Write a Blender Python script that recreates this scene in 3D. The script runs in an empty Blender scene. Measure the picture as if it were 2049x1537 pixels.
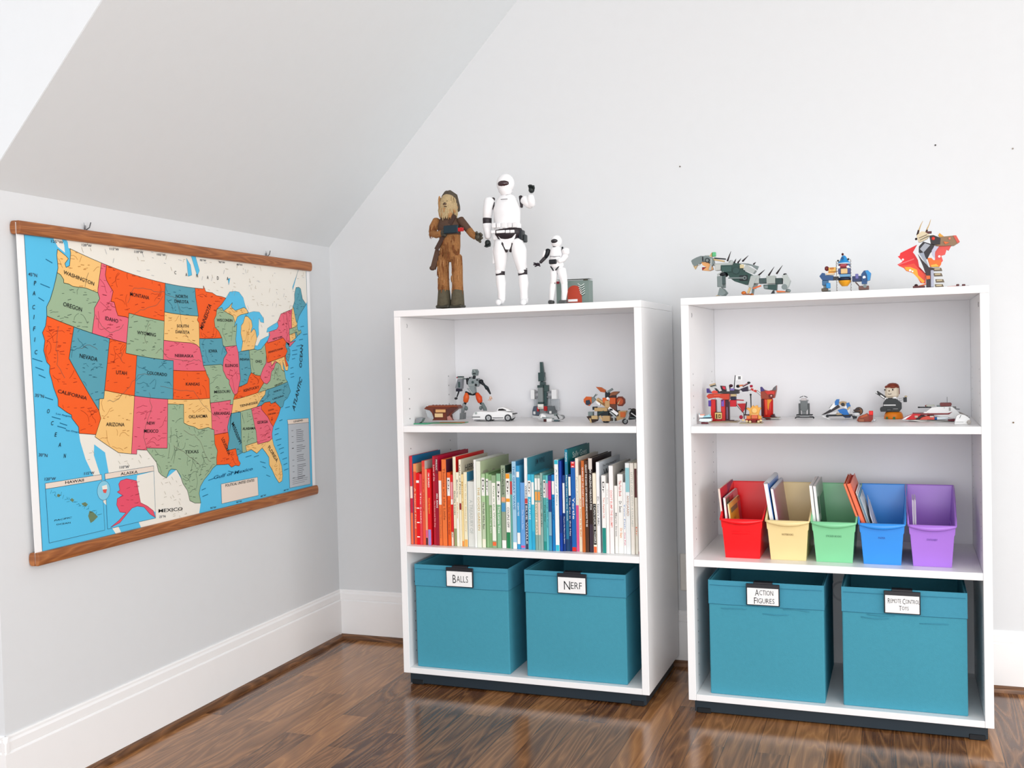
import bpy, bmesh, math, random
from mathutils import Vector, Matrix

random.seed(7)
scene = bpy.context.scene
C = scene.collection

# ------------------------------------------------------------------ camera
cam_data = bpy.data.cameras.new('camera')
cam = bpy.data.objects.new('camera', cam_data)
C.objects.link(cam)
YAW, PITCH, ROLL, FPX = -0.3534, -0.028, -0.0253, 2059.85
fw = Vector((math.sin(YAW)*math.cos(PITCH), math.cos(YAW)*math.cos(PITCH), math.sin(PITCH)))
rt = Vector((math.cos(YAW), -math.sin(YAW), 0.0))
up = rt.cross(fw)
r_ = rt*math.cos(ROLL) + up*math.sin(ROLL)
u_ = -rt*math.sin(ROLL) + up*math.cos(ROLL)
M = Matrix(((r_.x, u_.x, -fw.x), (r_.y, u_.y, -fw.y), (r_.z, u_.z, -fw.z))).to_4x4()
M.translation = Vector((1.9578, -3.3806, 1.0462))
cam.matrix_world = M
cam_data.sensor_width = 36.0
cam_data.sensor_fit = 'HORIZONTAL'
cam_data.lens = FPX/2049.0*36.0
cam_data.clip_start = 0.05
scene.camera = cam

# ------------------------------------------------------------------ world, lights, exposure
scene.view_settings.view_transform = 'Standard'
scene.view_settings.look = 'None'
scene.view_settings.exposure = 0.0
scene.view_settings.gamma = 1.0
scene.view_settings.use_curve_mapping = False
w = bpy.data.worlds.new('daylight'); scene.world = w; w.use_nodes = True
wb = w.node_tree.nodes['Background']
wb.inputs[0].default_value = (0.93, 0.965, 1.0, 1); wb.inputs[1].default_value = 1.25

def area(name, loc, target, sx, sy, power, col):
    l = bpy.data.lights.new(name, 'AREA'); l.shape = 'RECTANGLE'; l.size = sx; l.size_y = sy
    l.energy = power; l.color = col
    o = bpy.data.objects.new(name, l); C.objects.link(o)
    o.location = loc
    o.rotation_euler = (Vector(target)-Vector(loc)).to_track_quat('-Z', 'Y').to_euler()
    return o
area('fill_light_right', (6.4, -3.4, 1.1), (0.0, -0.9, 0.8), 3.6, 2.2, 100, (1.0, 0.975, 0.935))  # added side fill beyond the open right end; no window is built there
area('window_light_high', (3.4, -3.4, 2.4), (1.2, 0.0, 0.8), 0.8, 0.6, 12, (1.0, 0.90, 0.78))
area('window_light_dormer', (-1.05, -2.6, 1.5), (1.6, -1.6, 1.2), 1.2, 1.2, 5, (0.86, 0.94, 1.0))
area('fill_light_rear', (2.5, -5.4, 1.25), (1.2, 0.0, 0.7), 3.4, 2.3, 91, (0.985, 0.99, 1.0))  # added frontal fill behind the camera, making up for weak ambient light

# ------------------------------------------------------------------ helpers
def lin(c):
    out = []
    for x in c[:3]:
        x = x/255.0
        out.append(x/12.92 if x <= 0.04045 else ((x+0.055)/1.055)**2.4)
    return out

_mats = {}
def mat(c, rough=0.5, spec=0.4, kind=None, scale=60.0, amt=0.05, bump=0.0, trans=0.0):
    """procedural surface: a base colour gently varied by noise, optional fine bump"""
    key = (tuple(c), rough, spec, kind, scale, amt, bump, trans)
    if key in _mats: return _mats[key]
    m = bpy.data.materials.new('surface_%d' % len(_mats)); m.use_nodes = True
    nt = m.node_tree; b = nt.nodes['Principled BSDF']
    L = lin(c); k = 0.93
    tc = nt.nodes.new('ShaderNodeTexCoord')
    n = nt.nodes.new('ShaderNodeTexNoise'); n.inputs['Scale'].default_value = scale; n.inputs['Detail'].default_value = 3
    nt.links.new(tc.outputs['Object'], n.inputs['Vector'])
    r = nt.nodes.new('ShaderNodeMapRange'); r.inputs['To Min'].default_value = 1-amt; r.inputs['To Max'].default_value = 1+amt
    nt.links.new(n.outputs['Fac'], r.inputs['Value'])
    mx = nt.nodes.new('ShaderNodeVectorMath'); mx.operation = 'SCALE'
    mx.inputs[0].default_value = [x*k for x in L]
    nt.links.new(r.outputs['Result'], mx.inputs['Scale'])
    nt.links.new(mx.outputs['Vector'], b.inputs['Base Color'])
    b.inputs['Roughness'].default_value = rough
    b.inputs['Specular IOR Level'].default_value = spec
    if trans: 
        b.inputs['Transmission Weight'].default_value = trans
    if bump:
        n2 = nt.nodes.new('ShaderNodeTexNoise'); n2.inputs['Scale'].default_value = scale*6; n2.inputs['Detail'].default_value = 2
        nt.links.new(tc.outputs['Object'], n2.inputs['Vector'])
        bp = nt.nodes.new('ShaderNodeBump'); bp.inputs['Strength'].default_value = bump; bp.inputs['Distance'].default_value = 0.002
        nt.links.new(n2.outputs['Fac'], bp.inputs['Height']); nt.links.new(bp.outputs['Normal'], b.inputs['Normal'])
    _mats[key] = m
    return m

def wood_mat(name, dark, light, plank=None, rough=0.3, axis='Y', spec=0.5):
    m = bpy.data.materials.new(name); m.use_nodes = True
    nt = m.node_tree; N = nt.nodes; Lk = nt.links; b = N['Principled BSDF']
    tc = N.new('ShaderNodeTexCoord'); sep = N.new('ShaderNodeSeparateXYZ')
    Lk.new(tc.outputs['Object'], sep.inputs[0])
    def math_(op, a, b_=None):
        n = N.new('ShaderNodeMath'); n.operation = op
        for i, v in enumerate((a, b_)):
            if v is None: continue
            if isinstance(v, (int, float)): n.inputs[i].default_value = v
            else: Lk.new(v, n.inputs[i])
        return n.outputs[0]
    across, along = (sep.outputs[0], sep.outputs[1]) if axis == 'Y' else (sep.outputs[1], sep.outputs[0])
    if axis == 'YZ': across, along = sep.outputs[2], sep.outputs[1]
    seed = None
    if plank:
        pid = math_('FLOOR', math_('DIVIDE', across, plank))
        wn = N.new('ShaderNodeTexWhiteNoise'); wn.noise_dimensions = '1D'; Lk.new(pid, wn.inputs['W'])
        sid = math_('FLOOR', math_('DIVIDE', math_('ADD', along, math_('MULTIPLY', wn.outputs['Value'], 3.0)), 0.9))
        wn2 = N.new('ShaderNodeTexWhiteNoise'); wn2.noise_dimensions = '2D'
        cv = N.new('ShaderNodeCombineXYZ'); Lk.new(pid, cv.inputs[0]); Lk.new(sid, cv.inputs[1]); Lk.new(cv.outputs[0], wn2.inputs['Vector'])
        seed = wn2.outputs['Value']
    cmb = N.new('ShaderNodeCombineXYZ')
    Lk.new(math_('MULTIPLY', across, 30.0 if plank else 60.0), cmb.inputs[0])
    Lk.new(math_('MULTIPLY', along, 3.2 if plank else 4.0), cmb.inputs[1])
    if seed is not None: Lk.new(math_('MULTIPLY', seed, 40.0), cmb.inputs[2])
    n1 = N.new('ShaderNodeTexNoise'); n1.inputs['Scale'].default_value = 0.55; n1.inputs['Detail'].default_value = 1.5
    n1.inputs['Distortion'].default_value = 0.6
    Lk.new(cmb.outputs[0], n1.inputs['Vector'])
    rings = math_('FRACT', math_('MULTIPLY', n1.outputs['Fac'], 10.0))
    rings = math_('ABSOLUTE', math_('SUBTRACT', rings, 0.45))
    rings = math_('POWER', math_('MULTIPLY', rings, 1.8), 1.5)
    cmb2 = N.new('ShaderNodeCombineXYZ')
    Lk.new(math_('MULTIPLY', across, 420.0), cmb2.inputs[0]); Lk.new(math_('MULTIPLY', along, 11.0), cmb2.inputs[1])
    n2 = N.new('ShaderNodeTexNoise'); n2.inputs['Scale'].default_value = 1.0; n2.inputs['Detail'].default_value = 3
    Lk.new(cmb2.outputs[0], n2.inputs['Vector'])
    f = math_('ADD', math_('MULTIPLY', rings, 0.30), math_('MULTIPLY', n2.outputs['Fac'], 0.35))
    if seed is not None: f = math_('ADD', f, math_('MULTIPLY', math_('SUBTRACT', seed, 0.3), 0.42))
    cr = N.new('ShaderNodeValToRGB')
    cr.color_ramp.elements[0].position = 0.05; cr.color_ramp.elements[0].color = (*lin(dark), 1)
    cr.color_ramp.elements[1].position = 0.85; cr.color_ramp.elements[1].color = (*lin(light), 1)
    Lk.new(f, cr.inputs[0])
    col = cr.outputs[0]
    if plank:
        fr = math_('FRACT', math_('DIVIDE', across, plank))
        edge = math_('LESS_THAN', math_('MINIMUM', fr, math_('SUBTRACT', 1.0, fr)), 0.012)
        mx = N.new('ShaderNodeMix'); mx.data_type = 'RGBA'
        Lk.new(math_('MULTIPLY', edge, 0.55), mx.inputs['Factor']); Lk.new(col, mx.inputs['A']); mx.inputs['B'].default_value = (0.02, 0.008, 0.004, 1)
        col = mx.outputs['Result']
    Lk.new(col, b.inputs['Base Color'])
    b.inputs['Roughness'].default_value = rough; b.inputs['Specular IOR Level'].default_value = spec
    bp = N.new('ShaderNodeBump'); bp.inputs['Strength'].default_value = 0.08; bp.inputs['Distance'].default_value = 0.001
    Lk.new(n2.outputs['Fac'], bp.inputs['Height']); Lk.new(bp.outputs['Normal'], b.inputs['Normal'])
    return m

_gly = {}
def glyphs(s, shear=0.0, small_caps=False):
    """flat lettering: vertices and faces normalised to a 1 x 1 box"""
    key = (s, shear, small_caps)
    if key in _gly: return _gly[key]
    thin = small_caps
    def raw(t, size=1.0):
        cu = bpy.data.curves.new('lettering_curve', 'FONT'); cu.body = t; cu.size = size; cu.shear = shear
        cu.resolution_u = 2; cu.offset = -0.006 if thin else 0.008; cu.fill_mode = 'FRONT'
        o = bpy.data.objects.new('lettering_curve', cu); C.objects.link(o)
        bpy.context.view_layer.update()
        me = bpy.data.meshes.new_from_object(o.evaluated_get(bpy.context.evaluated_depsgraph_get()))
        V = [tuple(v.co) for v in me.vertices]; F = [tuple(p.vertices) for p in me.polygons]
        bpy.data.objects.remove(o); bpy.data.curves.remove(cu); bpy.data.meshes.remove(me)
        return V, F
    if small_caps:
        V, F, x = [], [], 0.0
        start = True
        for ch in s:
            if ch == ' ': x += 0.3; start = True; continue
            v, f = raw(ch, 1.25 if start else 0.95)
            if not v: continue
            mn = min(a[0] for a in v); mxx = max(a[0] for a in v)
            o = len(V); V += [(a[0]-mn+x, a[1]-(0.12 if start else 0.0), 0) for a in v]; F += [tuple(i+o for i in q) for q in f]
            x += (mxx-mn) + 0.1; start = False
    else:
        V, F = raw(s)
    x0 = min(v[0] for v in V); x1 = max(v[0] for v in V); y0 = min(v[1] for v in V); y1 = max(v[1] for v in V)
    V = [((v[0]-x0)/max(x1-x0, 1e-6), (v[1]-y0)/max(y1-y0, 1e-6)) for v in V]
    _gly[key] = (V, F)
    return _gly[key]

_cb = {}
def cham(a, b, r):
    """chamfered box between corners a and b"""
    dx, dy, dz = (abs(b[i]-a[i]) for i in range(3))
    r = min(r, dx*0.45, dy*0.45, dz*0.45)
    lo = [min(a[i], b[i]) for i in range(3)]; hi = [max(a[i], b[i]) for i in range(3)]
    V = []; idx = {}
    for i in (0, 1):
        for j in (0, 1):
            for k in (0, 1):
                P = [(lo, hi)[i][0], (lo, hi)[j][1], (lo, hi)[k][2]]
                s = [1-2*i, 1-2*j, 1-2*k]
                for ax in range(3):
                    Q = list(P)
                    for o in range(3):
                        if o != ax: Q[o] += s[o]*r
                    idx[(i, j, k, ax)] = len(V); V.append(tuple(Q))
    F = []
    cyc = [(0, 0), (1, 0), (1, 1), (0, 1)]
    for ax in range(3):
        o1, o2 = [o for o in range(3) if o != ax]
        for s in (0, 1):
            q = []
            for (p, t) in cyc:
                c = [0, 0, 0]; c[ax] = s; c[o1] = p; c[o2] = t
                q.append(idx[(c[0], c[1], c[2], ax)])
            F.append(tuple(q))
    for ax in range(3):
        o1, o2 = [o for o in range(3) if o != ax]
        for p in (0, 1):
            for t in (0, 1):
                c0 = [0, 0, 0]; c0[o1] = p; c0[o2] = t; c1 = list(c0); c1[ax] = 1
                F.append((idx[(*c0, o1)], idx[(*c0, o2)], idx[(*c1, o2)], idx[(*c1, o1)]))
    for i in (0, 1):
        for j in (0, 1):
            for k in (0, 1):
                F.append((idx[(i, j, k, 0)], idx[(i, j, k, 1)], idx[(i, j, k, 2)]))
    return V, F

class MB:
    def __init__(self):
        self.v = []; self.f = []; self.fm = []; self.sm = []; self.mats = []
    def add(self, V, F, m, smooth=False):
        if m not in self.mats: self.mats.append(m)
        mi = self.mats.index(m); o = len(self.v)
        self.v += [tuple(p) for p in V]
        for q in F:
            self.f.append(tuple(i+o for i in q)); self.fm.append(mi); self.sm.append(smooth)
        return self
    def box(self, a, b, m, r=0.0):
        if r: return self.add(*cham(a, b, r), m)
        x0, y0, z0 = a; x1, y1, z1 = b
        V = [(x0, y0, z0), (x1, y0, z0), (x1, y1, z0), (x0, y1, z0), (x0, y0, z1), (x1, y0, z1), (x1, y1, z1), (x0, y1, z1)]
        return self.add(V, [(0, 3, 2, 1), (4, 5, 6, 7), (0, 1, 5, 4), (1, 2, 6, 5), (2, 3, 7, 6), (3, 0, 4, 7)], m)
    def quad(self, P, m): return self.add(P, [tuple(range(len(P)))], m)
    def prism(self, pts, d0, d1, m, plane='xz'):
        n = len(pts)
        if plane == 'xz': V = [(p[0], d0, p[1]) for p in pts] + [(p[0], d1, p[1]) for p in pts]
        elif plane == 'yz': V = [(d0, p[0], p[1]) for p in pts] + [(d1, p[0], p[1]) for p in pts]
        else: V = [(p[0], p[1], d0) for p in pts] + [(p[0], p[1], d1) for p in pts]
        F = [tuple(range(n)), tuple(range(2*n-1, n-1, -1))] + [(i, (i+1) % n, (i+1) % n+n, i+n) for i in range(n)]
        return self.add(V, F, m)
    def tube(self, pts, rad, m, n=12, flat=1.0, smooth=True):
        pts = [Vector(p) for p in pts]; V = []; F = []
        if not isinstance(rad, (list, tuple)): rad = [rad]*len(pts)
        # rounded ends
        d0 = (pts[0]-pts[1]).normalized(); d1 = (pts[-1]-pts[-2]).normalized()
        P = [pts[0]+d0*rad[0]*0.55, pts[0]+d0*rad[0]*0.3] + pts + [pts[-1]+d1*rad[-1]*0.3, pts[-1]+d1*rad[-1]*0.55]
        R = [rad[0]*0.35, rad[0]*0.8] + list(rad) + [rad[-1]*0.8, rad[-1]*0.35]
        ref = Vector((0, 1, 0))
        for i, p in enumerate(P):
            t = (P[min(i+1, len(P)-1)]-P[max(i-1, 0)]).normalized()
            rr = ref if abs(t.dot(ref)) < 0.95 else Vector((1, 0, 0))
            a = t.cross(rr).normalized(); b = a.cross(t).normalized()
            for k in range(n):
                an = 2*math.pi*k/n
                V.append(p + a*math.cos(an)*R[i] + b*math.sin(an)*R[i]*flat)
        for i in range(len(P)-1):
            for k in range(n):
                F.append((i*n+k, i*n+(k+1) % n, (i+1)*n+(k+1) % n, (i+1)*n+k))
        F.append(tuple(range(n))[::-1]); F.append(tuple(range((len(P)-1)*n, len(P)*n)))
        return self.add(V, F, m, smooth)
    def ball(self, c, r, m, n=16, rings=10):
        if not isinstance(r, (list, tuple)): r = (r, r, r)
        V = [(c[0], c[1], c[2]+r[2])]; F = []
        for i in range(1, rings):
            t = math.pi*i/rings
            for k in range(n):
                a = 2*math.pi*k/n
                V.append((c[0]+r[0]*math.sin(t)*math.cos(a), c[1]+r[1]*math.sin(t)*math.sin(a), c[2]+r[2]*math.cos(t)))
        V.append((c[0], c[1], c[2]-r[2]))
        for k in range(n): F.append((0, 1+k, 1+(k+1) % n))
        for i in range(rings-2):
            for k in range(n):
                a = 1+i*n
                F.append((a+k, a+n+k, a+n+(k+1) % n, a+(k+1) % n))
        a = 1+(rings-2)*n
        for k in range(n): F.append((a+k, len(V)-1, a+(k+1) % n))
        return self.add(V, F, m, True)
    def disk(self, c, r, y0, y1, m, n=24, hole=0.0):
        """wheel-like cylinder whose axis runs front to back"""
        pts = [(c[0]+r*math.cos(2*math.pi*k/n), c[1]+r*math.sin(2*math.pi*k/n)) for k in range(n)]
        if not hole: return self.prism(pts, y0, y1, m)
        q = [(c[0]+hole*math.cos(2*math.pi*k/n), c[1]+hole*math.sin(2*math.pi*k/n)) for k in range(n)]
        V = [(p[0], y0, p[1]) for p in pts]+[(p[0], y1, p[1]) for p in pts]+[(p[0], y0, p[1]) for p in q]+[(p[0], y1, p[1]) for p in q]
        F = []
        for k in range(n):
            j = (k+1) % n
            F += [(k, j, n+j, n+k), (2*n+k, 3*n+k, 3*n+j, 2*n+j), (k, 2*n+k, 2*n+j, j), (n+k, n+j, 3*n+j, 3*n+k)]
        return self.add(V, F, m)
    def lathe(self, prof, cx, cy, m, n=24, smooth=True):
        V = []; F = []
        for (r, z) in prof:
            for k in range(n):
                a = 2*math.pi*k/n; V.append((cx+r*math.cos(a), cy+r*math.sin(a), z))
        for i in range(len(prof)-1):
            for k in range(n): F.append((i*n+k, i*n+(k+1) % n, (i+1)*n+(k+1) % n, (i+1)*n+k))
        F.append(tuple(range(n))); F.append(tuple(range((len(prof)-1)*n, len(prof)*n)))
        return self.add(V, F, m, smooth)
    def text(self, s, c, ex, ey, w_, h_, m, shear=0.0, small_caps=False):
        V, F = glyphs(s, shear, small_caps)
        c = Vector(c); ex = Vector(ex).normalized(); ey = Vector(ey).normalized()
        return self.add([c + ex*((v[0]-0.5)*w_) + ey*((v[1]-0.5)*h_) for v in V], F, m)
    def xform(self, fn): self.v = [tuple(fn(Vector(p))) for p in self.v]; return self
    def build(self, name, parent=None, bevel=0.0, fixn=True):
        me = bpy.data.meshes.new(name); me.from_pydata(self.v, [], self.f)
        for m in self.mats: me.materials.append(m)
        me.polygons.foreach_set('material_index', self.fm); me.polygons.foreach_set('use_smooth', self.sm)
        if fixn:
            bm = bmesh.new(); bm.from_mesh(me); bmesh.ops.recalc_face_normals(bm, faces=bm.faces); bm.to_mesh(me); bm.free()
        me.update()
        o = bpy.data.objects.new(name, me); C.objects.link(o)
        if parent is not None: o.parent = parent
        if bevel:
            b = o.modifiers.new('edge', 'BEVEL'); b.width = bevel; b.segments = 2; b.limit_method = 'ANGLE'; b.angle_limit = math.radians(40)
        return o

def tag(o, label=None, cat=None, group=None, kind=None):
    if label: o['label'] = label
    if cat: o['category'] = cat
    if group: o['group'] = group
    if kind: o['kind'] = kind
    return o
def empty(name, loc=(0, 0, 0), rz=0.0):
    o = bpy.data.objects.new(name, None); C.objects.link(o); o.location = loc; o.rotation_euler = (0, 0, rz); o.empty_display_size = 0.05
    return o

# positions on the two bookcases: u runs along the front, v runs from the front to the wall
SHELF = {'A': (0.4805, -0.4425, -0.0085), 'B': (1.3965, -0.4535, -0.0104)}
def on(k, u, v, z):
    x0, y0, a = SHELF[k]
    return Vector((x0+u*math.cos(a)-v*math.sin(a), y0+u*math.sin(a)+v*math.cos(a), z))
# ------------------------------------------------------------------ room
M_wall = mat((224, 226, 228), 0.75, 0.25, scale=25, amt=0.012, bump=0.05)
M_ceil = mat((227, 231, 233), 0.8, 0.2, scale=25, amt=0.012, bump=0.05)
M_trim = mat((250, 249, 249), 0.35, 0.4, scale=20, amt=0.01)
M_floor = wood_mat('stained_oak_floor', (64, 30, 14), (196, 138, 86), plank=0.085, rough=0.17, axis='Y', spec=0.55)
M_shoe = wood_mat('stained_oak_moulding_along', (60, 34, 18), (172, 120, 78), rough=0.35, axis='Y')
M_shoe2 = wood_mat('stained_oak_moulding_across', (60, 34, 18), (172, 120, 78), rough=0.35, axis='X')

TH = 0.8109; HK = 1.4653; YC = -1.5557; ZC = 2.75; XW = 4.4; YF = -5.6
WX, WY = -0.004, 0.004       # wall faces; the baseboards stand 12 mm proud of them
tn = math.tan(TH)
XS = (ZC-HK)/tn
m = MB(); m.box((-1.3, YF, -0.05), (XW, 0.10, 0.0), M_floor); tag(m.build('floor'), kind='structure')
m = MB(); m.box((-0.10, WY, 0.0), (XW, WY+0.10, ZC+0.1), M_wall); tag(m.build('wall_back'), kind='structure')
m = MB(); m.box((WX-0.10, YC, 0.0), (WX, WY, HK), M_wall); tag(m.build('wall_left'), kind='structure')
# cheek of the dormer: it closes the recess beside the knee wall and rises past the sloping ceiling
m = MB()
m.prism([(-1.2, 0), (WX-0.0005, 0), (WX-0.0005, HK+0.0008), (XS-0.0005, ZC+0.0008), (-1.2, ZC+0.0008)], YC-0.0005, YC+0.10, M_wall)
tag(m.build('wall_dormer'), kind='structure')
m = MB()
m.prism([(WX, HK), (XS, ZC), (XS-0.1, ZC+0.1), (WX-0.1, HK+0.1*0.3)], YC+0.001, WY, M_ceil)
m.box((XS-0.1, YF, ZC), (XW, 0.004, ZC+0.1), M_ceil)
m.box((-1.3, YF, ZC), (XS-0.1, YC+0.001, ZC+0.1), M_ceil)
tag(m.build('ceiling'), kind='structure')
m = MB(); m.box((-1.3, -3.9, 0), (-1.2, YC+0.1, 0.85), M_wall); m.box((-1.3, -3.9, 2.15), (-1.2, YC+0.1, ZC), M_wall)
m.box((-1.3, YC-0.45, 0.85), (-1.2, YC+0.1, 2.15), M_wall); m.box((-1.3, -3.9, 0.85), (-1.2, -3.2, 2.15), M_wall)
tag(m.build('wall_window'), kind='structure')

BB = [(0.0, 0.0), (0.012, 0.0), (0.012, 0.1425), (0.0095, 0.1446), (0.0068, 0.1462), (0.0085, 0.149), (0.0085, 0.1685), (0.0062, 0.1712), (0.0045, 0.1735), (0.0045, 0.179), (0.0025, 0.1826), (0.0, 0.1826)]
SM = [(0.012, 0.0), (0.026, 0.0), (0.0255, 0.006), (0.0235, 0.011), (0.0195, 0.0155), (0.012, 0.0185)]
def run_profile(name, prof, kind_, a, b, mt):
    """extrude a wall profile along the wall from a to b; kind_ says which wall it hugs"""
    m = MB(); n = len(prof); V = []
    for t in (a, b):
        for (d, z) in prof:
            if kind_ == 'back': V.append((t, WY-d, z))
            elif kind_ == 'left': V.append((WX+d, t, z))
            else: V.append((t, YC-d, z))
    F = [tuple(range(n)), tuple(range(2*n-1, n-1, -1))] + [(i, (i+1) % n, (i+1) % n+n, i+n) for i in range(n)]
    m.add(V, F, mt); return tag(m.build(name), kind='structure')
run_profile('baseboard_back', BB, 'back', WX, XW, M_trim)
run_profile('baseboard_left', BB, 'left', YC-0.0118, WY-0.004, M_trim)
run_profile('baseboard_dormer', BB, 'cheek', -1.2, WX+0.0117, M_trim)
run_profile('trim_1', SM, 'back', WX+0.012, XW, M_shoe2)
run_profile('trim_2', SM, 'left', YC-0.0258, WY-0.026, M_shoe)
run_profile('trim_3', SM, 'cheek', -1.2, WX+0.0257, M_shoe2)

# outlet on the wall, seen in the gap between the bookcases
t = empty('wall_outlet', (1.325, WY, 0.312))
M_pl = mat((240, 236, 228), 0.35)
m = MB(); m.box((-0.036, -0.006, -0.062), (0.036, 0.0, 0.062), M_pl, 0.0025); m.build('cover_plate', t)
for s in (-1, 1):
    m = MB(); m.box((-0.017, -0.008, s*0.020-0.014), (0.017, -0.005, s*0.020+0.014), mat((250, 248, 242), 0.3), 0.001)
    for q in (-0.006, 0.006): m.box((q-0.001, -0.0085, s*0.020-0.004), (q+0.001, -0.0079, s*0.020+0.006), mat((40, 38, 36), 0.6))
    m.build('socket', t)
tag(t, 'cream electrical outlet on the wall in the gap between the two bookcases', 'outlet')

# small marks and fixings on the walls
M_steel = mat((150, 152, 156), 0.3, 0.8); M_steel.node_tree.nodes['Principled BSDF'].inputs['Metallic'].default_value = 0.8
for i, (x, z, c, lab) in enumerate([(1.316, 1.651, (120, 112, 104), 'tiny faint nail hole in the wall above the right bookcase, left of centre'), (2.092, 1.648, (60, 56, 54), 'small dark nail hole high above the red dragon toy'),
                   (2.303, 1.618, (150, 140, 130), 'small pale nail hole in the wall near the right edge'), (2.296, 0.808, (120, 96, 70), 'brown nail head in the wall right of the right bookcase')]):
    m = MB(); m.disk((0, 0), 0.0025, -0.0016, 0.0, mat(c, 0.6), 10); o = m.build('nail'); o.location = (x, WY, z); tag(o, lab, 'nail')
for i, (y, z, lab) in enumerate([(-1.2437, 1.4055, 'silver wall hook above the left end of the map'), (-0.4183, 1.4035, 'silver wall hook above the right end of the map')]):
    t = empty('wall_hook', (WX, y, z))
    m = MB(); m.tube([(0.003, 0, -0.012), (0.0045, 0, 0.004)], 0.0022, M_steel, 8); m.build('nail_plate', t)
    m = MB(); m.tube([(0.003, 0, -0.009), (0.009, -0.006, -0.002), (0.010, -0.010, 0.010)], 0.0011, M_steel, 8)
    m.tube([(0.003, 0, -0.009), (0.012, 0.007, 0.0), (0.013, 0.011, 0.013)], 0.0014, mat((60, 62, 66), 0.4, 0.7), 8); m.build('hook_prongs', t)
    tag(t, lab, 'hook')
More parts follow.
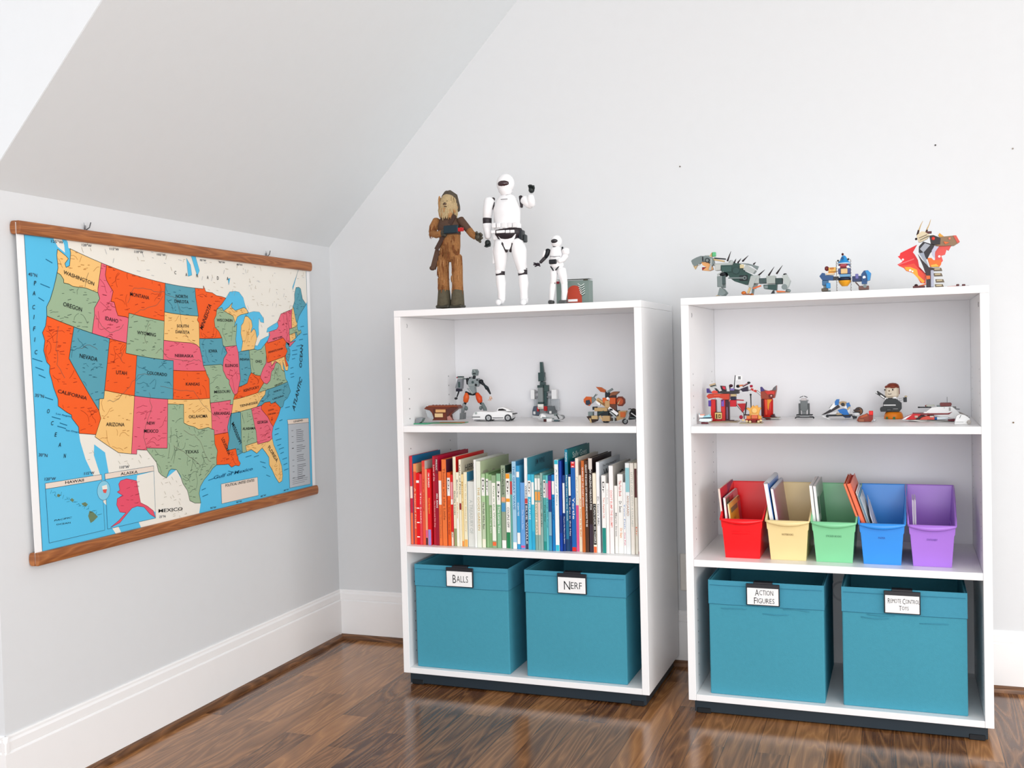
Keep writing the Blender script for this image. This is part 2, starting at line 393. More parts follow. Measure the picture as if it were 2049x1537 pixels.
# ------------------------------------------------------------------ wall map
LABELS=[('WASHINGTON', -1.341, 1.2784, -1.2368, 1.2539, 0.0098),('OREGON', -1.3459, 1.1976, -1.2834, 1.1849, 0.0111),('IDAHO', -1.2007, 1.1662, -1.1524, 1.1586, 0.0103),('MONTANA', -1.1023, 1.234, -1.0256, 1.2265, 0.0106),('WYOMING', -1.0793, 1.1298, -1.0034, 1.1233, 0.01),('NEVADA', -1.2965, 1.0679, -1.2346, 1.057, 0.0106),('UTAH', -1.1668, 1.022, -1.1261, 1.0185, 0.0104),('COLORADO', -1.0455, 1.0188, -0.9621, 1.0103, 0.0094),('45°N', -1.453, 1.2664, -1.4262, 1.2644, 0.0088),('P', -1.4382, 1.2439, -1.4272, 1.2451, 0.0107),('A', -1.4434, 1.2195, -1.4325, 1.22, 0.0106),('C', -1.445, 1.1856, -1.4341, 1.1866, 0.0106),('I', -1.443, 1.1621, -1.4381, 1.1622, 0.0107),('F', -1.446, 1.1338, -1.4355, 1.134, 0.0107),('I', -1.4432, 1.1078, -1.438, 1.1078, 0.0107),('C', -1.4435, 1.0773, -1.4326, 1.0773, 0.0107),('125°W', -1.3765, 1.353, -1.3373, 1.3535, 0.0071),('120°W', -1.274, 1.3537, -1.2397, 1.3541, 0.0066),('115°W', -1.1734, 1.3524, -1.139, 1.3533, 0.0069),('110°W', -1.0782, 1.3525, -1.043, 1.3537, 0.0072),('105°W', -0.9859, 1.353, -0.9486, 1.3542, 0.0066),('C', -0.9142, 1.3052, -0.9038, 1.3051, 0.0097),('A', -0.8652, 1.3026, -0.8532, 1.3026, 0.01),('N', -0.8157, 1.3023, -0.8034, 1.3022, 0.0101),('A', -0.7648, 1.3003, -0.7521, 1.3003, 0.0103),('D', -0.7147, 1.3013, -0.7017, 1.3013, 0.0105),('A', -0.6651, 1.3027, -0.6517, 1.3027, 0.0106),('NORTH', -0.9103, 1.237, -0.8573, 1.2373, 0.0098),('DAKOTA', -0.9168, 1.2224, -0.8533, 1.2222, 0.0098),('SOUTH', -0.9102, 1.1511, -0.8571, 1.1512, 0.009),('DAKOTA', -0.9168, 1.1344, -0.8539, 1.1328, 0.0091),('MINNESOTA', -0.792, 1.1444, -0.7437, 1.2204, 0.0162),('WISCONSIN', -0.7204, 1.1726, -0.6405, 1.1731, 0.0088),('NEBRASKA', -0.9234, 1.0656, -0.8395, 1.0628, 0.009),('IOWA', -0.7654, 1.077, -0.7237, 1.0767, 0.0102),('ILLINOIS', -0.6853, 1.032, -0.6187, 1.0307, 0.0097),('INDIANA', -0.6079, 1.0512, -0.5563, 1.0505, 0.0074),('OHIO', -0.5227, 1.0424, -0.4872, 1.0418, 0.0093),('KANSAS', -0.8787, 0.9812, -0.8146, 0.9788, 0.0091),('NEW YORK', -0.4184, 1.117, -0.359, 1.1261, 0.0061),('PENNSYLVANIA', -0.4463, 1.0723, -0.3572, 1.0863, 0.0065),('95°W', -0.7933, 1.3519, -0.7639, 1.3526, 0.0063),('90°W', -0.7008, 1.353, -0.6697, 1.3538, 0.0065),('85°W', -0.6079, 1.353, -0.5772, 1.3532, 0.0058),('OCEAN', -0.2431, 1.0197, -0.2299, 1.0996, 0.0169),('CALIFORNIA', -1.3742, 0.9815, -1.2773, 0.9584, 0.0092),('ARIZONA', -1.2114, 0.8866, -1.1424, 0.8804, 0.0098),('NEW', -1.0523, 0.8786, -1.0198, 0.8763, 0.0089),('MEXICO', -1.0659, 0.8574, -1.007, 0.8527, 0.0096),('35°N', -1.4471, 0.9749, -1.4197, 0.9704, 0.0084),('30°N', -1.4426, 0.8301, -1.4155, 0.8254, 0.0083),('O', -1.4123, 0.9324, -1.4012, 0.9324, 0.0105),('C', -1.401, 0.9022, -1.3898, 0.902, 0.0104),('E', -1.3912, 0.8734, -1.38, 0.8731, 0.0105),('A', -1.3804, 0.847, -1.369, 0.8466, 0.0105),('N', -1.3652, 0.8179, -1.3528, 0.8173, 0.0106),('120°W', -1.4267, 0.7688, -1.3914, 0.766, 0.0077),('115°W', -1.2953, 0.7672, -1.2597, 0.7654, 0.0075),('110°W', -1.166, 0.7688, -1.1301, 0.7665, 0.0078),('HAWAII', -1.3605, 0.7522, -1.298, 0.7511, 0.0073),('ALASKA', -1.1634, 0.7506, -1.0973, 0.7489, 0.0078),('PACIFIC', -1.402, 0.6651, -1.3426, 0.664, 0.0039),('OCEAN', -1.3952, 0.6541, -1.3486, 0.6514, 0.0039),('San Diego', -1.3526, 0.8836, -1.3093, 0.8751, 0.0053),('Los Angeles', -1.3825, 0.9273, -1.33, 0.9155, 0.0053),('MEXICO', -1.0175, 0.6279, -0.9133, 0.6186, 0.0098),('25°N', -1.0155, 0.6125, -0.9889, 0.6102, 0.0068),('OKLAHOMA', -0.8706, 0.884, -0.7826, 0.8806, 0.0102),('TEXAS', -0.8937, 0.7825, -0.8309, 0.7779, 0.0093),('MISSOURI', -0.7454, 0.9524, -0.6649, 0.951, 0.0089),('ARKANSAS', -0.7522, 0.8867, -0.6701, 0.8824, 0.0098),('KENTUCKY', -0.5921, 0.95, -0.5065, 0.9594, 0.0085),('TENNESSEE', -0.6163, 0.9023, -0.5169, 0.9097, 0.0076),('ALABAMA', -0.606, 0.8294, -0.5365, 0.8262, 0.0085),('GEORGIA', -0.5244, 0.8427, -0.4632, 0.8419, 0.0096),('MISSISSIPPI', -0.6634, 0.8527, -0.6249, 0.7843, 0.0138),('LOUISIANA', -0.7178, 0.8092, -0.684, 0.7543, 0.0133),('SOUTH', -0.4587, 0.8801, -0.4255, 0.8826, 0.0053),('CAROLINA', -0.4618, 0.867, -0.4143, 0.8698, 0.0053),('NORTH', -0.4222, 0.9405, -0.3777, 0.9463, 0.0054),('CAROLINA', -0.4315, 0.9164, -0.3625, 0.9257, 0.0058),('FLORIDA', -0.4679, 0.759, -0.4196, 0.7051, 0.0138),('VIRGINIA', -0.4171, 0.9604, -0.3641, 0.9712, 0.0054),('Gulf of Mexico', -0.7615, 0.6908, -0.5572, 0.6961, 0.0105),('POLITICAL UNITED STATES', -0.7049, 0.6602, -0.5511, 0.6586, 0.0083),('LEGEND', -0.307, 0.8327, -0.2468, 0.8331, 0.0064),('ATLANTIC', -0.2989, 0.8705, -0.2408, 0.9819, 0.0185),('95°W', -0.7839, 0.6032, -0.7551, 0.6021, 0.0056),('90°W', -0.652, 0.6016, -0.6222, 0.6015, 0.0058),('85°W', -0.5174, 0.6019, -0.4867, 0.6029, 0.006),('80°W', -0.3809, 0.6034, -0.3503, 0.6039, 0.0054)]
HAW_HEAD=[(-1.4249, 0.762), (-1.2339, 0.7614), (-1.2332, 0.7473), (-1.4244, 0.7479)]
HAW_BOX=[(-1.4244, 0.7479), (-1.2332, 0.7473), (-1.2292, 0.6144), (-1.4195, 0.6147)]
ALA_HEAD=[(-1.2217, 0.762), (-1.0308, 0.7618), (-1.0305, 0.7471), (-1.221, 0.7468)]
ALA_BOX=[(-1.221, 0.7468), (-1.0305, 0.7471), (-1.0301, 0.6146), (-1.2188, 0.6152)]
ALASKA=[(-1.1641, 0.7363), (-1.1409, 0.7389), (-1.1021, 0.7286), (-1.0966, 0.7004), (-1.0893, 0.6663), (-1.0629, 0.6533), (-1.039, 0.6366), (-1.0317, 0.6168), (-1.0532, 0.6295), (-1.0765, 0.6527), (-1.103, 0.6591), (-1.1243, 0.6568), (-1.1512, 0.6392), (-1.1724, 0.6245), (-1.2078, 0.6179), (-1.1771, 0.6307), (-1.1481, 0.6477), (-1.1709, 0.653), (-1.1825, 0.6744), (-1.1792, 0.69), (-1.1585, 0.6961), (-1.1782, 0.7077), (-1.1679, 0.7117), (-1.1721, 0.7283)]
YUKON=[(-1.1021, 0.7286), (-1.0987, 0.7429), (-1.0316, 0.7465), (-1.0309, 0.6317), (-1.039, 0.6366), (-1.0629, 0.6533), (-1.0893, 0.6663), (-1.0966, 0.7004)]
HI=[[(-1.3888, 0.7293), (-1.3835, 0.7309), (-1.3776, 0.7268), (-1.3813, 0.7223), (-1.3882, 0.7242)], [(-1.347, 0.7101), (-1.34, 0.7142), (-1.3322, 0.708), (-1.3383, 0.7038)], [(-1.3081, 0.6961), (-1.2951, 0.6976), (-1.2861, 0.6905), (-1.2934, 0.6854), (-1.3047, 0.6912)], [(-1.2813, 0.6733), (-1.2684, 0.6678), (-1.2524, 0.6532), (-1.2696, 0.6438), (-1.2792, 0.6412), (-1.2867, 0.6603)]]
LEG_HEAD=[(-0.3449, 0.8445), (-0.2092, 0.8414), (-0.2083, 0.8262), (-0.3416, 0.8287)]
LEG_BOX=[(-0.3416, 0.8287), (-0.2083, 0.8262), (-0.2095, 0.6067), (-0.3433, 0.6098)]
TITLE=[(-0.7259, 0.672), (-0.5317, 0.6701), (-0.5298, 0.6101), (-0.7259, 0.611)]
GLOBE=(-1.2283, 0.7186)
STATES = [
('wash', 'tan', [(-117.03,49),(-122.76,49),(-122.5,48.6),(-122.4,48.0),(-122.3,47.4),(-122.8,47.1),(-123.1,47.4),(-122.7,48.0),(-123.2,48.15),(-124.7,48.38),(-124.6,47.8),(-124.2,47.1),(-124.0,46.7),(-124.0,46.25),(-123.4,46.2),(-122.8,45.9),(-122.7,45.6),(-121.9,45.7),(-121.2,45.65),(-120.5,45.75),(-119.6,45.92),(-119.0,46.0),(-116.95,46.0),(-117.04,46.4)]),
('oreg', 'green', [(-124.0,46.25),(-123.4,46.2),(-122.8,45.9),(-122.7,45.6),(-121.9,45.7),(-121.2,45.65),(-120.5,45.75),(-119.6,45.92),(-119.0,46.0),(-116.95,46),(-116.5,45.5),(-116.9,44.9),(-117.2,44.4),(-117.03,43.8),(-117.03,42),(-124.2,42),(-124.5,42.8),(-124.2,43.6),(-124.05,44.7),(-124.0,45.6)]),
('idah', 'pink', [(-117.03,49),(-116.05,49),(-116.05,48),(-115.7,47.5),(-114.9,47.0),(-114.3,46.65),(-114.5,45.6),(-113.9,45.65),(-113.4,44.9),(-113.0,44.45),(-111.5,44.55),(-111.05,44.5),(-111.05,42),(-117.03,42),(-117.03,43.8),(-117.2,44.4),(-116.9,44.9),(-116.5,45.5),(-116.95,46),(-117.04,46.4)]),
('mont', 'orange', [(-116.05,49),(-104.05,49),(-104.05,45),(-111.05,45),(-111.05,44.5),(-111.5,44.55),(-113.0,44.45),(-113.4,44.9),(-113.9,45.65),(-114.5,45.6),(-114.3,46.65),(-114.9,47.0),(-115.7,47.5),(-116.05,48)]),
('wyom', 'green', [(-111.05,45),(-104.05,45),(-104.05,41),(-111.05,41)]),
('neva', 'teal', [(-120,42),(-114.04,42),(-114.04,36.2),(-114.7,36.1),(-114.6,35.0),(-120,39)]),
('cali', 'orange', [(-124.2,42),(-120,42),(-120,39),(-114.6,35.0),(-114.2,34.3),(-114.5,33.4),(-114.72,32.72),(-117.12,32.53),(-117.3,33.1),(-118.4,33.75),(-118.5,34.03),(-119.2,34.15),(-120.5,34.5),(-120.65,35.1),(-121.5,36.0),(-121.9,36.6),(-122.4,37.2),(-122.5,37.8),(-123.0,38.0),(-123.7,38.9),(-123.8,39.8),(-124.35,40.4),(-124.1,41.1)]),
('utah', 'orange', [(-114.04,42),(-111.05,42),(-111.05,41),(-109.05,41),(-109.05,37),(-114.04,37)]),
('colo', 'teal', [(-109.05,41),(-102.05,41),(-102.05,37),(-109.05,37)]),
('ariz', 'tan', [(-114.04,37),(-109.05,37),(-109.05,31.33),(-111.07,31.33),(-114.8,32.5),(-114.72,32.72),(-114.5,33.4),(-114.2,34.3),(-114.6,35.0),(-114.7,36.1),(-114.04,36.2)]),
('newm', 'pink', [(-109.05,37),(-103.04,37),(-103.05,32),(-106.6,32),(-106.53,31.78),(-108.2,31.78),(-108.2,31.33),(-109.05,31.33)]),
('nort', 'teal', [(-104.05,49),(-97.2,49),(-97.1,48),(-96.8,47),(-96.55,45.94),(-104.05,45.94)]),
('sout', 'tan', [(-104.05,45.94),(-96.55,45.94),(-96.85,45.5),(-96.45,45.2),(-96.45,43.5),(-96.5,43.0),(-96.45,42.5),(-97.2,42.85),(-98.5,43.0),(-104.05,43.0)]),
('nebr', 'pink', [(-104.05,43.0),(-98.5,43),(-97.2,42.85),(-96.45,42.5),(-96.1,41.7),(-95.85,40.9),(-95.77,40.58),(-95.3,40.0),(-102.05,40),(-102.05,41),(-104.05,41)]),
('kans', 'orange', [(-102.05,40),(-95.3,40),(-95.1,39.6),(-94.61,39.1),(-94.62,37),(-102.05,37)]),
('okla', 'tan', [(-103.04,37),(-94.62,37),(-94.43,35.4),(-94.48,33.65),(-95.2,33.9),(-96.5,33.8),(-97.2,33.8),(-98,34.1),(-99.2,34.3),(-100,34.57),(-100,36.5),(-103.04,36.5)]),
('texa', 'green', [(-103.04,36.5),(-100,36.5),(-100,34.57),(-99.2,34.3),(-98,34.1),(-97.2,33.8),(-96.5,33.8),(-95.2,33.9),(-94.48,33.65),(-94.04,33.55),(-94.04,32.0),(-93.55,31.2),(-93.8,30.5),(-93.85,29.7),(-94.7,29.4),(-95.3,28.95),(-96.4,28.35),(-97.15,27.7),(-97.4,27.0),(-97.15,25.95),(-98.2,26.05),(-99.1,26.4),(-99.5,27.5),(-100.3,28.3),(-100.7,29.1),(-101.4,29.77),(-102.3,29.87),(-102.7,29.7),(-103.15,28.98),(-104.0,29.3),(-104.5,29.65),(-104.9,30.6),(-106.0,31.4),(-106.53,31.78),(-106.6,32),(-103.05,32)]),
('minn', 'orange', [(-97.2,49),(-95.15,49),(-95.15,49.35),(-94.6,48.7),(-93.0,48.6),(-92.0,48.3),(-90.8,48.2),(-89.6,48.0),(-90.8,47.3),(-92.1,46.75),(-92.3,46.1),(-92.85,45.6),(-92.75,44.75),(-91.9,44.3),(-91.22,43.5),(-96.45,43.5),(-96.45,45.2),(-96.85,45.5),(-96.55,45.94),(-96.8,47),(-97.1,48)]),
('iowa', 'teal', [(-96.45,43.5),(-91.22,43.5),(-91.1,42.7),(-90.2,41.8),(-91.1,41.2),(-91.4,40.4),(-91.75,40.6),(-95.77,40.58),(-95.85,40.9),(-96.1,41.7),(-96.45,42.5),(-96.5,43)]),
('miso', 'green', [(-95.77,40.58),(-91.75,40.6),(-91.4,40.4),(-91.4,39.9),(-90.7,39.0),(-90.15,38.75),(-90.2,38.3),(-89.5,37.3),(-89.15,37.0),(-89.5,36.5),(-89.7,36.0),(-90.35,36.0),(-90.15,36.5),(-94.62,36.5),(-94.61,39.1),(-95.1,39.6),(-95.3,40)]),
('arka', 'pink', [(-94.62,36.5),(-90.15,36.5),(-90.35,36.0),(-89.7,36.0),(-90.1,35.1),(-90.6,34.6),(-91.2,33.6),(-91.15,33.0),(-94.04,33.0),(-94.04,33.55),(-94.48,33.65),(-94.43,35.4)]),
('loui', 'orange', [(-94.04,33.0),(-91.15,33.0),(-91.0,32.3),(-91.6,31.0),(-89.75,31.0),(-89.6,30.2),(-89.4,30.0),(-89.4,29.7),(-89.0,29.2),(-89.3,28.95),(-90.1,29.15),(-90.9,29.05),(-91.5,29.5),(-92.3,29.55),(-93.85,29.7),(-93.8,30.5),(-93.55,31.2),(-94.04,32)]),
('misi', 'teal', [(-90.1,35.1),(-90.3,35.0),(-88.2,35.0),(-88.1,34.9),(-88.4,31.9),(-88.4,30.35),(-89.6,30.2),(-89.75,31.0),(-91.6,31),(-91.0,32.3),(-91.15,33),(-91.2,33.6),(-90.6,34.6)]),
('alab', 'green', [(-88.2,35),(-85.6,35),(-85.2,32.9),(-85.0,32.3),(-85.0,31.0),(-87.6,31.0),(-87.5,30.3),(-88.0,30.25),(-88.4,30.35),(-88.4,31.9),(-88.1,34.9)]),
('geor', 'pink', [(-85.6,35),(-83.1,35),(-83.3,34.6),(-82.6,34.0),(-81.9,33.4),(-81.4,32.6),(-80.9,32.05),(-81.4,31.3),(-81.45,30.72),(-82.0,30.6),(-82.2,30.55),(-84.9,30.7),(-85.0,31.0),(-85.0,32.3),(-85.2,32.9)]),
('flor', 'tan', [(-87.6,31.0),(-85.0,31.0),(-84.9,30.7),(-82.2,30.55),(-82.0,30.6),(-81.45,30.72),(-81.3,29.9),(-80.6,28.5),(-80.05,27.0),(-80.1,25.8),(-80.4,25.2),(-81.1,25.15),(-81.8,26.1),(-82.2,26.9),(-82.8,27.8),(-82.7,28.7),(-83.3,29.4),(-84.0,30.1),(-85.3,29.7),(-86.4,30.35),(-87.5,30.3)]),
('scar', 'orange', [(-83.1,35),(-82.3,35.2),(-81.0,35.1),(-80.8,34.8),(-79.7,34.8),(-78.55,33.86),(-79.2,33.2),(-79.9,32.7),(-80.9,32.05),(-81.4,32.6),(-81.9,33.4),(-82.6,34.0),(-83.3,34.6)]),
('ncar', 'teal', [(-84.3,35),(-83.0,35.75),(-82.0,36.1),(-81.7,36.59),(-75.9,36.55),(-75.5,35.25),(-76.5,34.65),(-77.4,34.5),(-77.95,33.9),(-78.55,33.86),(-79.7,34.8),(-80.8,34.8),(-81,35.1),(-82.3,35.2),(-83.1,35)]),
('tenn', 'tan', [(-90.3,35),(-84.3,35),(-83.0,35.75),(-82.0,36.1),(-81.7,36.59),(-83.7,36.6),(-88.05,36.5),(-89.5,36.5),(-89.7,36.0),(-90.1,35.1)]),
('virg', 'green', [(-83.7,36.6),(-81.7,36.59),(-75.9,36.55),(-76.3,37.0),(-76.3,37.9),(-77.0,38.3),(-77.1,38.9),(-77.75,39.3),(-78.35,39.35),(-78.9,38.8),(-79.7,38.5),(-80.3,37.55),(-81.2,37.25),(-81.95,37.5)]),
('wvir', 'pink', [(-80.52,40.64),(-80.52,39.72),(-79.48,39.72),(-79.48,39.2),(-78.4,39.6),(-77.75,39.3),(-78.35,39.35),(-78.9,38.8),(-79.7,38.5),(-80.3,37.55),(-81.2,37.25),(-81.95,37.5),(-82.6,38.15),(-82.6,38.45),(-81.75,39.2),(-80.85,39.7),(-80.6,40.4)]),
('kent', 'orange', [(-89.5,36.5),(-88.05,36.5),(-83.7,36.6),(-81.95,37.5),(-82.6,38.15),(-82.6,38.45),(-83.7,38.65),(-84.8,39.1),(-85.4,38.7),(-86.0,38.0),(-87.2,37.85),(-88.05,37.8),(-88.5,37.1),(-89.15,37.0)]),
('ohio', 'green', [(-84.8,41.7),(-83.45,41.73),(-82.7,41.5),(-81.7,41.5),(-80.52,41.98),(-80.52,40.64),(-80.6,40.4),(-80.85,39.7),(-81.75,39.2),(-82.6,38.45),(-83.7,38.65),(-84.8,39.1)]),
('indi', 'teal', [(-87.5,41.7),(-86.8,41.76),(-84.8,41.75),(-84.8,39.1),(-85.4,38.7),(-86.0,38.0),(-87.2,37.85),(-88.05,37.8),(-87.5,38.7),(-87.55,39.4)]),
('illi', 'pink', [(-90.65,42.5),(-87.8,42.5),(-87.5,41.7),(-87.55,39.4),(-87.5,38.7),(-88.05,37.8),(-88.5,37.1),(-89.15,37.0),(-89.5,37.3),(-90.2,38.3),(-90.15,38.75),(-90.7,39),(-91.4,39.9),(-91.4,40.4),(-91.1,41.2),(-90.2,41.8)]),
('wisc', 'green', [(-92.1,46.75),(-90.8,46.95),(-90.4,46.55),(-88.1,45.9),(-87.7,45.1),(-88.0,44.6),(-87.3,45.0),(-87.5,44.2),(-87.9,43.2),(-87.8,42.5),(-90.65,42.5),(-91.1,42.7),(-91.22,43.5),(-91.9,44.3),(-92.75,44.75),(-92.85,45.6),(-92.3,46.1)]),
('penn', 'orange', [(-80.52,41.98),(-79.76,42.25),(-79.76,42.0),(-75.35,42.0),(-74.7,41.36),(-75.1,40.9),(-74.75,40.2),(-75.4,39.8),(-75.8,39.72),(-80.52,39.72)]),
('newy', 'pink', [(-79.76,42.25),(-78.9,42.85),(-79.0,43.27),(-76.8,43.3),(-76.2,43.6),(-76.3,44.1),(-75.0,44.95),(-73.35,45.0),(-73.4,44.0),(-73.25,42.75),(-73.5,42.05),(-73.6,41.1),(-72.0,41.05),(-73.9,40.6),(-74.7,41.36),(-75.35,42),(-79.76,42)]),
('verm', 'pink', [(-73.35,45),(-71.5,45),(-72.1,44.0),(-72.5,42.73),(-73.25,42.75),(-73.4,44)]),
('newh', 'tan', [(-71.5,45),(-71.08,45.3),(-70.95,43.3),(-70.7,43.07),(-70.8,42.87),(-71.3,42.7),(-72.5,42.73),(-72.1,44)]),
('main', 'teal', [(-71.08,45.3),(-70.3,45.9),(-70.0,46.7),(-69.2,47.45),(-68.3,47.35),(-67.8,47.05),(-67.8,45.7),(-67.0,44.8),(-68.5,44.3),(-69.8,43.8),(-70.7,43.07),(-70.95,43.3)]),
('mass', 'green', [(-73.25,42.75),(-71.3,42.7),(-70.8,42.87),(-70.9,42.3),(-70.6,41.95),(-70.05,42.05),(-70.0,41.65),(-70.7,41.55),(-71.2,41.5),(-71.38,42.02),(-73.5,42.05)]),
('conn', 'tan', [(-73.5,42.05),(-71.8,42.02),(-71.85,41.32),(-73.6,41.1)]),
('rhod', 'teal', [(-71.8,42.02),(-71.38,42.02),(-71.2,41.5),(-71.85,41.32)]),
('newj', 'teal', [(-74.7,41.36),(-73.9,41.0),(-74.2,40.5),(-74.0,40.2),(-74.2,39.6),(-74.9,38.95),(-75.5,39.5),(-75.4,39.8),(-74.75,40.2),(-75.1,40.9)]),
('dela', 'orange', [(-75.8,39.72),(-75.4,39.8),(-75.5,39.3),(-75.05,38.45),(-75.7,38.45)]),
('mary', 'tan', [(-79.48,39.72),(-75.8,39.72),(-75.7,38.45),(-75.05,38.45),(-75.4,37.9),(-76.0,38.0),(-76.2,38.6),(-76.4,39.2),(-76.5,38.4),(-76.3,37.95),(-77.0,38.3),(-77.1,38.9),(-77.75,39.3),(-78.4,39.6),(-79.48,39.2)]),
('mich', 'tan', [(-86.8,41.76),(-84.8,41.72),(-83.45,41.73),(-83.1,42.2),(-82.45,42.9),(-82.6,43.8),(-83.0,44.1),(-83.9,43.7),(-83.3,44.4),(-83.4,45.1),(-84.3,45.65),(-85.0,45.7),(-85.6,45.0),(-86.2,44.7),(-86.5,43.8),(-86.2,42.8)]),
('mich', 'tan', [(-90.4,46.55),(-89.0,46.95),(-88.0,47.45),(-88.4,46.95),(-87.4,46.5),(-86.0,46.65),(-85.0,46.75),(-84.4,46.5),(-84.0,46.05),(-84.9,46.0),(-86.1,45.95),(-87.0,45.75),(-87.7,45.1),(-88.1,45.9)]),
]
LAKES = [[(-92.1,46.75),(-90.8,47.3),(-89.6,48.0),(-88.5,48.7),(-87,48.75),(-86,48.6),(-85,47.9),(-84.7,47.0),(-84.4,46.5),(-85.0,46.75),(-86.0,46.65),(-87.4,46.5),(-88.4,46.95),(-88.0,47.45),(-89,46.95),(-90.4,46.55),(-90.8,46.95)],
[(-87.7,45.1),(-87.0,45.75),(-86.1,45.95),(-84.9,46),(-84.7,45.8),(-85,45.7),(-85.6,45),(-86.2,44.7),(-86.5,43.8),(-86.2,42.8),(-86.8,41.76),(-87.5,41.7),(-87.8,42.5),(-87.9,43.2),(-87.5,44.2),(-87.3,45.0),(-88.0,44.6)],
[(-84.7,45.8),(-84.0,46.05),(-82.5,46.1),(-81,45.9),(-80,45.0),(-80.1,44.5),(-81.0,44.7),(-81.3,45.2),(-81.7,44.1),(-81.8,43.3),(-82.45,42.9),(-82.6,43.8),(-83,44.1),(-83.9,43.7),(-83.3,44.4),(-83.4,45.1),(-84.3,45.65)],
[(-83.45,41.73),(-83.1,42.1),(-82.5,42.0),(-81.5,42.6),(-80.2,42.75),(-78.9,42.85),(-79.76,42.25),(-80.52,41.98),(-81.7,41.5),(-82.7,41.5)],
[(-79.0,43.27),(-79.7,43.3),(-79.3,43.75),(-77.5,44.0),(-76.3,44.1),(-76.2,43.6),(-76.8,43.3)],
[(-98.8,50.2),(-97.9,50.4),(-98.2,51.5),(-99.2,52.2)],[(-96.6,50.4),(-96.0,51.0),(-97.2,53),(-98.5,53.2)],[(-88.6,49.5),(-88.1,50.3),(-88.7,50.2)],
[(-65.6,50.6),(-66.5,50.2),(-68.5,48.7),(-70.3,47.3),(-70.2,47.7),(-67.5,49.4),(-65.8,51.5)]]
CANADA = [(-123.0,49.0),(-123.3,49.5),(-125.5,50.5),(-128,52),(-128,56),(-60,56),(-60,47),(-64.5,45.4),(-66.5,45.1),(-67.5,44.6),(-68.5,44.5),(-70,45),(-72,44.9),(-75,44.8),(-77,43.7),(-79.2,43.1),(-79.2,42.7),(-82.5,41.9),(-83.3,41.9),(-83.1,42.4),(-82.3,43.5),(-84,46.3),(-85,47),(-92,47.5),(-97,48.9),(-104,48.9),(-117,48.9)]
ISLAND = [(-123.4,48.4),(-124.7,48.6),(-126.5,49.6),(-128.3,50.6),(-127,50.8),(-125,49.9),(-123.8,49.1)]
MEXICO = [(-117.12,32.53),(-114.72,32.72),(-114.8,32.5),(-111.07,31.33),(-108.2,31.33),(-108.2,31.78),(-106.5,31.78),(-104.9,30.6),(-103.15,28.98),(-101.4,29.77),(-99.5,27.5),(-99.1,26.4),(-97.15,25.95),(-97.6,24.5),(-97.8,22.5),(-97.8,17),(-104,17),(-106,22.5),(-107.5,24.8),(-109.4,26),(-110.5,27.5),(-112.2,29),(-113.1,31.2),(-114.8,31.8),(-114.7,30.8),(-113.5,29),(-112,27),(-110.8,24.8),(-109.5,23.1),(-110,22.9),(-112,24.8),(-112.2,26.2),(-114.8,27.7),(-114.2,28.6),(-115.8,30.3),(-116.8,31.8)]
RIVERS = [[(-111.5,45.9),(-110.5,47.7),(-107,47.9),(-104.5,48.0),(-101.5,47.6),(-100.6,46.2),(-100.4,44.5),(-98.5,43.0)],[(-110.5,44.6),(-109.0,45.6),(-106,46.3),(-104,47.9)],[(-106.2,39.4),(-108.7,39.1),(-110.4,37.5),(-112.0,36.2),(-114.0,36.1)],[(-106.5,37.6),(-106.0,36.0),(-106.8,34.5),(-107.2,33),(-106.5,31.8)],[(-104.6,38.3),(-101,38),(-98,37.8),(-96,36.3),(-94.5,35.4),(-92,34.5)],[(-105.5,41.5),(-104.5,42.1),(-103,41.2),(-100,41),(-97,41.2),(-96,41)],[(-122.3,41.5),(-122,39.5),(-121.5,38.2),(-119.8,36.7)],[(-119.3,46),(-119,48)],[(-117,43.8),(-115.5,43.0),(-114,42.6),(-112.3,43.2),(-111.6,43.8)],[(-115.9,40.7),(-117.5,40.8),(-118.8,40)],[(-102,32.3),(-100,31.5),(-98,30.6),(-96.5,29.4)],[(-100,33.7),(-98,33.2),(-97,32.6),(-95.7,30.7),(-94.8,29.9)],[(-111.7,40.2),(-111.9,41.3)],[(-107,44.5),(-107.8,43.2),(-107.3,42)]]

def albers(lon, lat):
    r = math.radians; n = (math.sin(r(29.5))+math.sin(r(45.5)))/2
    cc = math.cos(r(29.5))**2+2*n*math.sin(r(29.5))
    rho = math.sqrt(cc-2*n*math.sin(r(lat)))/n; rho0 = math.sqrt(cc-2*n*math.sin(r(37.5)))/n; th = n*r(lon+96)
    return rho*math.sin(th), rho0-rho*math.cos(th)
def on_map(lon, lat):
    x, y = albers(lon, lat)
    return (-(0.7984-1.6672*x-0.0019*y-0.00545*x*x-0.1175*x*y-0.0323*y*y), 0.9524-0.00837*x+1.5914*y+0.0502*x*x+0.01335*x*y-0.0762*y*y)
def dense(P):
    out = []
    for i, a in enumerate(P):
        b = P[(i+1) % len(P)]; k = max(1, int(abs(b[0]-a[0])/1.6))
        for j in range(k): out.append((a[0]+(b[0]-a[0])*j/k, a[1]+(b[1]-a[1])*j/k))
    return out
PANEL = (-1.452, -0.194, 0.572, 1.388)
def clip(P):
    for ax, lim, sgn in ((0, PANEL[0], 1), (0, PANEL[1], -1), (1, PANEL[2], 1), (1, PANEL[3], -1)):
        out = []
        for i, a in enumerate(P):
            b = P[(i+1) % len(P)]; ia = sgn*(a[ax]-lim) >= 0; ib = sgn*(b[ax]-lim) >= 0
            if ia: out.append(a)
            if ia != ib:
                t = (lim-a[ax])/(b[ax]-a[ax]); q = [a[0]+(b[0]-a[0])*t, a[1]+(b[1]-a[1])*t]; q[ax] = lim; out.append(tuple(q))
        P = out
        if not P: return P
    return P
INK = {'tan': (250, 202, 128), 'green': (160, 186, 152), 'orange': (250, 98, 38), 'pink': (240, 108, 128), 'teal': (92, 164, 182)}
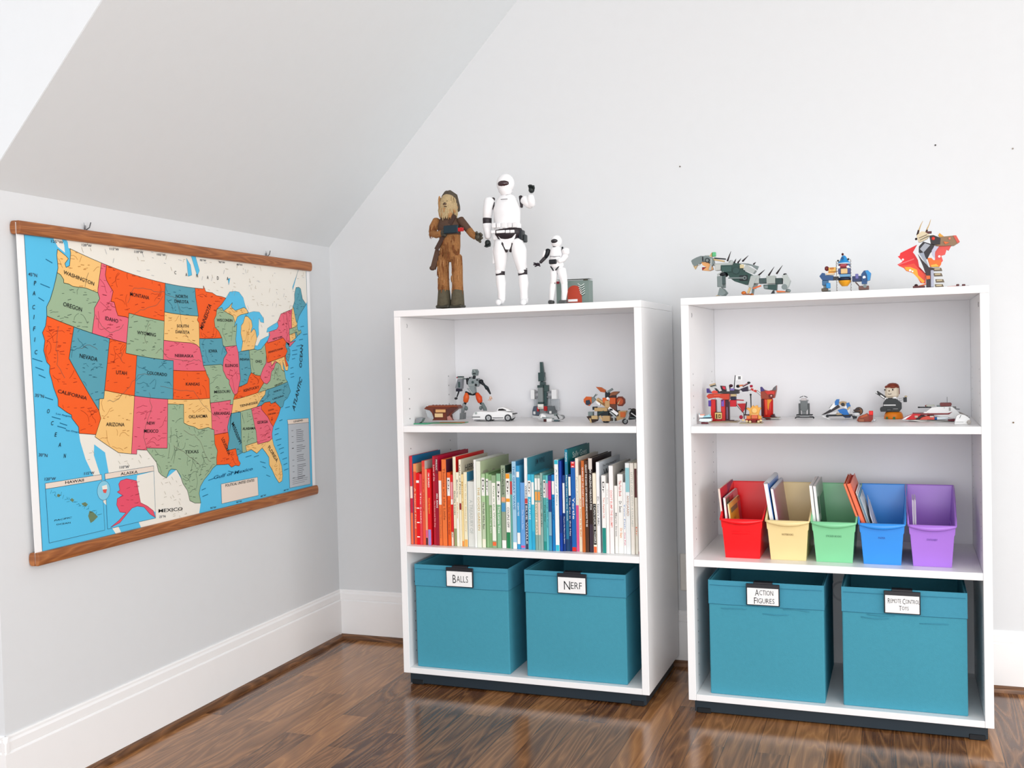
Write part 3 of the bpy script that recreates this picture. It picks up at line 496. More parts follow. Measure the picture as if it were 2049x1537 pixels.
DARK = {'tan': (190, 128, 60), 'green': (84, 104, 84), 'orange': (170, 48, 24), 'pink': (168, 50, 66), 'teal': (34, 92, 112)}
def ink(c): return mat(c, 0.5, 0.18, scale=9, amt=0.02)
def ribbon(m, a, b, x, wd, mt):
    d = Vector((b[0]-a[0], b[1]-a[1])); L_ = d.length
    if L_ < 1e-6: return
    n = Vector((-d.y, d.x))/L_*wd/2
    m.add([(x, a[0]+n.x, a[1]+n.y), (x, b[0]+n.x, b[1]+n.y), (x, b[0]-n.x, b[1]-n.y), (x, a[0]-n.x, a[1]-n.y)], [(0, 1, 2, 3)], mt)
def fill(m, P, x, mt): 
    if len(P) > 2: m.add([(x, p[0], p[1]) for p in P], [tuple(range(len(P)))], mt)
def inside(p, P):
    c = False
    for i in range(len(P)):
        a, b = P[i], P[i-1]
        if (a[1] > p[1]) != (b[1] > p[1]) and p[0] < (b[0]-a[0])*(p[1]-a[1])/(b[1]-a[1])+a[0]: c = not c
    return c

map_root = empty('wall_map', (0, -0.83, 0.566))
def loc_map(p): return p - Vector((0, -0.83, 0.566))
m = MB()
PX = 0.0140
M_paper = mat((250, 250, 250), 0.5, 0.3, scale=10, amt=0.01)
# sheet: 1 mm thick, bowing very slightly
V = []; F = []; n = 10
for i in range(n+1):
    t = i/n; z = 0.570+(1.392-0.570)*t
    yl = -1.463+(-1.484+1.463)*t; yr = -0.1752+(0.0042)*t
    V += [(PX-0.0012, yl, z), (PX, yl, z), (PX, yr, z), (PX-0.0012, yr, z)]
for i in range(n):
    for k in range(4): F.append((i*4+k, i*4+(k+1) % 4, (i+1)*4+(k+1) % 4, (i+1)*4+k))
F += [(0, 1, 2, 3), tuple(range(n*4, n*4+4))]
m.add(V, F, M_paper)
ocean = [(-1.4405, 0.575), (-0.1960, 0.575), (-0.1925, 1.388), (-1.4605, 1.388)]
fill(m, ocean, PX+0.0002, ink((92, 196, 238)))
cream = ink((242, 238, 228))
for P in (CANADA, ISLAND, MEXICO): fill(m, clip([on_map(*p) for p in dense(P)]), PX+0.0004, cream)
for i in range(4): ribbon(m, ocean[i], ocean[(i+1) % 4], PX+0.0005, 0.0015, ink((70, 110, 130)))
rnd = random.Random(3)
def squiggle(m, p, x, L_, mt, wd, ang=None):
    a = ang if ang is not None else rnd.uniform(-0.25, 0.25)
    q = (p[0]+math.cos(a)*L_, p[1]+math.sin(a)*L_); ribbon(m, p, q, x, wd, mt)
def on_label(p, L_=0.0):
    for (s_, y0, z0, y1, z1, h) in LABELS:
        if len(s_) < 3: continue
        if min(y0, y1)-0.010 < p[0]+L_ and p[0] < max(y0, y1)+0.006 and min(z0, z1)-0.004 < p[1] < max(z0, z1)+h+0.003: return True
    return False
allpolys = []
for name, col, P in STATES:
    Q = clip([on_map(*p) for p in dense(P)]); allpolys.append((Q, col)); fill(m, Q, PX+0.0006, ink(INK[col]))
for P in LAKES:
    Q = clip([on_map(*p) for p in P]); fill(m, Q, PX+0.0007, ink((92, 196, 238)))
    for i in range(len(Q)): ribbon(m, Q[i], Q[(i+1) % len(Q)], PX+0.0008, 0.0008, ink((60, 110, 130)))
line = ink((40, 44, 40))
for Q, col in allpolys:
    for i in range(len(Q)): ribbon(m, Q[i], Q[(i+1) % len(Q)], PX+0.0009, 0.0013, line)
# rivers, county towns and other print too small to read
for Q, col in allpolys:
    ys = [q[0] for q in Q]; zs = [q[1] for q in Q]; ar = (max(ys)-min(ys))*(max(zs)-min(zs)); dk = ink(DARK[col])
    k = 0; tries = 0
    want = int(4+ar*900)
    while k < want and tries < want*6:
        tries += 1
        p = (rnd.uniform(min(ys), max(ys)), rnd.uniform(min(zs), max(zs))); L_ = rnd.uniform(0.006, 0.016)
        if inside(p, Q) and inside((p[0]+L_, p[1]), Q) and not on_label(p, L_):
            k += 1
            if rnd.random() < 0.68: squiggle(m, p, PX+0.00095, L_, dk, rnd.choice((0.0011, 0.0016)))
            else:
                a = rnd.uniform(0, 3.14); pp = p
                for s in range(5):
                    a += rnd.uniform(-0.7, 0.7); q = (pp[0]+math.cos(a)*0.009, pp[1]+math.sin(a)*0.009)
                    if not inside(q, Q) or on_label(q): break
                    ribbon(m, pp, q, PX+0.00095, 0.0010, dk); pp = q
for R in RIVERS:
    P = []
    for i in range(len(R)-1):
        a, b = on_map(*R[i]), on_map(*R[i+1])
        for j in range(4): P.append((a[0]+(b[0]-a[0])*j/4+rnd.uniform(-.003, .003), a[1]+(b[1]-a[1])*j/4+rnd.uniform(-.003, .003)))
    for i in range(len(P)-1): ribbon(m, P[i], P[i+1], PX+0.00096, 0.0010, ink((110, 96, 84)))
can = [q for q in (on_map(-130+rnd.random()*66, 44+rnd.random()*10) for _ in range(900)) if PANEL[0]+.03 < q[0] < PANEL[1]-.02 and q[1] < 1.375 and inside(q, [on_map(*p) for p in dense(CANADA)]) and not any(inside((q[0]+.006, q[1]), Q) for Q, _ in allpolys)]
for q in can[:110]: squiggle(m, q, PX+0.0010, rnd.uniform(.006, .016), ink((170, 150, 116)) if rnd.random() < .7 else ink((150, 156, 170)), 0.0010, rnd.choice((0.05, -.1, 1.2, 2.0)))
mexp = [on_map(*p) for p in dense(MEXICO)]
mx_ = [q for q in (on_map(-117+rnd.random()*19, 23+rnd.random()*9) for _ in range(260)) if inside(q, mexp) and q[1] > .60 and not (q[0] < -1.01 and q[1] < .78)]
for q in mx_[:40]: squiggle(m, q, PX+0.0010, rnd.uniform(.006, .014), ink((176, 170, 150)), 0.0010, rnd.choice((0.05, -1.0, -.9)))
# town names run out to sea along both coasts
for lon, lat, sd in [(-125, 46.9, -1), (-124.6, 44.6, -1), (-125, 43.2, -1), (-124.9, 40.8, -1), (-124.6, 40.1, -1), (-123.6, 37.9, -1), (-123.2, 37.2, -1), (-122.8, 36.6, -1), (-121.3, 34.9, -1), (-119.9, 33.4, -1), (-118.9, 33.0, -1), (-119.0, 32.7, -1), (-74.9, 36.9, 1), (-74.9, 37.3, 1), (-74.6, 38, 1), (-73.8, 39, 1), (-73.6, 39.5, 1), (-73.4, 40, 1), (-72, 40.3, 1), (-71, 40.9, 1), (-69.6, 41.3, 1), (-69.9, 42.4, 1), (-77.4, 33.6, 1), (-79.3, 32.4, 1), (-80.6, 31.6, 1), (-80.8, 31, 1), (-80.7, 30.3, 1), (-80.5, 29.6, 1), (-80.2, 29.1, 1), (-80, 28.5, 1), (-79.7, 27.7, 1), (-79.6, 27, 1), (-79.6, 26.3, 1), (-83.6, 27.6, -1), (-83.6, 28.2, -1), (-82.9, 26.4, -1), (-90.5, 28.4, -1), (-95.6, 28.2, 1), (-96.9, 27.3, 1), (-96.8, 26.6, 1), (-86, 29.4, 1), (-87.8, 29.7, 1)]:
    y, z = on_map(lon, lat)
    if PANEL[0]+0.03 < y < PANEL[1]-0.03: 
        L_ = rnd.uniform(.018, .034); ribbon(m, (y, z), (y+sd*L_, z-sd*(-.0) - (.008 if sd < 0 else -.003)*(-1 if sd < 0 else 1)*1.0), PX+0.0007, 0.0022, ink((28, 110, 150)))
# panels
m_head = ink((238, 222, 208)); thin = ink((120, 110, 100)); blu = ink((92, 196, 238))
for box, c in ((HAW_HEAD, m_head), (HAW_BOX, blu), (ALA_HEAD, m_head), (ALA_BOX, blu), (LEG_HEAD, m_head), (LEG_BOX, ink((190, 196, 202))), (TITLE, m_head)):
    fill(m, box, PX+0.0011, c)
    for i in range(4): ribbon(m, box[i], box[(i+1) % 4], PX+0.0012, 0.0010, ink((60, 90, 110)))
fill(m, YUKON, PX+0.0012, cream); fill(m, ALASKA, PX+0.0013, ink((234, 86, 110)))
for i in range(len(ALASKA)): ribbon(m, ALASKA[i], ALASKA[(i+1) % len(ALASKA)], PX+0.0014, 0.0012, ink((150, 30, 60)))
for k in range(16):
    p = (rnd.uniform(-1.17, -1.10), rnd.uniform(.66, .735))
    if inside(p, ALASKA): squiggle(m, p, PX+0.0014, rnd.uniform(.008, .02), ink(DARK['pink']), 0.0010)
for P in HI: fill(m, P, PX+0.0012, ink((110, 132, 100)))
for k in range(26): squiggle(m, (-1.41+k*0.0065, .738-k*0.0032+rnd.uniform(-.006, .004)), PX+0.0012, .010, ink((40, 120, 150)), .0010, rnd.choice((0.0, 0.1, 1.1, 2.2)))
gl = [(GLOBE[0]+.0235*math.cos(a*math.pi/14), GLOBE[1]+.0255*math.sin(a*math.pi/14)) for a in range(28)]
fill(m, gl, PX+0.0014, ink((140, 208, 232)))
for i in range(28): ribbon(m, gl[i], gl[(i+1) % 28], PX+0.0015, 0.0010, ink((50, 110, 150)))
fill(m, [(GLOBE[0]-.006, GLOBE[1]+.012), (GLOBE[0]+.012, GLOBE[1]+.014), (GLOBE[0]+.014, GLOBE[1]+.002), (GLOBE[0]-.004, GLOBE[1]+.003)], PX+0.0015, cream)
fill(m, [(GLOBE[0]-.004, GLOBE[1]+.003), (GLOBE[0]+.012, GLOBE[1]+.002), (GLOBE[0]+.008, GLOBE[1]-.008), (GLOBE[0]-.001, GLOBE[1]-.006)], PX+0.0016, ink((226, 90, 80)))
for k in range(26):
    z = 0.805-k*0.0068
    if k in (7, 12, 17): continue
    L_ = rnd.uniform(.03, .058)
    squiggle(m, (-0.292, z), PX+0.0012, L_, ink((110, 112, 118)), 0.0020, 0.0)
    if k % 3 == 0: squiggle(m, (-0.322, z), PX+0.0012, .012, ink((40, 40, 44)), 0.0024 if k == 9 else .0012, 0.0)
for k in range(4): squiggle(m, (-0.325, 0.640-k*0.0065), PX+0.0012, rnd.uniform(.07, .10), ink((120, 122, 128)), 0.0014, 0.0)
# lettering
black = ink((26, 30, 34))
for (s, y0, z0, y1, z1, h) in LABELS:
    ex = Vector((0, y1-y0, z1-z0)); wd = ex.length; ex.normalize(); ey = Vector((1, 0, 0)).cross(ex)
    if s in ('P', 'A', 'C', 'I', 'F', 'O', 'E', 'N', 'D') : wd = {'I': .004}.get(s, h*0.8)
    c = Vector((PX+0.0018, (y0+y1)/2, (z0+z1)/2)) + ey*h*0.5
    col = black
    if '°' in s: col = ink((60, 70, 84))
    if s in ('San Diego', 'Los Angeles', 'Gulf of Mexico'): col = ink((20, 90, 130))
    m.text(s, c, ex, ey, wd, h, col, shear=0.25 if s in ('Gulf of Mexico', 'ATLANTIC', 'PACIFIC') or (len(s) == 1 and y0 < -1.2) else 0.0)
m.xform(loc_map)
m.build('map_sheet', map_root, fixn=False)
M_rod = wood_mat('map_rail_wood', (120, 62, 26), (214, 138, 76), rough=0.4, axis='YZ')
def rail(name, yl, yr, z0, z1, x0, x1, flip):
    m = MB(); h = z1-z0; P = []
    for k in range(9):
        a = math.pi*k/8; P.append((0.55+0.45*math.sin(a), 0.5+0.5*math.cos(a)))
    prof = [(0, 1), ] + P[0:9] + [(0, 0)]
    V = [(x0+(x1-x0)*p[0] if not flip else x1-(x1-x0)*p[0], y, z0+h*p[1]) for y in (yl, yr) for p in prof]
    n = len(prof)
    F = [tuple(range(n)), tuple(range(2*n-1, n-1, -1))] + [(i, (i+1) % n, (i+1) % n+n, i+n) for i in range(n)]
    m.add(V, F, M_rod); m.xform(loc_map); o = m.build(name, map_root, bevel=0.0012); return o
rail('rail', -1.484, -0.1715, 1.3635, 1.3955, 0.0145, 0.027, False); rail('rail', -1.4855, -0.1715, 1.3635, 1.3955, -0.0035, 0.0125, True)
rail('rail', -1.465, -0.1752, 0.5665, 0.5985, 0.0145, 0.027, False); rail('rail', -1.4665, -0.1752, 0.5665, 0.5985, -0.0035, 0.0125, True)
tag(map_root, 'large printed map of the United States hanging on wooden rails on the left wall', 'map')
# ------------------------------------------------------------------ bookcases
M_white = mat((250, 250, 251), 0.38, 0.4, scale=14, amt=0.01)
M_back = mat((243, 243, 246), 0.5, 0.35, scale=14, amt=0.01)
M_plinth = mat((30, 44, 54), 0.45, 0.4, scale=40, amt=0.05)
M_hole = mat((90, 92, 96), 0.9, 0.1)
SW, SH_, SD, ST, STB = 0.80, 1.1961, 0.4305, 0.0218, 0.0198
Z1, Z2, ZB0, ZB1 = 0.8302, 0.4479, 0.0405, 0.0584
def bookcase(k, label, has_grommet):
    t = empty('bookcase', on(k, 0, 0, 0), SHELF[k][2])
    G = 0.0004
    m = MB(); m.box((0, 0, SH_-STB), (SW, SD, SH_), M_white, 0.0007); m.build('top_board', t)
    for s, x0, x1 in ((0, 0, ST), (1, SW-ST, SW)):
        m = MB(); m.box((x0, 0, ZB0), (x1, SD, SH_-STB-G), M_white, 0.0007)
        xi = ST if s == 0 else SW-ST; sg = 1 if s == 0 else -1
        for v in (0.05, 0.36):
            zs = [Z1+0.02+0.032*i for i in range(5)] + [Z2+0.05+0.032*i for i in range(9)] + [0.10+0.032*i for i in range(8)]
            for z in zs:
                P = [(xi+sg*0.0003, v+0.0024*math.cos(a*math.pi/4), z+0.0024*math.sin(a*math.pi/4)) for a in range(8)]
                m.quad(P, M_hole)
        m.build('side_panel', t)
    for z in (Z1, Z2):
        m = MB(); m.box((ST+G, 0.0, z-STB), (SW-ST-G, SD-0.012, z), M_white, 0.0007); m.build('shelf', t)
    m = MB(); m.box((ST+G, 0.0, ZB0), (SW-ST-G, SD-0.012, ZB1), M_white, 0.0007); m.build('bottom_board', t)
    m = MB(); m.box((ST+G, SD-0.010, ZB0), (SW-ST-G, SD-0.002, SH_-STB-G), M_back)
    if has_grommet: m.disk((0.403, 0.285), 0.032, SD-0.0125, SD-0.0101, mat((214, 214, 218), 0.5), 28, 0.026)
    m.build('back_panel', t)
    m = MB(); m.box((0.014, 0.018, 0.004), (SW-0.014, 0.034, ZB0-G), M_plinth, 0.001)
    m.box((0.014, SD-0.04, 0.004), (SW-0.014, SD-0.025, ZB0-G), M_plinth, 0.001)
    for x in (0.014, SW-0.030): m.box((x, 0.034, 0.004), (x+0.016, SD-0.04, ZB0-G), M_plinth, 0.001)
    m.build('plinth', t)
    for x in (0.040, SW-0.040):
        for v in (0.030, SD-0.045):
            m = MB(); m.box((x-0.020, v-0.014, 0.0), (x+0.020, v+0.014, 0.016), mat((14, 20, 26), 0.5), 0.002); m.build('foot', t)
    for xi, sg in ((ST, 1), (SW-ST, -1)):
        m = MB()
        m.tube([(xi+sg*0.0006, 0.045, SH_-STB-0.034), (xi+sg*0.0010, 0.0482, SH_-STB-0.028), (xi+sg*0.0006, 0.045, SH_-STB-0.022)], 0.0007, mat((130, 132, 136), 0.5), 6)
        m.build('cam_cover', t)
    tag(t, label, 'bookcase', 'white bookcases along the back wall')
    return t
bookcase('A', 'white open bookcase nearer the corner, holding the row of picture books', False)
bookcase('B', 'white open bookcase on the right, holding five coloured plastic book bins', True)

# ------------------------------------------------------------------ blue fabric storage cubes
M_teal = mat((72, 154, 176), 0.85, 0.2, scale=90, amt=0.05, bump=0.25)
M_teal2 = mat((72, 152, 178), 0.85, 0.2, scale=90, amt=0.05, bump=0.25)
M_clip = mat((16, 18, 28), 0.4, 0.5)
M_card = mat((250, 250, 250), 0.4, 0.3)
M_ink = mat((20, 20, 24), 0.6, 0.2)
def cube(k, u0, u1, v0, lines, cx, label, wr):
    w_ = u1-u0; h = 0.3275; d = 0.375; z0 = ZB1
    t = empty('storage_cube', on(k, u0, v0, z0), SHELF[k][2])
    rs = random.Random(wr)
    m = MB(); NX, NY, NZ = 12, 12, 12
    def P(i, j, kk):   # ring param
        return None
    # outer skin as a grid ring, slightly bulging and softly creased
    ring = []
    for i in range(NX): ring.append((i/NX, 0.0))
    for i in range(NY): ring.append((1.0, i/NY))
    for i in range(NX): ring.append((1-i/NX, 1.0))
    for i in range(NY): ring.append((0.0, 1-i/NY))
    def skin(inset, za, zb, nz, bulge):
        V = []
        for a in range(nz+1):
            fz = a/nz; z = za+(zb-za)*fz
            for (p, q) in ring:
                x = inset+(w_-2*inset)*p; y = inset+(d-2*inset)*q
                bz = math.sin(math.pi*min(1, z/h))
                if q == 0.0: y -= bulge*math.sin(math.pi*p)*bz
                if q == 1.0: y += bulge*math.sin(math.pi*p)*bz
                if p == 0.0: x -= bulge*0.5*math.sin(math.pi*q)*bz
                if p == 1.0: x += bulge*0.5*math.sin(math.pi*q)*bz
                V.append((x, y, z))
        return V
    n = len(ring)
    V = skin(0.0, 0.0, h, NZ, 0.004); o1 = len(V); V2 = skin(0.006, 0.006, h, NZ, 0.004); V += V2
    F = []
    for a in range(NZ):
        for b in range(n):
            F.append((a*n+b, a*n+(b+1) % n, (a+1)*n+(b+1) % n, (a+1)*n+b))
            F.append((o1+a*n+b, o1+(a+1)*n+b, o1+(a+1)*n+(b+1) % n, o1+a*n+(b+1) % n))
    for b in range(n): F.append((NZ*n+b, NZ*n+(b+1) % n, o1+NZ*n+(b+1) % n, o1+NZ*n+b))
    F.append(tuple(range(n))[::-1]); F.append(tuple(range(o1, o1+n)))
    m.add(V, F, M_teal); m.build('body', t, bevel=0.003)
    # folded hem around the top, standing proud of the body
    m = MB(); hz = h-0.066
    for (za, zb, off) in ((hz, h+0.002, -0.0012),):
        Va = skin(off, za, zb, 6, 0.004); Vb = skin(off+0.0010, za, zb, 6, 0.004); V = Va+Vb; F = []; o1 = len(Va)
        for a in range(6):
            for b in range(n): F.append((a*n+b, a*n+(b+1) % n, (a+1)*n+(b+1) % n, (a+1)*n+b)); F.append((o1+a*n+b, o1+(a+1)*n+b, o1+(a+1)*n+(b+1) % n, o1+a*n+(b+1) % n))
        for b in range(n): F.append((6*n+b, 6*n+(b+1) % n, o1+6*n+(b+1) % n, o1+6*n+b)); F.append((b, o1+b, o1+(b+1) % n, (b+1) % n))
        m.add(V, F, M_teal2)
    hem = m.build('hem', t)
    m = MB()
    for zz in (h-0.012,):
        m.tube([(0.004, -0.0028, zz), (w_*0.5, -0.0068, zz), (w_-0.004, -0.0028, zz)], 0.0006, mat((50, 128, 158), 0.8), 6)
    seam = mat((48, 118, 142), 0.85)
    bs = 0.004*math.sin(math.pi*hz/h)
    m.tube([(w_*q/10, -0.0016-bs*math.sin(math.pi*q/10), hz-0.0004) for q in range(11)], 0.0007, seam, 6)
    m.tube([(w_+0.0016+bs*0.5*math.sin(math.pi*q/10), d*q/10, hz-0.0004) for q in range(11)], 0.0007, seam, 6)
    if wr % 2 == 0:
        for q in range(3):
            x = rs.uniform(.02, w_-.10); zz = hz-0.004-0.008*q
            m.tube([(x, -0.0040, zz), (x+.035, -0.0052, zz+rs.uniform(-.003, .003)), (x+.07, -0.0046, zz+rs.uniform(-.002, .004))], 0.0011, M_teal2, 6)
    m.build('stitching', t)
    # label holder clipped over the rim
    lu = cx-u0
    m = MB(); m.box((lu-0.046, -0.0125, h-0.062), (lu+0.046, -0.0072, h-0.0005), M_clip, 0.001)
    m.box((lu-0.026, -0.0105, h-0.004), (lu+0.026, 0.0085, h+0.0045), M_clip, 0.001)
    m.box((lu-0.026, 0.0080, h-0.022), (lu+0.026, 0.0100, h+0.0045), M_clip, 0.0005)
    hd = m.build('label_holder', t)
    m = MB(); m.box((lu-0.043, -0.0136, h-0.059), (lu+0.043, -0.0124, h-0.012), M_card, 0.0004)
    for (tx, sx, hh, dz) in lines:
        m.text(tx, (lu+0.004, -0.0140, h-0.036+dz), (1, 0, 0), (0, 0, 1), sx, hh, M_ink, small_caps=True)
    cd = m.build('label_card', t); cd.parent = hd; cd['label'] = 'white card with hand lettered black writing'
    tag(t, label, 'storage cube', 'blue fabric storage cubes on the bottom shelves')
    return t
cube('A', 0.041, 0.358, 0.018, [('BALLS', 0.052, 0.026, 0.0)], 0.2000, 'blue fabric storage cube labelled BALLS, at the left in the left bookcase', 1)
cube('A', 0.413, 0.730, 0.020, [('NERF', 0.056, 0.026, 0.0)], 0.5672, 'blue fabric storage cube labelled NERF, at the right in the left bookcase', 3)
cube('B', 0.060, 0.3765, 0.021, [('ACTION', 0.050, 0.018, 0.0115), ('FIGURES', 0.056, 0.018, -0.0115)], 0.2133, 'blue fabric storage cube labelled ACTION FIGURES, at the left in the right bookcase', 2)
cube('B', 0.4245, 0.7395, 0.025, [('REMOTE CONTROL', 0.080, 0.0145, 0.009), ('TOYS', 0.024, 0.013, -0.0095)], 0.5795, 'blue fabric storage cube labelled REMOTE CONTROL TOYS, at the right in the right bookcase', 4)

# ------------------------------------------------------------------ plastic book bins
def book_bin(u0, c, name_text, tcol, label, tw):
    """low curved front, tall back, side walls sweeping up from front to back"""
    zb = Z2; m = MB(); mm = mat(c, 0.28, 0.5, scale=30, amt=0.015)
    t = empty('book_bin', on('B', u0, 0.042, zb), SHELF['B'][2])
    hf, hb_, D = 0.1145, 0.1880, 0.275
    th = 0.0022
    # stations run from the front to the back: (v, height)
    def ring(z, inset):
        f = z/hf
        wf = 0.0965+0.0175*min(1.6, z/hf) ; step = 0.0035 if z > 0.088 else 0.0
        half = wf/2+step/2-inset; c0 = 0.0625
        yf = 0.010*(1-min(1, f))+inset; yb = D-0.004-0.008*(1-min(1, z/hb_))-inset
        return c0, half, yf, yb
    NV = 14
    def wall(inset):
        cols = []
        # outline point list along plan: front-left -> front-right -> back-right -> back-left
        def colm(px, side, fy):
            pts = []
            if side == 'front': H = hf
            elif side == 'back': H = hb_
            else: H = hf+(hb_-hf)*min(1.0, fy/0.93)**0.8
            zs = [0.0, 0.02, 0.05, 0.0875, 0.0885, 0.1, hf] if H <= hf+1e-6 else [0.0, 0.02, 0.05, 0.0875, 0.0885, 0.1, hf]+[hf+(H-hf)*q for q in (0.5, 1.0)]
            if len(zs) == 7: zs += [hf, hf]
            for z in zs:
                zz = max(z, inset if z == 0 else 0)
                c0, half, yf, yb = ring(zz, inset)
                y = yf+(yb-yf)*fy; x = c0+px*half
                pts.append((x, y, zz))
            return pts
        for i in range(7): cols.append(colm(-1+2*i/6, 'front', 0.0))
        for i in range(1, 8): cols.append(colm(1, 'side', i/8))
        for i in range(7): cols.append(colm(1-2*i/6, 'back', 1.0))
        for i in range(1, 8): cols.append(colm(-1, 'side', 1-i/8))
        return cols
    A, B_ = wall(0.0), wall(th)
    n = len(A); V = [p for col in A for p in col]+[p for col in B_ for p in col]; K = 9; o = n*K; F = []
    for i in range(n):
        j = (i+1) % n
        for k in range(K-1):
            F.append((i*K+k, j*K+k, j*K+k+1, i*K+k+1)); F.append((o+i*K+k, o+i*K+k+1, o+j*K+k+1, o+j*K+k))
        F.append((i*K+K-1, j*K+K-1, o+j*K+K-1, o+i*K+K-1))
    F.append(tuple(i*K for i in range(n))[::-1]); F.append(tuple(o+i*K for i in range(n)))
    m.add(V, F, mm, False)
    m.build('body', t, bevel=0.0012)
    # rim flange along the sweeping side walls and the back
    m = MB()
    for sgn in (-1, 1):
        P = [A[(7+i) if sgn > 0 else (n-1-i)][-1] for i in range(7)]
        P = [A[6 if sgn > 0 else 0][-1]] + P + [A[14 if sgn > 0 else 20][-1]]
        m.tube([(p[0]+sgn*0.0008, p[1], p[2]-0.001) for p in P], 0.0022, mm, 8)
    P = [A[14+i][-1] for i in range(7)]; m.tube([(p[0], p[1]+0.0015, p[2]-0.001) for p in P], 0.0024, mm, 8)
    m.build('rim', t)
    # curled front lip, deepest in the middle
    m = MB(); V = []; N_ = 16
    for i in range(N_+1):
        f = i/N_; x = 0.0625+(f-0.5)*0.1215; dip = math.sin(math.pi*f)**0.8
        V += [(x, 0.001, hf), (x, -0.0045-0.004*dip, hf+0.0005), (x, -0.0065-0.006*dip, hf-0.003-0.0105*dip), (x, -0.004-0.005*dip, hf-0.004-0.0118*dip), (x, -0.001, hf-0.0025)]
    F = []
    for i in range(N_):
        for k in range(5): F.append((i*5+k, i*5+(k+1) % 5, (i+1)*5+(k+1) % 5, (i+1)*5+k))
    F += [tuple(range(5)), tuple(range(N_*5, N_*5+5))]
    m.add(V, F, mm, True); m.build('front_lip', t)
    if name_text:
        m = MB(); m.text(name_text, (0.0625, 0.0016, 0.0745), (1, 0, 0), (0, 0.08, 1), tw, 0.0052, mat(tcol, 0.4)); m.build('moulded_lettering', t)
    else:
        m = MB()
        for zz in (0.078, 0.070): m.tube([(0.035, 0.0018, zz), (0.086, 0.0016, zz-.001)], 0.0006, mm, 6)
        m.build('front_ridge', t)
    tag(t, label, 'book bin', 'coloured plastic book bins')
book_bin(0.0905, (250, 12, 26), None, None, 'red plastic book bin, leftmost of the five, holding magazines', 0)
book_bin(0.2180, (243, 220, 160), 'NOTEBOOKS', (130, 100, 50), 'pale yellow plastic book bin with a spiral notebook inside', 0.031)
book_bin(0.3420, (134, 214, 160), 'STICKER BOOKS', (60, 130, 90), 'green plastic book bin between the yellow and the blue bin', 0.041)
book_bin(0.4675, (52, 150, 240), 'PAPER', (16, 80, 170), 'bright blue plastic book bin with tilted orange folders', 0.018)
book_bin(0.5945, (176, 122, 226), 'STATIONERY', (110, 60, 170), 'purple plastic book bin, rightmost of the five', 0.027)

# magazines, notebooks and folders standing in the bins, leaning to the left
def leaf(name, parts_fn, ub, ut, zt, v0, label, cat, group=None):
    """an upright item whose foot is at ub and whose top front corner is at (ut, zt)"""
    z0 = Z2+0.0045; t = empty(name, on('B', ub, v0, z0), SHELF['B'][2])
    t.rotation_euler = (0, math.atan2(ut-ub, zt-z0), SHELF['B'][2])
    H = math.hypot(ut-ub, zt-z0); parts_fn(t, H); tag(t, label, cat, group)
def magazine(th_, d, page, cover, art):
    def fn(t, H):
        m = MB(); m.box((0.0008, 0.001, 0.001), (th_-0.0008, d-0.001, H-0.001), mat(page, 0.7), 0); m.build('pages', t)
        m = MB(); mc = mat(cover, 0.3, 0.5); m.box((0, 0, 0), (0.0008, d, H), mat(page, 0.6)); m.box((th_-0.0008, 0, 0), (th_, d, H), mc)
        for (y0, y1, f0, f1, c) in art: m.quad([(th_+0.0002, y0*d, f0*H), (th_+0.0002, y1*d, f0*H), (th_+0.0002, y1*d, f1*H), (th_+0.0002, y0*d, f1*H)], mat(c, 0.3))
        m.build('cover', t)
    return fn
leaf('magazine', magazine(0.0062, 0.235, (244, 226, 214), (190, 20, 60), [(0, .5, .86, 1, (206, 16, 44)), (.5, 1, .86, 1, (110, 30, 96)), (0, 1, .74, .86, (130, 40, 70)), (.1, .8, .68, .74, (200, 170, 150))]), 0.1000, 0.0830, 0.6429, 0.075, 'crimson covered magazine at the back left of the red bin, tallest there', 'magazine', 'magazines in the red bin')
leaf('magazine', magazine(0.0070, 0.225, (250, 248, 244), (214, 120, 140), [(0, .3, .84, .98, (70, 90, 70)), (.2, .6, .70, .96, (190, 20, 50)), (.6, 1, .78, 1, (226, 150, 160)), (.2, 1, .2, .7, (180, 30, 50))]), 0.1115, 0.0972, 0.6167, 0.075, 'white and pink covered magazine in the middle of the red bin', 'magazine', 'magazines in the red bin')
leaf('magazine', magazine(0.0050, 0.20, (246, 230, 190), (240, 180, 60), [(0, 1, .9, 1, (244, 190, 90)), (.1, .7, .80, .90, (90, 120, 90)), (.2, .75, .45, .80, (238, 190, 60)), (.75, 1, .2, 1, (200, 60, 80)), (.3, .5, .62, .68, (150, 30, 40))]), 0.1245, 0.1090, 0.5990, 0.075, 'small yellow and orange covered magazine at the front of the red bin', 'magazine', 'magazines in the red bin')
def spiral(th_, d, cover, side, coil):
    def fn(t, H):
        m = MB(); m.box((0.0012, 0.001, 0.001), (th_-0.0012, d-0.001, H-0.001), mat((244, 244, 246), 0.7)); m.build('pages', t)
        m = MB(); m.box((0, 0, 0), (0.0012, d, H), mat(side, 0.4)); m.box((th_-0.0012, 0, 0), (th_, d, H), mat(cover, 0.25, 0.5)); m.build('cover', t)
        m = MB()
        for k in range(coil):
            y = 0.008+k*(d-0.016)/max(1, coil-1); r = th_*0.62
            m.tube([(th_/2+r*math.cos(a), y+0.0015*a/6, H-0.002+r*math.sin(a)) for a in [q*math.pi/5 for q in range(10)]], 0.0007, mat((190, 192, 198), 0.35, 0.7), 6)
        m.build('coil_binding', t)
    return fn
leaf('notebook', spiral(0.0118, 0.245, (30, 110, 196), (250, 250, 250), 26), 0.2440, 0.2140, 0.6602, 0.072, 'tall blue covered spiral notebook in the yellow bin, further left', 'notebook', 'spiral notebooks in the yellow bin')
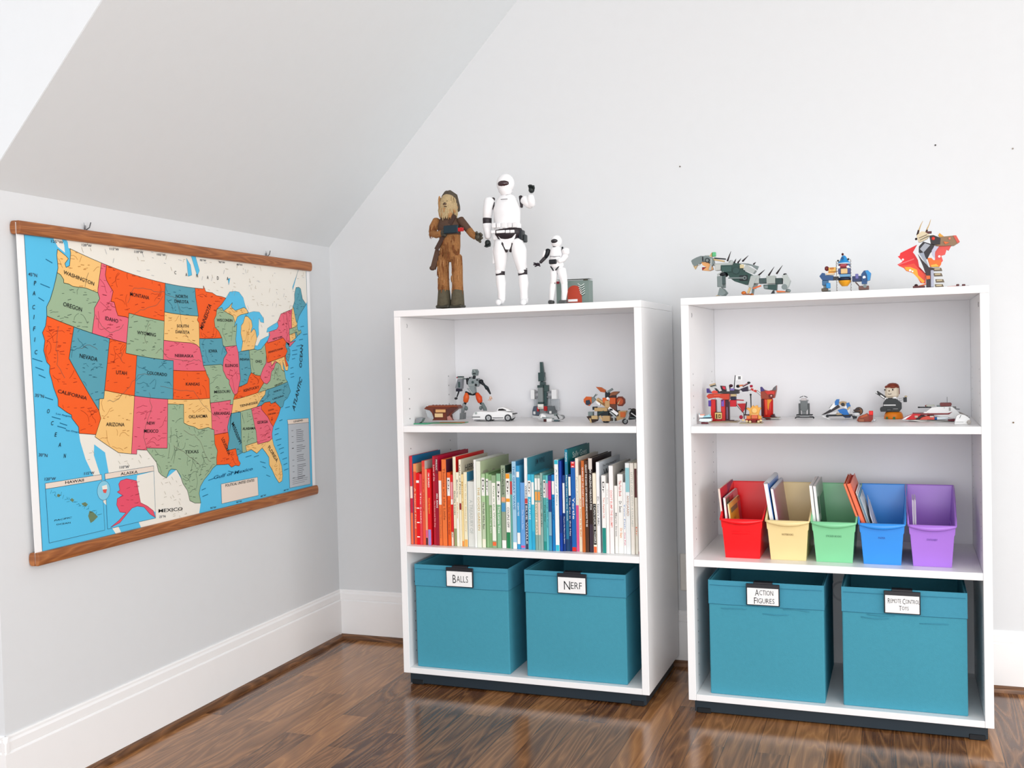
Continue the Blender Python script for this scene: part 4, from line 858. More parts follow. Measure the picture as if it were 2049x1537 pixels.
leaf('notebook', spiral(0.0085, 0.245, (146, 62, 112), (250, 248, 248), 26), 0.2600, 0.2325, 0.6463, 0.072, 'purple covered spiral notebook leaning in the yellow bin', 'notebook', 'spiral notebooks in the yellow bin')
leaf('sticker_book', magazine(0.0085, 0.225, (248, 246, 244), (196, 202, 204), [(0, 1, .9, 1, (206, 210, 212))]), 0.3570, 0.3385, 0.6577, 0.075, 'thick white edged sticker book in the green bin, further left', 'book', 'sticker books in the green bin')
leaf('sticker_book', magazine(0.0078, 0.225, (250, 248, 248), (160, 176, 172), [(0, 1, .84, 1, (176, 186, 186)), (.05, .2, .6, .84, (20, 50, 46)), (.3, 1, .1, .80, (30, 110, 80)), (.12, .3, .25, .5, (16, 40, 40))]), 0.3675, 0.3490, 0.6566, 0.075, 'sticker book with green and black patterned cover, in the green bin', 'book', 'sticker books in the green bin')
def folder(c, inner, th_, d):
    def fn(t, H):
        mc = mat(c, 0.4)
        m = MB(); m.box((0, 0, 0), (0.0015, d, H), mc); m.box((th_-0.0015, 0, 0), (th_, d, H*0.995), mc); m.box((0, 0, 0), (th_, 0.0015, H), mc)
        m.box((0.0015, d-.0015, 0), (th_-0.0015, d, H*.98), mat(inner, 0.5)); m.box((0.0015, .0015, H*.96), (th_-0.0015, d-.0015, H*.965), mat(inner, 0.5)); m.build('sleeve', t)
    return fn
leaf('folder', folder((250, 128, 84), (190, 20, 50), 0.0068, 0.255), 0.5035, 0.4308, 0.6640, 0.070, 'orange folder in the blue bin, leftmost and behind the other', 'folder', 'orange folders in the blue bin')
leaf('folder', folder((250, 116, 76), (214, 20, 30), 0.0110, 0.250), 0.5120, 0.4395, 0.6640, 0.070, 'orange folder with red inside, tilted in the blue bin beside white papers', 'folder', 'orange folders in the blue bin')
def sheets(n_, d, cols):
    def fn(t, H):
        rr = random.Random(n_)
        for k in range(n_):
            m = MB(); m.box((k*0.0018, rr.uniform(0, .01), 0), (k*0.0018+0.0008, d-rr.uniform(0, .03), H*(1-0.03*k)), mat(cols[k % len(cols)], 0.6)); 
            if k == n_-1:
                for q in range(9): 
                    y = rr.uniform(.03, d*.7); z = rr.uniform(.55, .92)*H
                    m.quad([(k*0.0018+0.001, y, z), (k*0.0018+0.001, y+.02, z+.012), (k*0.0018+0.001, y+.022, z+.0105), (k*0.0018+0.001, y+.002, z-.0015)], mat((90, 104, 110), 0.6))
            m.build('sheet', t)
    return fn
leaf('paper_stack', sheets(4, 0.21, [(248, 246, 244), (230, 236, 240), (120, 180, 210), (222, 230, 232)]), 0.5250, 0.4625, 0.6420, 0.074, 'stack of loose drawing papers beside the orange folders in the blue bin', 'papers')
def envelope(t, H):
    m = MB(); mc = mat((232, 234, 246), 0.5)
    m.prism([(0.0, 0), (0.16, 0), (0.16, H*1.28), (0.02, H)], 0, 0.0012, mc, 'yz'); m.build('envelope_back', t)
    m = MB(); m.prism([(0.0, 0), (0.158, 0), (0.158, H*1.18), (0.08, H*.7), (0.004, H*.96)], 0.0014, 0.0022, mat((240, 240, 250), 0.5), 'yz'); m.build('flap', t)
leaf('envelope', envelope, 0.5360, 0.4985, 0.5780, 0.074, 'white envelope at the front of the blue bin, lowest beside the papers', 'envelope')
def card(t, H):
    m = MB(); m.box((0, 0, 0), (0.0012, 0.11, H), mat((242, 238, 240), 0.6)); m.build('front_leaf', t)
    m = MB(); m.box((0.0022, 0.002, 0), (0.0034, 0.112, H*0.985), mat((226, 220, 236), 0.6)); m.build('back_leaf', t)
leaf('folded_card', card, 0.6120, 0.6085, 0.6249, 0.076, 'folded white card standing at the left in the purple bin', 'card', 'folded cards in the purple bin')
leaf('folded_card', card, 0.6165, 0.6140, 0.6260, 0.076, 'second folded white card in the purple bin, a step to the right', 'card', 'folded cards in the purple bin')
# ------------------------------------------------------------------ picture books on the middle shelf of the left bookcase
RED, CRI, ORG, CRM, SAGE, SKY, CYN, NAV = (222, 30, 40), (178, 24, 50), (240, 112, 46), (240, 226, 190), (160, 190, 150), (150, 200, 232), (50, 170, 210), (24, 50, 130)
WHT = (248, 246, 242)
# u0, u1, height, spine, cover, depth, spine bands (from, to, colour), spine writing (text, colour, from, to), cover writing, label
BOOKS = [
(.0265,.0362,.284,(196,30,60),(20,120,170),.215,[(0,.36,(238,110,70)),(.36,.52,(200,24,60)),(.52,.66,(244,214,200)),(.66,1,(214,44,60))],[('FANCY',(250,240,230),.53,.65)],None,'tall crimson picture book with a blue cover, first at the left end'),
(.0370,.0478,.259,(240,86,56),(240,214,150),.205,[(.9,1,(244,150,90))],[('A Splendid Friend',(250,230,200),.2,.7)],None,'orange red book with a cream cover, second from the left end'),
(.0485,.0600,.230,(232,12,22),(232,30,30),.17,[(.86,.9,WHT),(.5,.52,WHT),(.3,.32,WHT),(.1,.12,WHT)],[],None,'bright red book with four white bands on its spine'),
(.0605,.0690,.227,(230,70,84),(220,60,70),.17,[],[('The Little',(250,220,210),.3,.75)],None,'pinkish red thin book beside the one with white bands'),
(.0695,.0800,.269,(240,92,64),(214,218,210),.21,[(.93,1,(230,60,50))],[('The Giving',(200,30,30),.4,.8)],None,'tall coral red book with a pale grey cover'),
(.0803,.0882,.243,(244,160,120),(232,60,50),.20,[(0,.1,(60,30,40)),(.1,.2,(230,90,140))],[],None,'salmon spined book left of the red one with a lavender band'),
(.0886,.1000,.243,(234,24,34),(228,24,34),.19,[(0,.21,(160,140,214))],[('I\u2019M BORED',WHT,.76,.95),('Dead Bumpyard',(250,190,60),.42,.62)],None,'red book with a lavender band at the foot of its spine'),
(.1050,.1152,.284,(192,30,52),(150,20,50),.22,[],[('Love of Oz',(250,230,220),.72,.90),('The Prince and Tim Day',(250,210,200),.2,.5)],None,'tall dark red book lettered in pale pink, beside the crimson one'),
(.1156,.1260,.285,(160,22,48),(196,14,62),.245,[(.8,.97,(120,20,40))],[('PINKALIC',WHT,.84,.96),('MRS. MADE',WHT,.42,.58)],None,'tall crimson book with a wide magenta cover rising behind the orange books'),
(.1264,.1372,.236,(242,120,60),(240,120,60),.18,[(.55,.88,(250,240,230))],[('Oh The Places',(200,110,60),.1,.5)],None,'orange book with a white label high on its spine, before the tall orange one'),
(.1388,.1545,.274,(242,122,60),(86,34,62),.215,[],[('Thomas and the Little',(160,70,30),.3,.9)],None,'tall orange book with a dark purple cover'),
(.1549,.1664,.233,(240,96,30),(240,96,30),.17,[(.68,.93,WHT)],[('Oh Say Can You Say',(150,50,10),.15,.62),('Dr',(60,50,50),.74,.9)],None,'deep orange book with a white patch near the top of its spine'),
(.1668,.1750,.226,(224,40,40),(230,70,60),.17,[(.58,.66,WHT),(0,.2,(246,226,206)),(.66,.9,(240,160,170))],[('CAT',(40,30,40),.12,.2)],None,'narrow red and white book left of the tall cream one with a red cover'),
(.1766,.1870,.283,(244,236,206),(222,34,32),.235,[(.0,.2,(150,160,110))],[('Gorilla Loves',(60,60,60),.35,.62)],None,'tall cream book with a bright red cover'),
(.1874,.1958,.234,(250,244,222),(240,230,200),.17,[(.05,.45,(250,248,240))],[('Madeline Now',(80,80,80),.66,.9),('and other stories',(220,150,50),.38,.6)],None,'pale yellow book lettered in black, just right of the tall red covered one'),
(.1962,.2040,.274,(246,240,216),(226,220,196),.225,[(.42,.5,(150,40,50))],[('Tales of Paris',(70,70,70),.6,.95)],('HIPPOS ARE',(50,50,50),.15,.85,.855,.93),'cream book whose cover reads HIPPOS ARE'),
(.2044,.2120,.228,(246,222,160),(240,220,170),.16,[(0,.08,(240,150,70))],[('Mister Sun',(200,150,70),.5,.9)],None,'buff yellow book in front of the hippo cover'),
(.2126,.2246,.235,(246,238,206),(60,150,190),.185,[(0,.1,(246,180,90))],[('The Great Sleepy Story',(220,190,130),.2,.85)],None,'cream book with a blue cover, next to the widest grey spine'),
(.2252,.2478,.206,(226,228,222),(220,222,216),.16,[],[('A TREASURY OF',(190,196,190),.2,.72)],None,'short thick pale grey book, the widest spine on the shelf'),
(.2496,.2572,.275,(246,248,244),(236,240,234),.235,[],[],None,'tall thin white book right of the wide grey spine'),
(.2576,.2722,.270,(236,240,226),(196,212,172),.25,[(0,1,(236,240,226))],[('THE GOOD GARDEN',(200,160,70),.2,.7)],None,'tall pale book with a plain sage green cover'),
(.2728,.2855,.231,(176,206,160),(120,160,110),.17,[(.7,.95,WHT),(0,.12,(246,240,220)),(.12,.62,(196,210,180))],[('The Fish Who Ran',(30,40,30),.25,.62),('Dr',(30,30,30),.75,.92)],None,'sage green book with white patch, first of the green ones'),
(.2862,.2958,.232,(150,190,136),(110,150,100),.17,[(.7,.93,WHT)],[('Dr',(40,40,40),.75,.9)],None,'leaf green book with a white patch, second of the green ones'),
(.2962,.3076,.229,(140,180,124),(120,160,110),.17,[(.58,.92,(214,222,206))],[('Green Frog Says',(244,248,240),.2,.55)],None,'mid green book with pale writing up its spine'),
(.3080,.3214,.227,(150,178,140),(140,170,130),.17,[(.1,.9,(246,246,236)),(.03,.09,(240,110,60))],[('Days in the Wood',(110,140,100),.3,.85)],None,'white spined book with green top and an orange mark low down'),
(.3220,.3364,.232,(140,190,150),(110,160,120),.17,[(.58,.9,WHT)],[('The Lorax Tree',(244,248,240),.2,.56),('Dr',(40,40,40),.64,.86)],None,'fresh green book with a large white patch, last of the green ones'),
(.3382,.3528,.258,(150,166,140),(40,66,52),.22,[(.0,.1,WHT),(.44,.55,(70,150,200)),(.56,.62,(236,170,130))],[('Wonderbook',(50,60,50),.64,.97)],None,'grey green patterned book with a dark green cover'),
(.3533,.3672,.233,(246,246,240),(246,200,120),.17,[(.93,1,(246,160,30)),(.62,.67,(246,160,30)),(0,.22,(30,130,80))],[('COUPLE OFF',(60,60,60),.28,.55),('Dr',(60,40,30),.72,.9)],None,'white book with orange bands and a green foot'),
(.3676,.3752,.233,(110,180,170),(120,190,190),.17,[(.72,.9,(210,60,60))],[],None,'narrow sea green book with a red patch'),
(.3757,.3890,.271,(166,208,234),(56,140,190),.22,[(0,.08,WHT)],[('THE GREAT WAVE',(60,120,170),.45,.95)],None,'tall light blue book with a deep blue cover'),
(.3896,.4006,.258,(60,160,214),(70,170,214),.19,[(.06,.2,WHT),(.86,.93,WHT)],[('OCEAN TIDE',(240,248,250),.4,.56)],None,'bright blue book between the light blue and the cornflower ones'),
(.4012,.4155,.206,(104,164,226),(40,130,180),.17,[(.02,.06,(230,90,150))],[('The Storm Says',(200,220,244),.3,.6)],None,'short cornflower blue book with a pink mark at its foot'),
(.4160,.4262,.282,(240,244,246),(70,156,176),.25,[(0,.5,(40,60,90)),(.5,.56,(200,60,60))],[('BLUE WHALE',(236,240,244),.06,.48),('WEIRD',(30,30,30),.56,.7)],('JIM WINS',(30,70,90),.3,.66,.88,.96),'tall white and navy spined book with a wide teal cover'),
(.4266,.4378,.232,(60,184,220),(40,160,200),.17,[(.7,.92,WHT)],[('APPLAUSE',(230,246,250),.4,.68),('Dr',(50,50,50),.74,.9)],None,'cyan book with a white patch, first right of the wide teal cover'),
(.4384,.4480,.232,(70,190,220),(60,180,200),.17,[(.6,.9,WHT),(0,.25,(40,170,214))],[],None,'cyan book with a white upper spine, second right of the teal cover'),
(.4484,.4576,.230,(140,170,160),(150,180,170),.17,[(.66,.78,(244,170,80)),(.2,.64,(240,226,200)),(.8,.96,WHT)],[('SEVEN SEAS',(150,130,90),.22,.62)],None,'grey green book with an orange stripe, left one of the twin pair'),
(.4581,.4670,.230,(150,180,170),(150,180,170),.17,[(.66,.78,(244,160,70)),(.2,.64,(244,214,196)),(.8,.96,WHT)],[],None,'grey green book with an orange stripe, right one of the twin pair'),
(.4674,.4748,.237,(150,180,172),(120,180,180),.20,[],[('Yellow Sub',(70,80,76),.3,.9)],None,'narrow grey teal book just right of the twin striped pair'),
(.4753,.4850,.230,(90,176,172),(80,170,180),.17,[(.7,.94,WHT),(0,.12,(30,150,140))],[('Frog Hop',(20,60,50),.38,.6),('Dr',(40,40,40),.72,.92)],None,'teal book with a white patch and black writing'),
(.4855,.4932,.230,(100,200,210),(60,180,200),.17,[(.7,.9,(220,170,190))],[('Hop on Pop',(20,110,130),.3,.68)],None,'thin aqua book with a pale pink patch'),
(.4937,.5040,.230,(40,70,130),(40,80,150),.17,[(.68,.93,(214,40,120)),(.2,.52,(130,180,200)),(0,.2,(50,150,190))],[],None,'dark blue book with a magenta patch near the top'),
(.5045,.5140,.232,(20,130,200),(20,120,200),.17,[(.74,.92,WHT)],[('Hooray',(20,60,120),.4,.7)],None,'strong blue book with a small white patch'),
(.5146,.5272,.278,(246,248,248),(40,180,200),.21,[(.95,1,(50,190,214)),(0,.07,(50,190,214))],[('A Story of Stars',(110,160,170),.5,.9)],None,'tall white book with aqua at head and foot'),
(.5285,.5372,.275,(20,70,170),(20,50,140),.19,[(.2,.4,(16,50,130))],[],None,'tall royal blue book right of the white and aqua one'),
(.5377,.5457,.231,(24,60,130),(24,60,130),.17,[(.5,.9,(236,240,244))],[('There\u2019s No Place Like Space',WHT,.1,.46)],None,'navy book with a long white patch'),
(.5461,.5556,.309,(40,120,160),(20,120,124),.235,[(.86,1,(30,140,170)),(0,.12,(20,60,110))],[('PONTO',WHT,.88,.97),('Marley Goes to the Beach',(220,236,240),.3,.75)],('Sally Goes',(220,240,236),.22,.86,.88,.96),'tallest book, teal cover reading Sally Goes'),
(.5560,.5640,.234,(24,50,110),(24,50,110),.17,[(.72,.97,WHT)],[('The Cat in the Hat',WHT,.2,.7)],None,'dark navy book with a white patch, right of the tallest one'),
(.5645,.5786,.273,(30,100,180),(170,24,30),.20,[(.93,1,(224,40,30)),(0,.05,(224,40,30))],[('Yertle',WHT,.36,.6),('11',WHT,.94,.99)],None,'blue book with red bands at head and foot'),
(.5792,.5888,.283,(246,238,224),(234,226,214),.22,[(.0,.5,(226,80,140))],[('Peter Rabbit',(190,200,180),.5,.8)],None,'tall cream book whose lower spine is deep pink'),
(.5891,.5978,.232,(246,232,206),(240,220,190),.17,[],[('And Then It Is Bell',(236,130,60),.2,.7)],None,'cream book with faint orange writing'),
(.5983,.6080,.276,(200,104,44),(150,120,60),.21,[],[('QUEEN OF THE FAIRY MOON',WHT,.5,.93)],None,'orange brown book lettered in white capitals'),
(.6085,.6192,.276,(80,50,34),(60,44,34),.21,[],[('GRANT THE DARK CITY MOOSE LEARNS HOW TO BE',WHT,.28,.96)],None,'dark brown book with long white lettering'),
(.6203,.6330,.284,(50,34,30),(40,26,26),.22,[(.88,1,(224,214,206)),(.0,.3,(60,44,60))],[('MY AMAZING FABULOUS FOX',WHT,.45,.88)],None,'blackish brown book with a pale head, right of the moose one'),
(.6337,.6442,.239,(246,236,214),(230,220,200),.17,[(.1,.62,(30,30,30)),(0,.08,(240,110,60))],[('I CAN LICK 30 TIGERS',WHT,.12,.6)],None,'cream and black book with an orange foot'),
(.6446,.6545,.272,(248,248,250),(222,230,238),.245,[],[('Dr. Seuss\u2019s ABC',(60,60,60),.3,.62)],('WOLF',(20,24,30),.20,.86,.80,.905,'The Way Home for',.16,.82,.925,.955),'white book whose cover reads The Way Home for WOLF'),
(.6612,.6740,.233,(250,248,246),(240,240,236),.17,[(0,.33,(20,140,130))],[('Ten Apples Up',(220,130,110),.45,.72),('Dr',(60,60,60),.78,.92)],None,'white book with a green foot'),
(.6746,.6838,.210,(250,250,248),(236,120,80),.15,[],[('The Box',(200,200,200),.7,.92)],None,'short white book right of the green footed one'),
(.6844,.6974,.262,(250,248,248),(206,202,196),.215,[],[('DON\u2019T BUMP THE GLUMP!',(240,130,120),.3,.72)],('Gus',(40,40,40),.35,.9,.80,.92),'white book lettered DON\u2019T BUMP THE GLUMP'),
(.6980,.7082,.202,(250,248,244),(236,224,190),.15,[],[('Marvin Street',(130,130,130),.25,.6)],None,'shortest white book, in front of the grey cover'),
(.7087,.7250,.237,(250,250,246),(220,222,220),.19,[],[('Dr. Seuss',(60,60,60),.52,.66),('Dr Says',(240,150,50),.2,.32),('The Foot Book',(200,60,60),.72,.92)],None,'white book with several coloured words, wide spine'),
(.7255,.7338,.213,(250,250,250),(240,240,240),.16,[],[('One Fish',(220,80,120),.12,.3),('Two Fish',(120,160,210),.35,.7)],None,'thin white book with pink and blue words'),
(.7343,.7474,.271,(244,248,248),(206,226,222),.20,[(.68,.95,(150,206,214))],[('NYEGAARD',(180,120,70),.42,.64)],None,'white book with a light aqua patch at the head'),
(.7483,.7600,.271,(246,240,230),(232,224,206),.19,[],[('LITTLE ONES WITH A LULLABY',(190,200,190),.3,.9)],None,'off white book with faint grey lettering near the right end'),
(.7604,.7690,.271,(246,240,226),(230,214,190),.18,[(.62,.94,(84,20,24))],[('Dr',(240,110,60),.2,.3)],None,'cream book with a dark maroon patch, at the right end'),
(.7694,.7768,.235,(246,242,236),(240,230,220),.17,[(0,.04,(220,40,40))],[('Tales',(60,60,60),.5,.7)],None,'small white book tucked against the right side panel'),
]
rb = random.Random(11)
for i, (u0, u1, h, sc, cc, d, bands, words, ctext, label) in enumerate(BOOKS):
    v0 = 0.030+rb.uniform(-0.004, 0.004); w_ = u1-u0-0.0004
    lean = 0.0022*(1-i/64.0)+0.0006
    t = empty('picture_book', on('A', u0-lean*0.9, v0, Z2+0.0003), SHELF['A'][2])
    t.rotation_euler = (0, math.atan2(lean, h)*0.8, SHELF['A'][2])
    ms = mat(sc, 0.4, 0.25); mcov = mat(cc, 0.35, 0.3); bt = 0.0011
    m = MB()
    m.box((0, 0, 0), (w_, bt, h), ms, 0.0004); m.box((0, bt, 0), (bt, d, h), ms); m.box((w_-bt, bt, 0), (w_, d, h), mcov)
    y = -0.0002
    for (f0, f1, c) in bands: m.quad([(0.0006, y, f0*h+.0006), (w_-0.0006, y, f0*h+.0006), (w_-0.0006, y, f1*h-.0006), (0.0006, y, f1*h-.0006)], mat(c, 0.35))
    for (tx, c, f0, f1) in words:
        m.text(tx, (w_/2, -0.0004, (f0+f1)/2*h), (0, 0, -1), (1, 0, 0), (f1-f0)*h, w_*0.5, mat(c, 0.4))
    if ctext:
        tx, c, y0, y1, f0, f1 = ctext[:6]
        if len(ctext) > 6: m.text(ctext[6], (w_+0.0003, (ctext[7]+ctext[8])/2*d, (ctext[9]+ctext[10])/2*h), (0, 1, 0), (0, 0, 1), (ctext[8]-ctext[7])*d, (ctext[10]-ctext[9])*h, mat((60, 64, 70), 0.4))
        m.text(tx, (w_+0.0003, (y0+y1)/2*d, (f0+f1)/2*h), (0, 1, 0), (0, 0, 1), (y1-y0)*d, (f1-f0)*h, mat(c, 0.4))
    elif h > 0.262:
        # cover pictures: soft patches of a second colour
        c2 = tuple(int(max(0, min(255, q*0.82+rb.uniform(-10, 22)))) for q in cc)
        for k in range(3):
            a0 = rb.uniform(.15, .7); f0 = rb.uniform(.72, .9)
            P = [(w_+0.0003, (a0+.12*math.cos(q*math.pi/4)*rb.uniform(.7, 1.2))*d, (f0+.05*math.sin(q*math.pi/4)*rb.uniform(.7, 1.2))*h) for q in range(8)]
            m.quad(P, mat(c2, 0.35))
    m.build('cover', t)
    m = MB(); m.box((bt, bt, 0.002), (w_-bt, d-0.003, h-0.003), mat((244, 238, 224), 0.8)); m.build('pages', t)
    tag(t, label, 'book', 'picture books on the middle shelf')

# ------------------------------------------------------------------ toys on the shelves
# each toy is laid out on its own drawing grid: origin, metres per grid unit across and up
F = {}
F['hairy']=('A',0.1811,0.042,1.1961,333.9,1475.6,0.000324,0.0002956,-1.28e-05)
F['white']=('A',0.3845,0.042,1.1961,975.2,1447.9,0.0003098,0.000289,-1.25e-05)
F['small']=('A',0.5402,0.030,1.1961,906.9,1373.7,0.0002056,0.0001951,-8.46e-06)
F['box']=('A',0.5671,0.080,1.1961,1114.5,1377.5,0.000207,0.0001975,-8.5e-06)
F['dino']=('B',0.1690,0.030,1.1961,1024.5,1004.0,0.0001559,0.0001577,-6.85e-06)
F['blue']=('B',0.4443,0.030,1.1961,896.4,1201.2,0.0001013,0.000106,-4.61e-06)
F['dragon']=('B',0.6589,0.030,1.1961,723.2,1414.0,0.0001358,0.0001461,-6.35e-06)
F['bits']=('B',0.7319,0.030,1.1961,1265.6,1390.4,0.0001332,0.0001447,-6.29e-06)
F['anvil']=('A',0.0913,0.127,0.8302,534.5,1220.5,0.0002011,0.0001832,-5.28e-08)
F['robot']=('A',0.1278,0.335,0.8302,1158.2,1144.2,0.0002092,0.0001931,-3.63e-07)
F['car']=('A',0.2415,0.235,0.8302,1514.5,1179.2,0.0001998,0.0001858,-2.12e-07)
F['tower']=('A',0.3598,0.400,0.8302,394.0,990.1,0.0002291,0.000217,-5.08e-07)
F['ship']=('A',0.4502,0.210,0.8302,512.2,1050.3,0.0002149,0.0002041,-1.94e-07)
F['mech']=('A',0.6414,0.150,0.8302,1339.6,1070.5,0.000203,0.0001965,-9.33e-08)
F['bike']=('A',0.7294,0.085,0.8302,1694.2,1094.3,0.0001956,0.0001908,1.15e-08)
F['boat']=('B',0.0435,0.100,0.8302,323.5,1168.0,0.000136,0.0001363,1.33e-08)
F['gate']=('B',0.0753,0.190,0.8302,668.6,1121.9,0.0001385,0.0001395,-8.87e-08)
F['throne']=('B',0.1808,0.130,0.8302,1380.4,1152.2,0.0001328,0.0001353,-2.05e-08)
F['rtower']=('B',0.2044,0.290,0.8302,1703.9,1072.3,0.0001383,0.0001417,-1.99e-07)
F['grey']=('B',0.3071,0.330,0.8302,431.4,944.4,0.0001367,0.0001417,-2.4e-07)
F['speed']=('B',0.4179,0.300,0.8302,1240.2,957.4,0.0001321,0.0001387,-2.05e-07)
F['brown']=('B',0.4880,0.187,0.8302,1747.0,1013.7,0.0001255,0.0001328,-8.13e-08)
F['bust']=('B',0.5593,0.314,0.8302,498.9,783.9,0.0001554,0.0001658,-2.62e-07)
F['tank']=('B',0.6645,0.200,0.8302,1202.7,831.0,0.0001462,0.000158,-1.13e-07)
F['wship']=('B',0.7389,0.090,0.8302,1755.1,881.0,0.0001383,0.0001509,2.75e-08)
class Toy:
    def __init__(self, key, name, label, cat, group=None, rz=0.0):
        k, u, v, z, self.X0, self.Y0, self.kx, self.kz, self.sk = F[key]
        self.root = empty(name, on(k, u, v, z+0.0003), SHELF[k][2]+rz); tag(self.root, label, cat, group)
        self.cur = None; self.parts = []
    def P(self, X, Y, d=0.0):
        return Vector(((X-self.X0)*self.kx, d*0.001, max(0.0, (self.Y0-Y)*self.kz+self.sk*(X-self.X0))))
    def __call__(self, name, bevel=0.0, parent=None):
        self.cur = MB(); self.parts.append([name, self.cur, bevel, parent]); return self
    def box(self, X0, Y0, X1, Y1, d0, d1, c, r=0.0006):
        a = self.P(X0, Y1, d0); b = self.P(X1, Y0, d1)
        if b.z - a.z < 0.0008: b.z = a.z+0.0008
        self.cur.box(tuple(a), tuple(b), tm(c), r); return self
    def poly(self, pts, d0, d1, c):
        P = [self.P(*p) for p in pts]; self.cur.prism([(p.x, p.z) for p in P], d0*0.001, d1*0.001, tm(c)); return self
    def bar(self, a, b, w_, d0, d1, c):
        a = self.P(*a); b = self.P(*b); t = Vector((b.x-a.x, b.z-a.z)).normalized(); n = Vector((-t.y, t.x))*w_*self.kx/2
        self.cur.prism([(a.x+n.x, a.z+n.y), (b.x+n.x, b.z+n.y), (b.x-n.x, b.z-n.y), (a.x-n.x, a.z-n.y)], d0*0.001, d1*0.001, tm(c)); return self
    def tube(self, pts, rad, c, n=10, flat=1.0):
        P = [self.P(p[0], p[1], p[2] if len(p) > 2 else 0.0) for p in pts]
        R = [q*self.kx for q in rad] if isinstance(rad, (list, tuple)) else rad*self.kx
        self.cur.tube(P, R, tm(c), n, flat); return self
    def ball(self, X, Y, rx, ry, c, d=0.0, rd=None):
        p = self.P(X, Y, d); self.cur.ball(p, (rx*self.kx, (rd if rd else rx)*self.kx, ry*self.kz), tm(c)); return self
    def wheel(self, X, Y, r, d0, d1, c, hole=0.0):
        p = self.P(X, Y); self.cur.disk((p.x, p.z), r*self.kx, d0*.001, d1*.001, tm(c), 24, hole*self.kx); return self
    def lathe(self, prof, c, d=0.0):
        """profile rows (radius, Y) around the vertical through the toy's first column X"""
        X = prof[0]; rows = [(q[0]*self.kx, self.P(X, q[1]).z) for q in prof[1:]]
        self.cur.lathe(rows, self.P(X, 0).x, d*.001, tm(c)); return self
    def studs(self, X0, X1, Y, n, d, c):
        for i in range(n):
            X = X0+(X1-X0)*(i+0.5)/n; p = self.P(X, Y); r = (X1-X0)*self.kx/n*0.3
            self.cur.lathe([(r, p.z-0.0002), (r, p.z+0.0012)], p.x, d*.001, tm(c), 10, False)
        return self
    def write(self, s, X0, Y0, X1, Y1, d, c):
        a = self.P(X0, Y1); b = self.P(X1, Y0)
        self.cur.text(s, ((a.x+b.x)/2, d*.001, (a.z+b.z)/2), (1, 0, 0), (0, 0, 1), b.x-a.x, b.z-a.z, tm(c)); return self
    def done(self):
        # the lowest point of the whole toy rests on its shelf
        zmin = min(p[2] for _, m, _, _ in self.parts for p in m.v)
        made = {}
        for name, m, bev, par in self.parts:
            m.v = [(p[0], p[1], p[2]-zmin) for p in m.v]
            o = m.build(name, self.root, bevel=bev)
            if par and par in made: o.parent = made[par]
            made[name] = o
        return self.root
def tm(c):
    # plastic: bright whites stay as they are, the moulded colours are a touch deeper
    if isinstance(c, tuple): return mat(c if min(c) > 225 else tuple(int(q*0.92) for q in c), 0.34, 0.28, scale=40, amt=0.03)
    return c
GD, GM, GL, BK, WT = (62, 84, 84), (128, 142, 142), (186, 194, 192), (26, 30, 36), (246, 246, 246)
TAN, BRN, RB, ORr, GLD = (216, 184, 130), (120, 66, 40), (206, 34, 36), (240, 110, 40), (240, 170, 50)
M_clear = mat((236, 240, 244), 0.15, 0.5, trans=0.6)

# shaggy brown toy figure with a sash and a dark toy in its hands
t = Toy('hairy', 'toy_figure', 'shaggy brown toy figure with long hair, leftmost on top of the left bookcase', 'toy figure')
fur = mat((176, 124, 78), 0.85, 0.15, scale=260, amt=0.45, bump=0.9); fur2 = mat((96, 90, 74), 0.85, 0.15, scale=120, amt=0.25, bump=0.9); vest = mat((92, 70, 58), 0.8, 0.2, scale=90, amt=0.15, bump=0.5)
face = mat((206, 182, 140), 0.85, 0.15, scale=300, amt=0.4, bump=0.8); hair = mat((92, 84, 74), 0.85, 0.15, scale=130, amt=0.25, bump=0.9)
t('torso').tube([(340, 930), (340, 820), (338, 700)], [92, 104, 108], fur, 16, 0.72)
t('vest').tube([(338, 700), (335, 600), (330, 530)], [112, 118, 92], vest, 16, 0.72)
t('leg').tube([(268, 930), (262, 1040), (262, 1180), (262, 1290)], [56, 54, 52, 56], fur, 14)
t('leg').tube([(402, 930), (408, 1040), (408, 1180), (406, 1290)], [56, 54, 52, 56], fur, 14)
rs = random.Random(8); dfur = mat((140, 88, 54), 0.85, 0.15, scale=200, amt=0.3, bump=0.9); lfur = mat((196, 146, 98), 0.85, 0.15, scale=200, amt=0.3, bump=0.9)
t('fur_tufts')
for q in range(120):
    side = rs.choice((0, 1, 2, 2, 3, 4)); a = rs.uniform(-1.5, 1.5)
    if side < 2: cx, r_x, ry, y0, y1 = (262, 405)[side], 54, 19, 930, 1270
    elif side == 2: cx, r_x, ry, y0, y1 = 340, 104, 25, 710, 900
    elif side == 3: cx, r_x, ry, y0, y1 = 172, 40, 13, 590, 670
    else: cx, r_x, ry, y0, y1 = 262, 56, 18, 930, 1100
    X = cx+r_x*math.sin(a); d_ = -ry*math.cos(a)*1.02; Y = rs.uniform(y0, y1); L_ = rs.uniform(40, 90)
    t.tube([(X, Y, d_), (X+rs.uniform(-6, 6), Y+L_*.5, d_-.6), (X+rs.uniform(-8, 8), Y+L_, d_)], [5, 6, 2], rs.choice((dfur, dfur, lfur, fur)), 6)
t('foot').tube([(262, 1290), (262, 1380), (262, 1440)], [57, 64, 70], fur2, 14, 1.1).box(196, 1440, 335, 1480, -22, 18, (66, 62, 52), .003)
t('foot').tube([(406, 1290), (404, 1380), (402, 1440)], [57, 62, 66], fur2, 14, 1.1).box(338, 1440, 468, 1480, -22, 18, (66, 62, 52), .003)
t('arm').tube([(210, 545), (170, 610), (155, 670)], [44, 42, 38], fur, 12).tube([(155, 672), (220, 700, -16), (285, 690, -26)], [38, 34, 30], fur, 12)
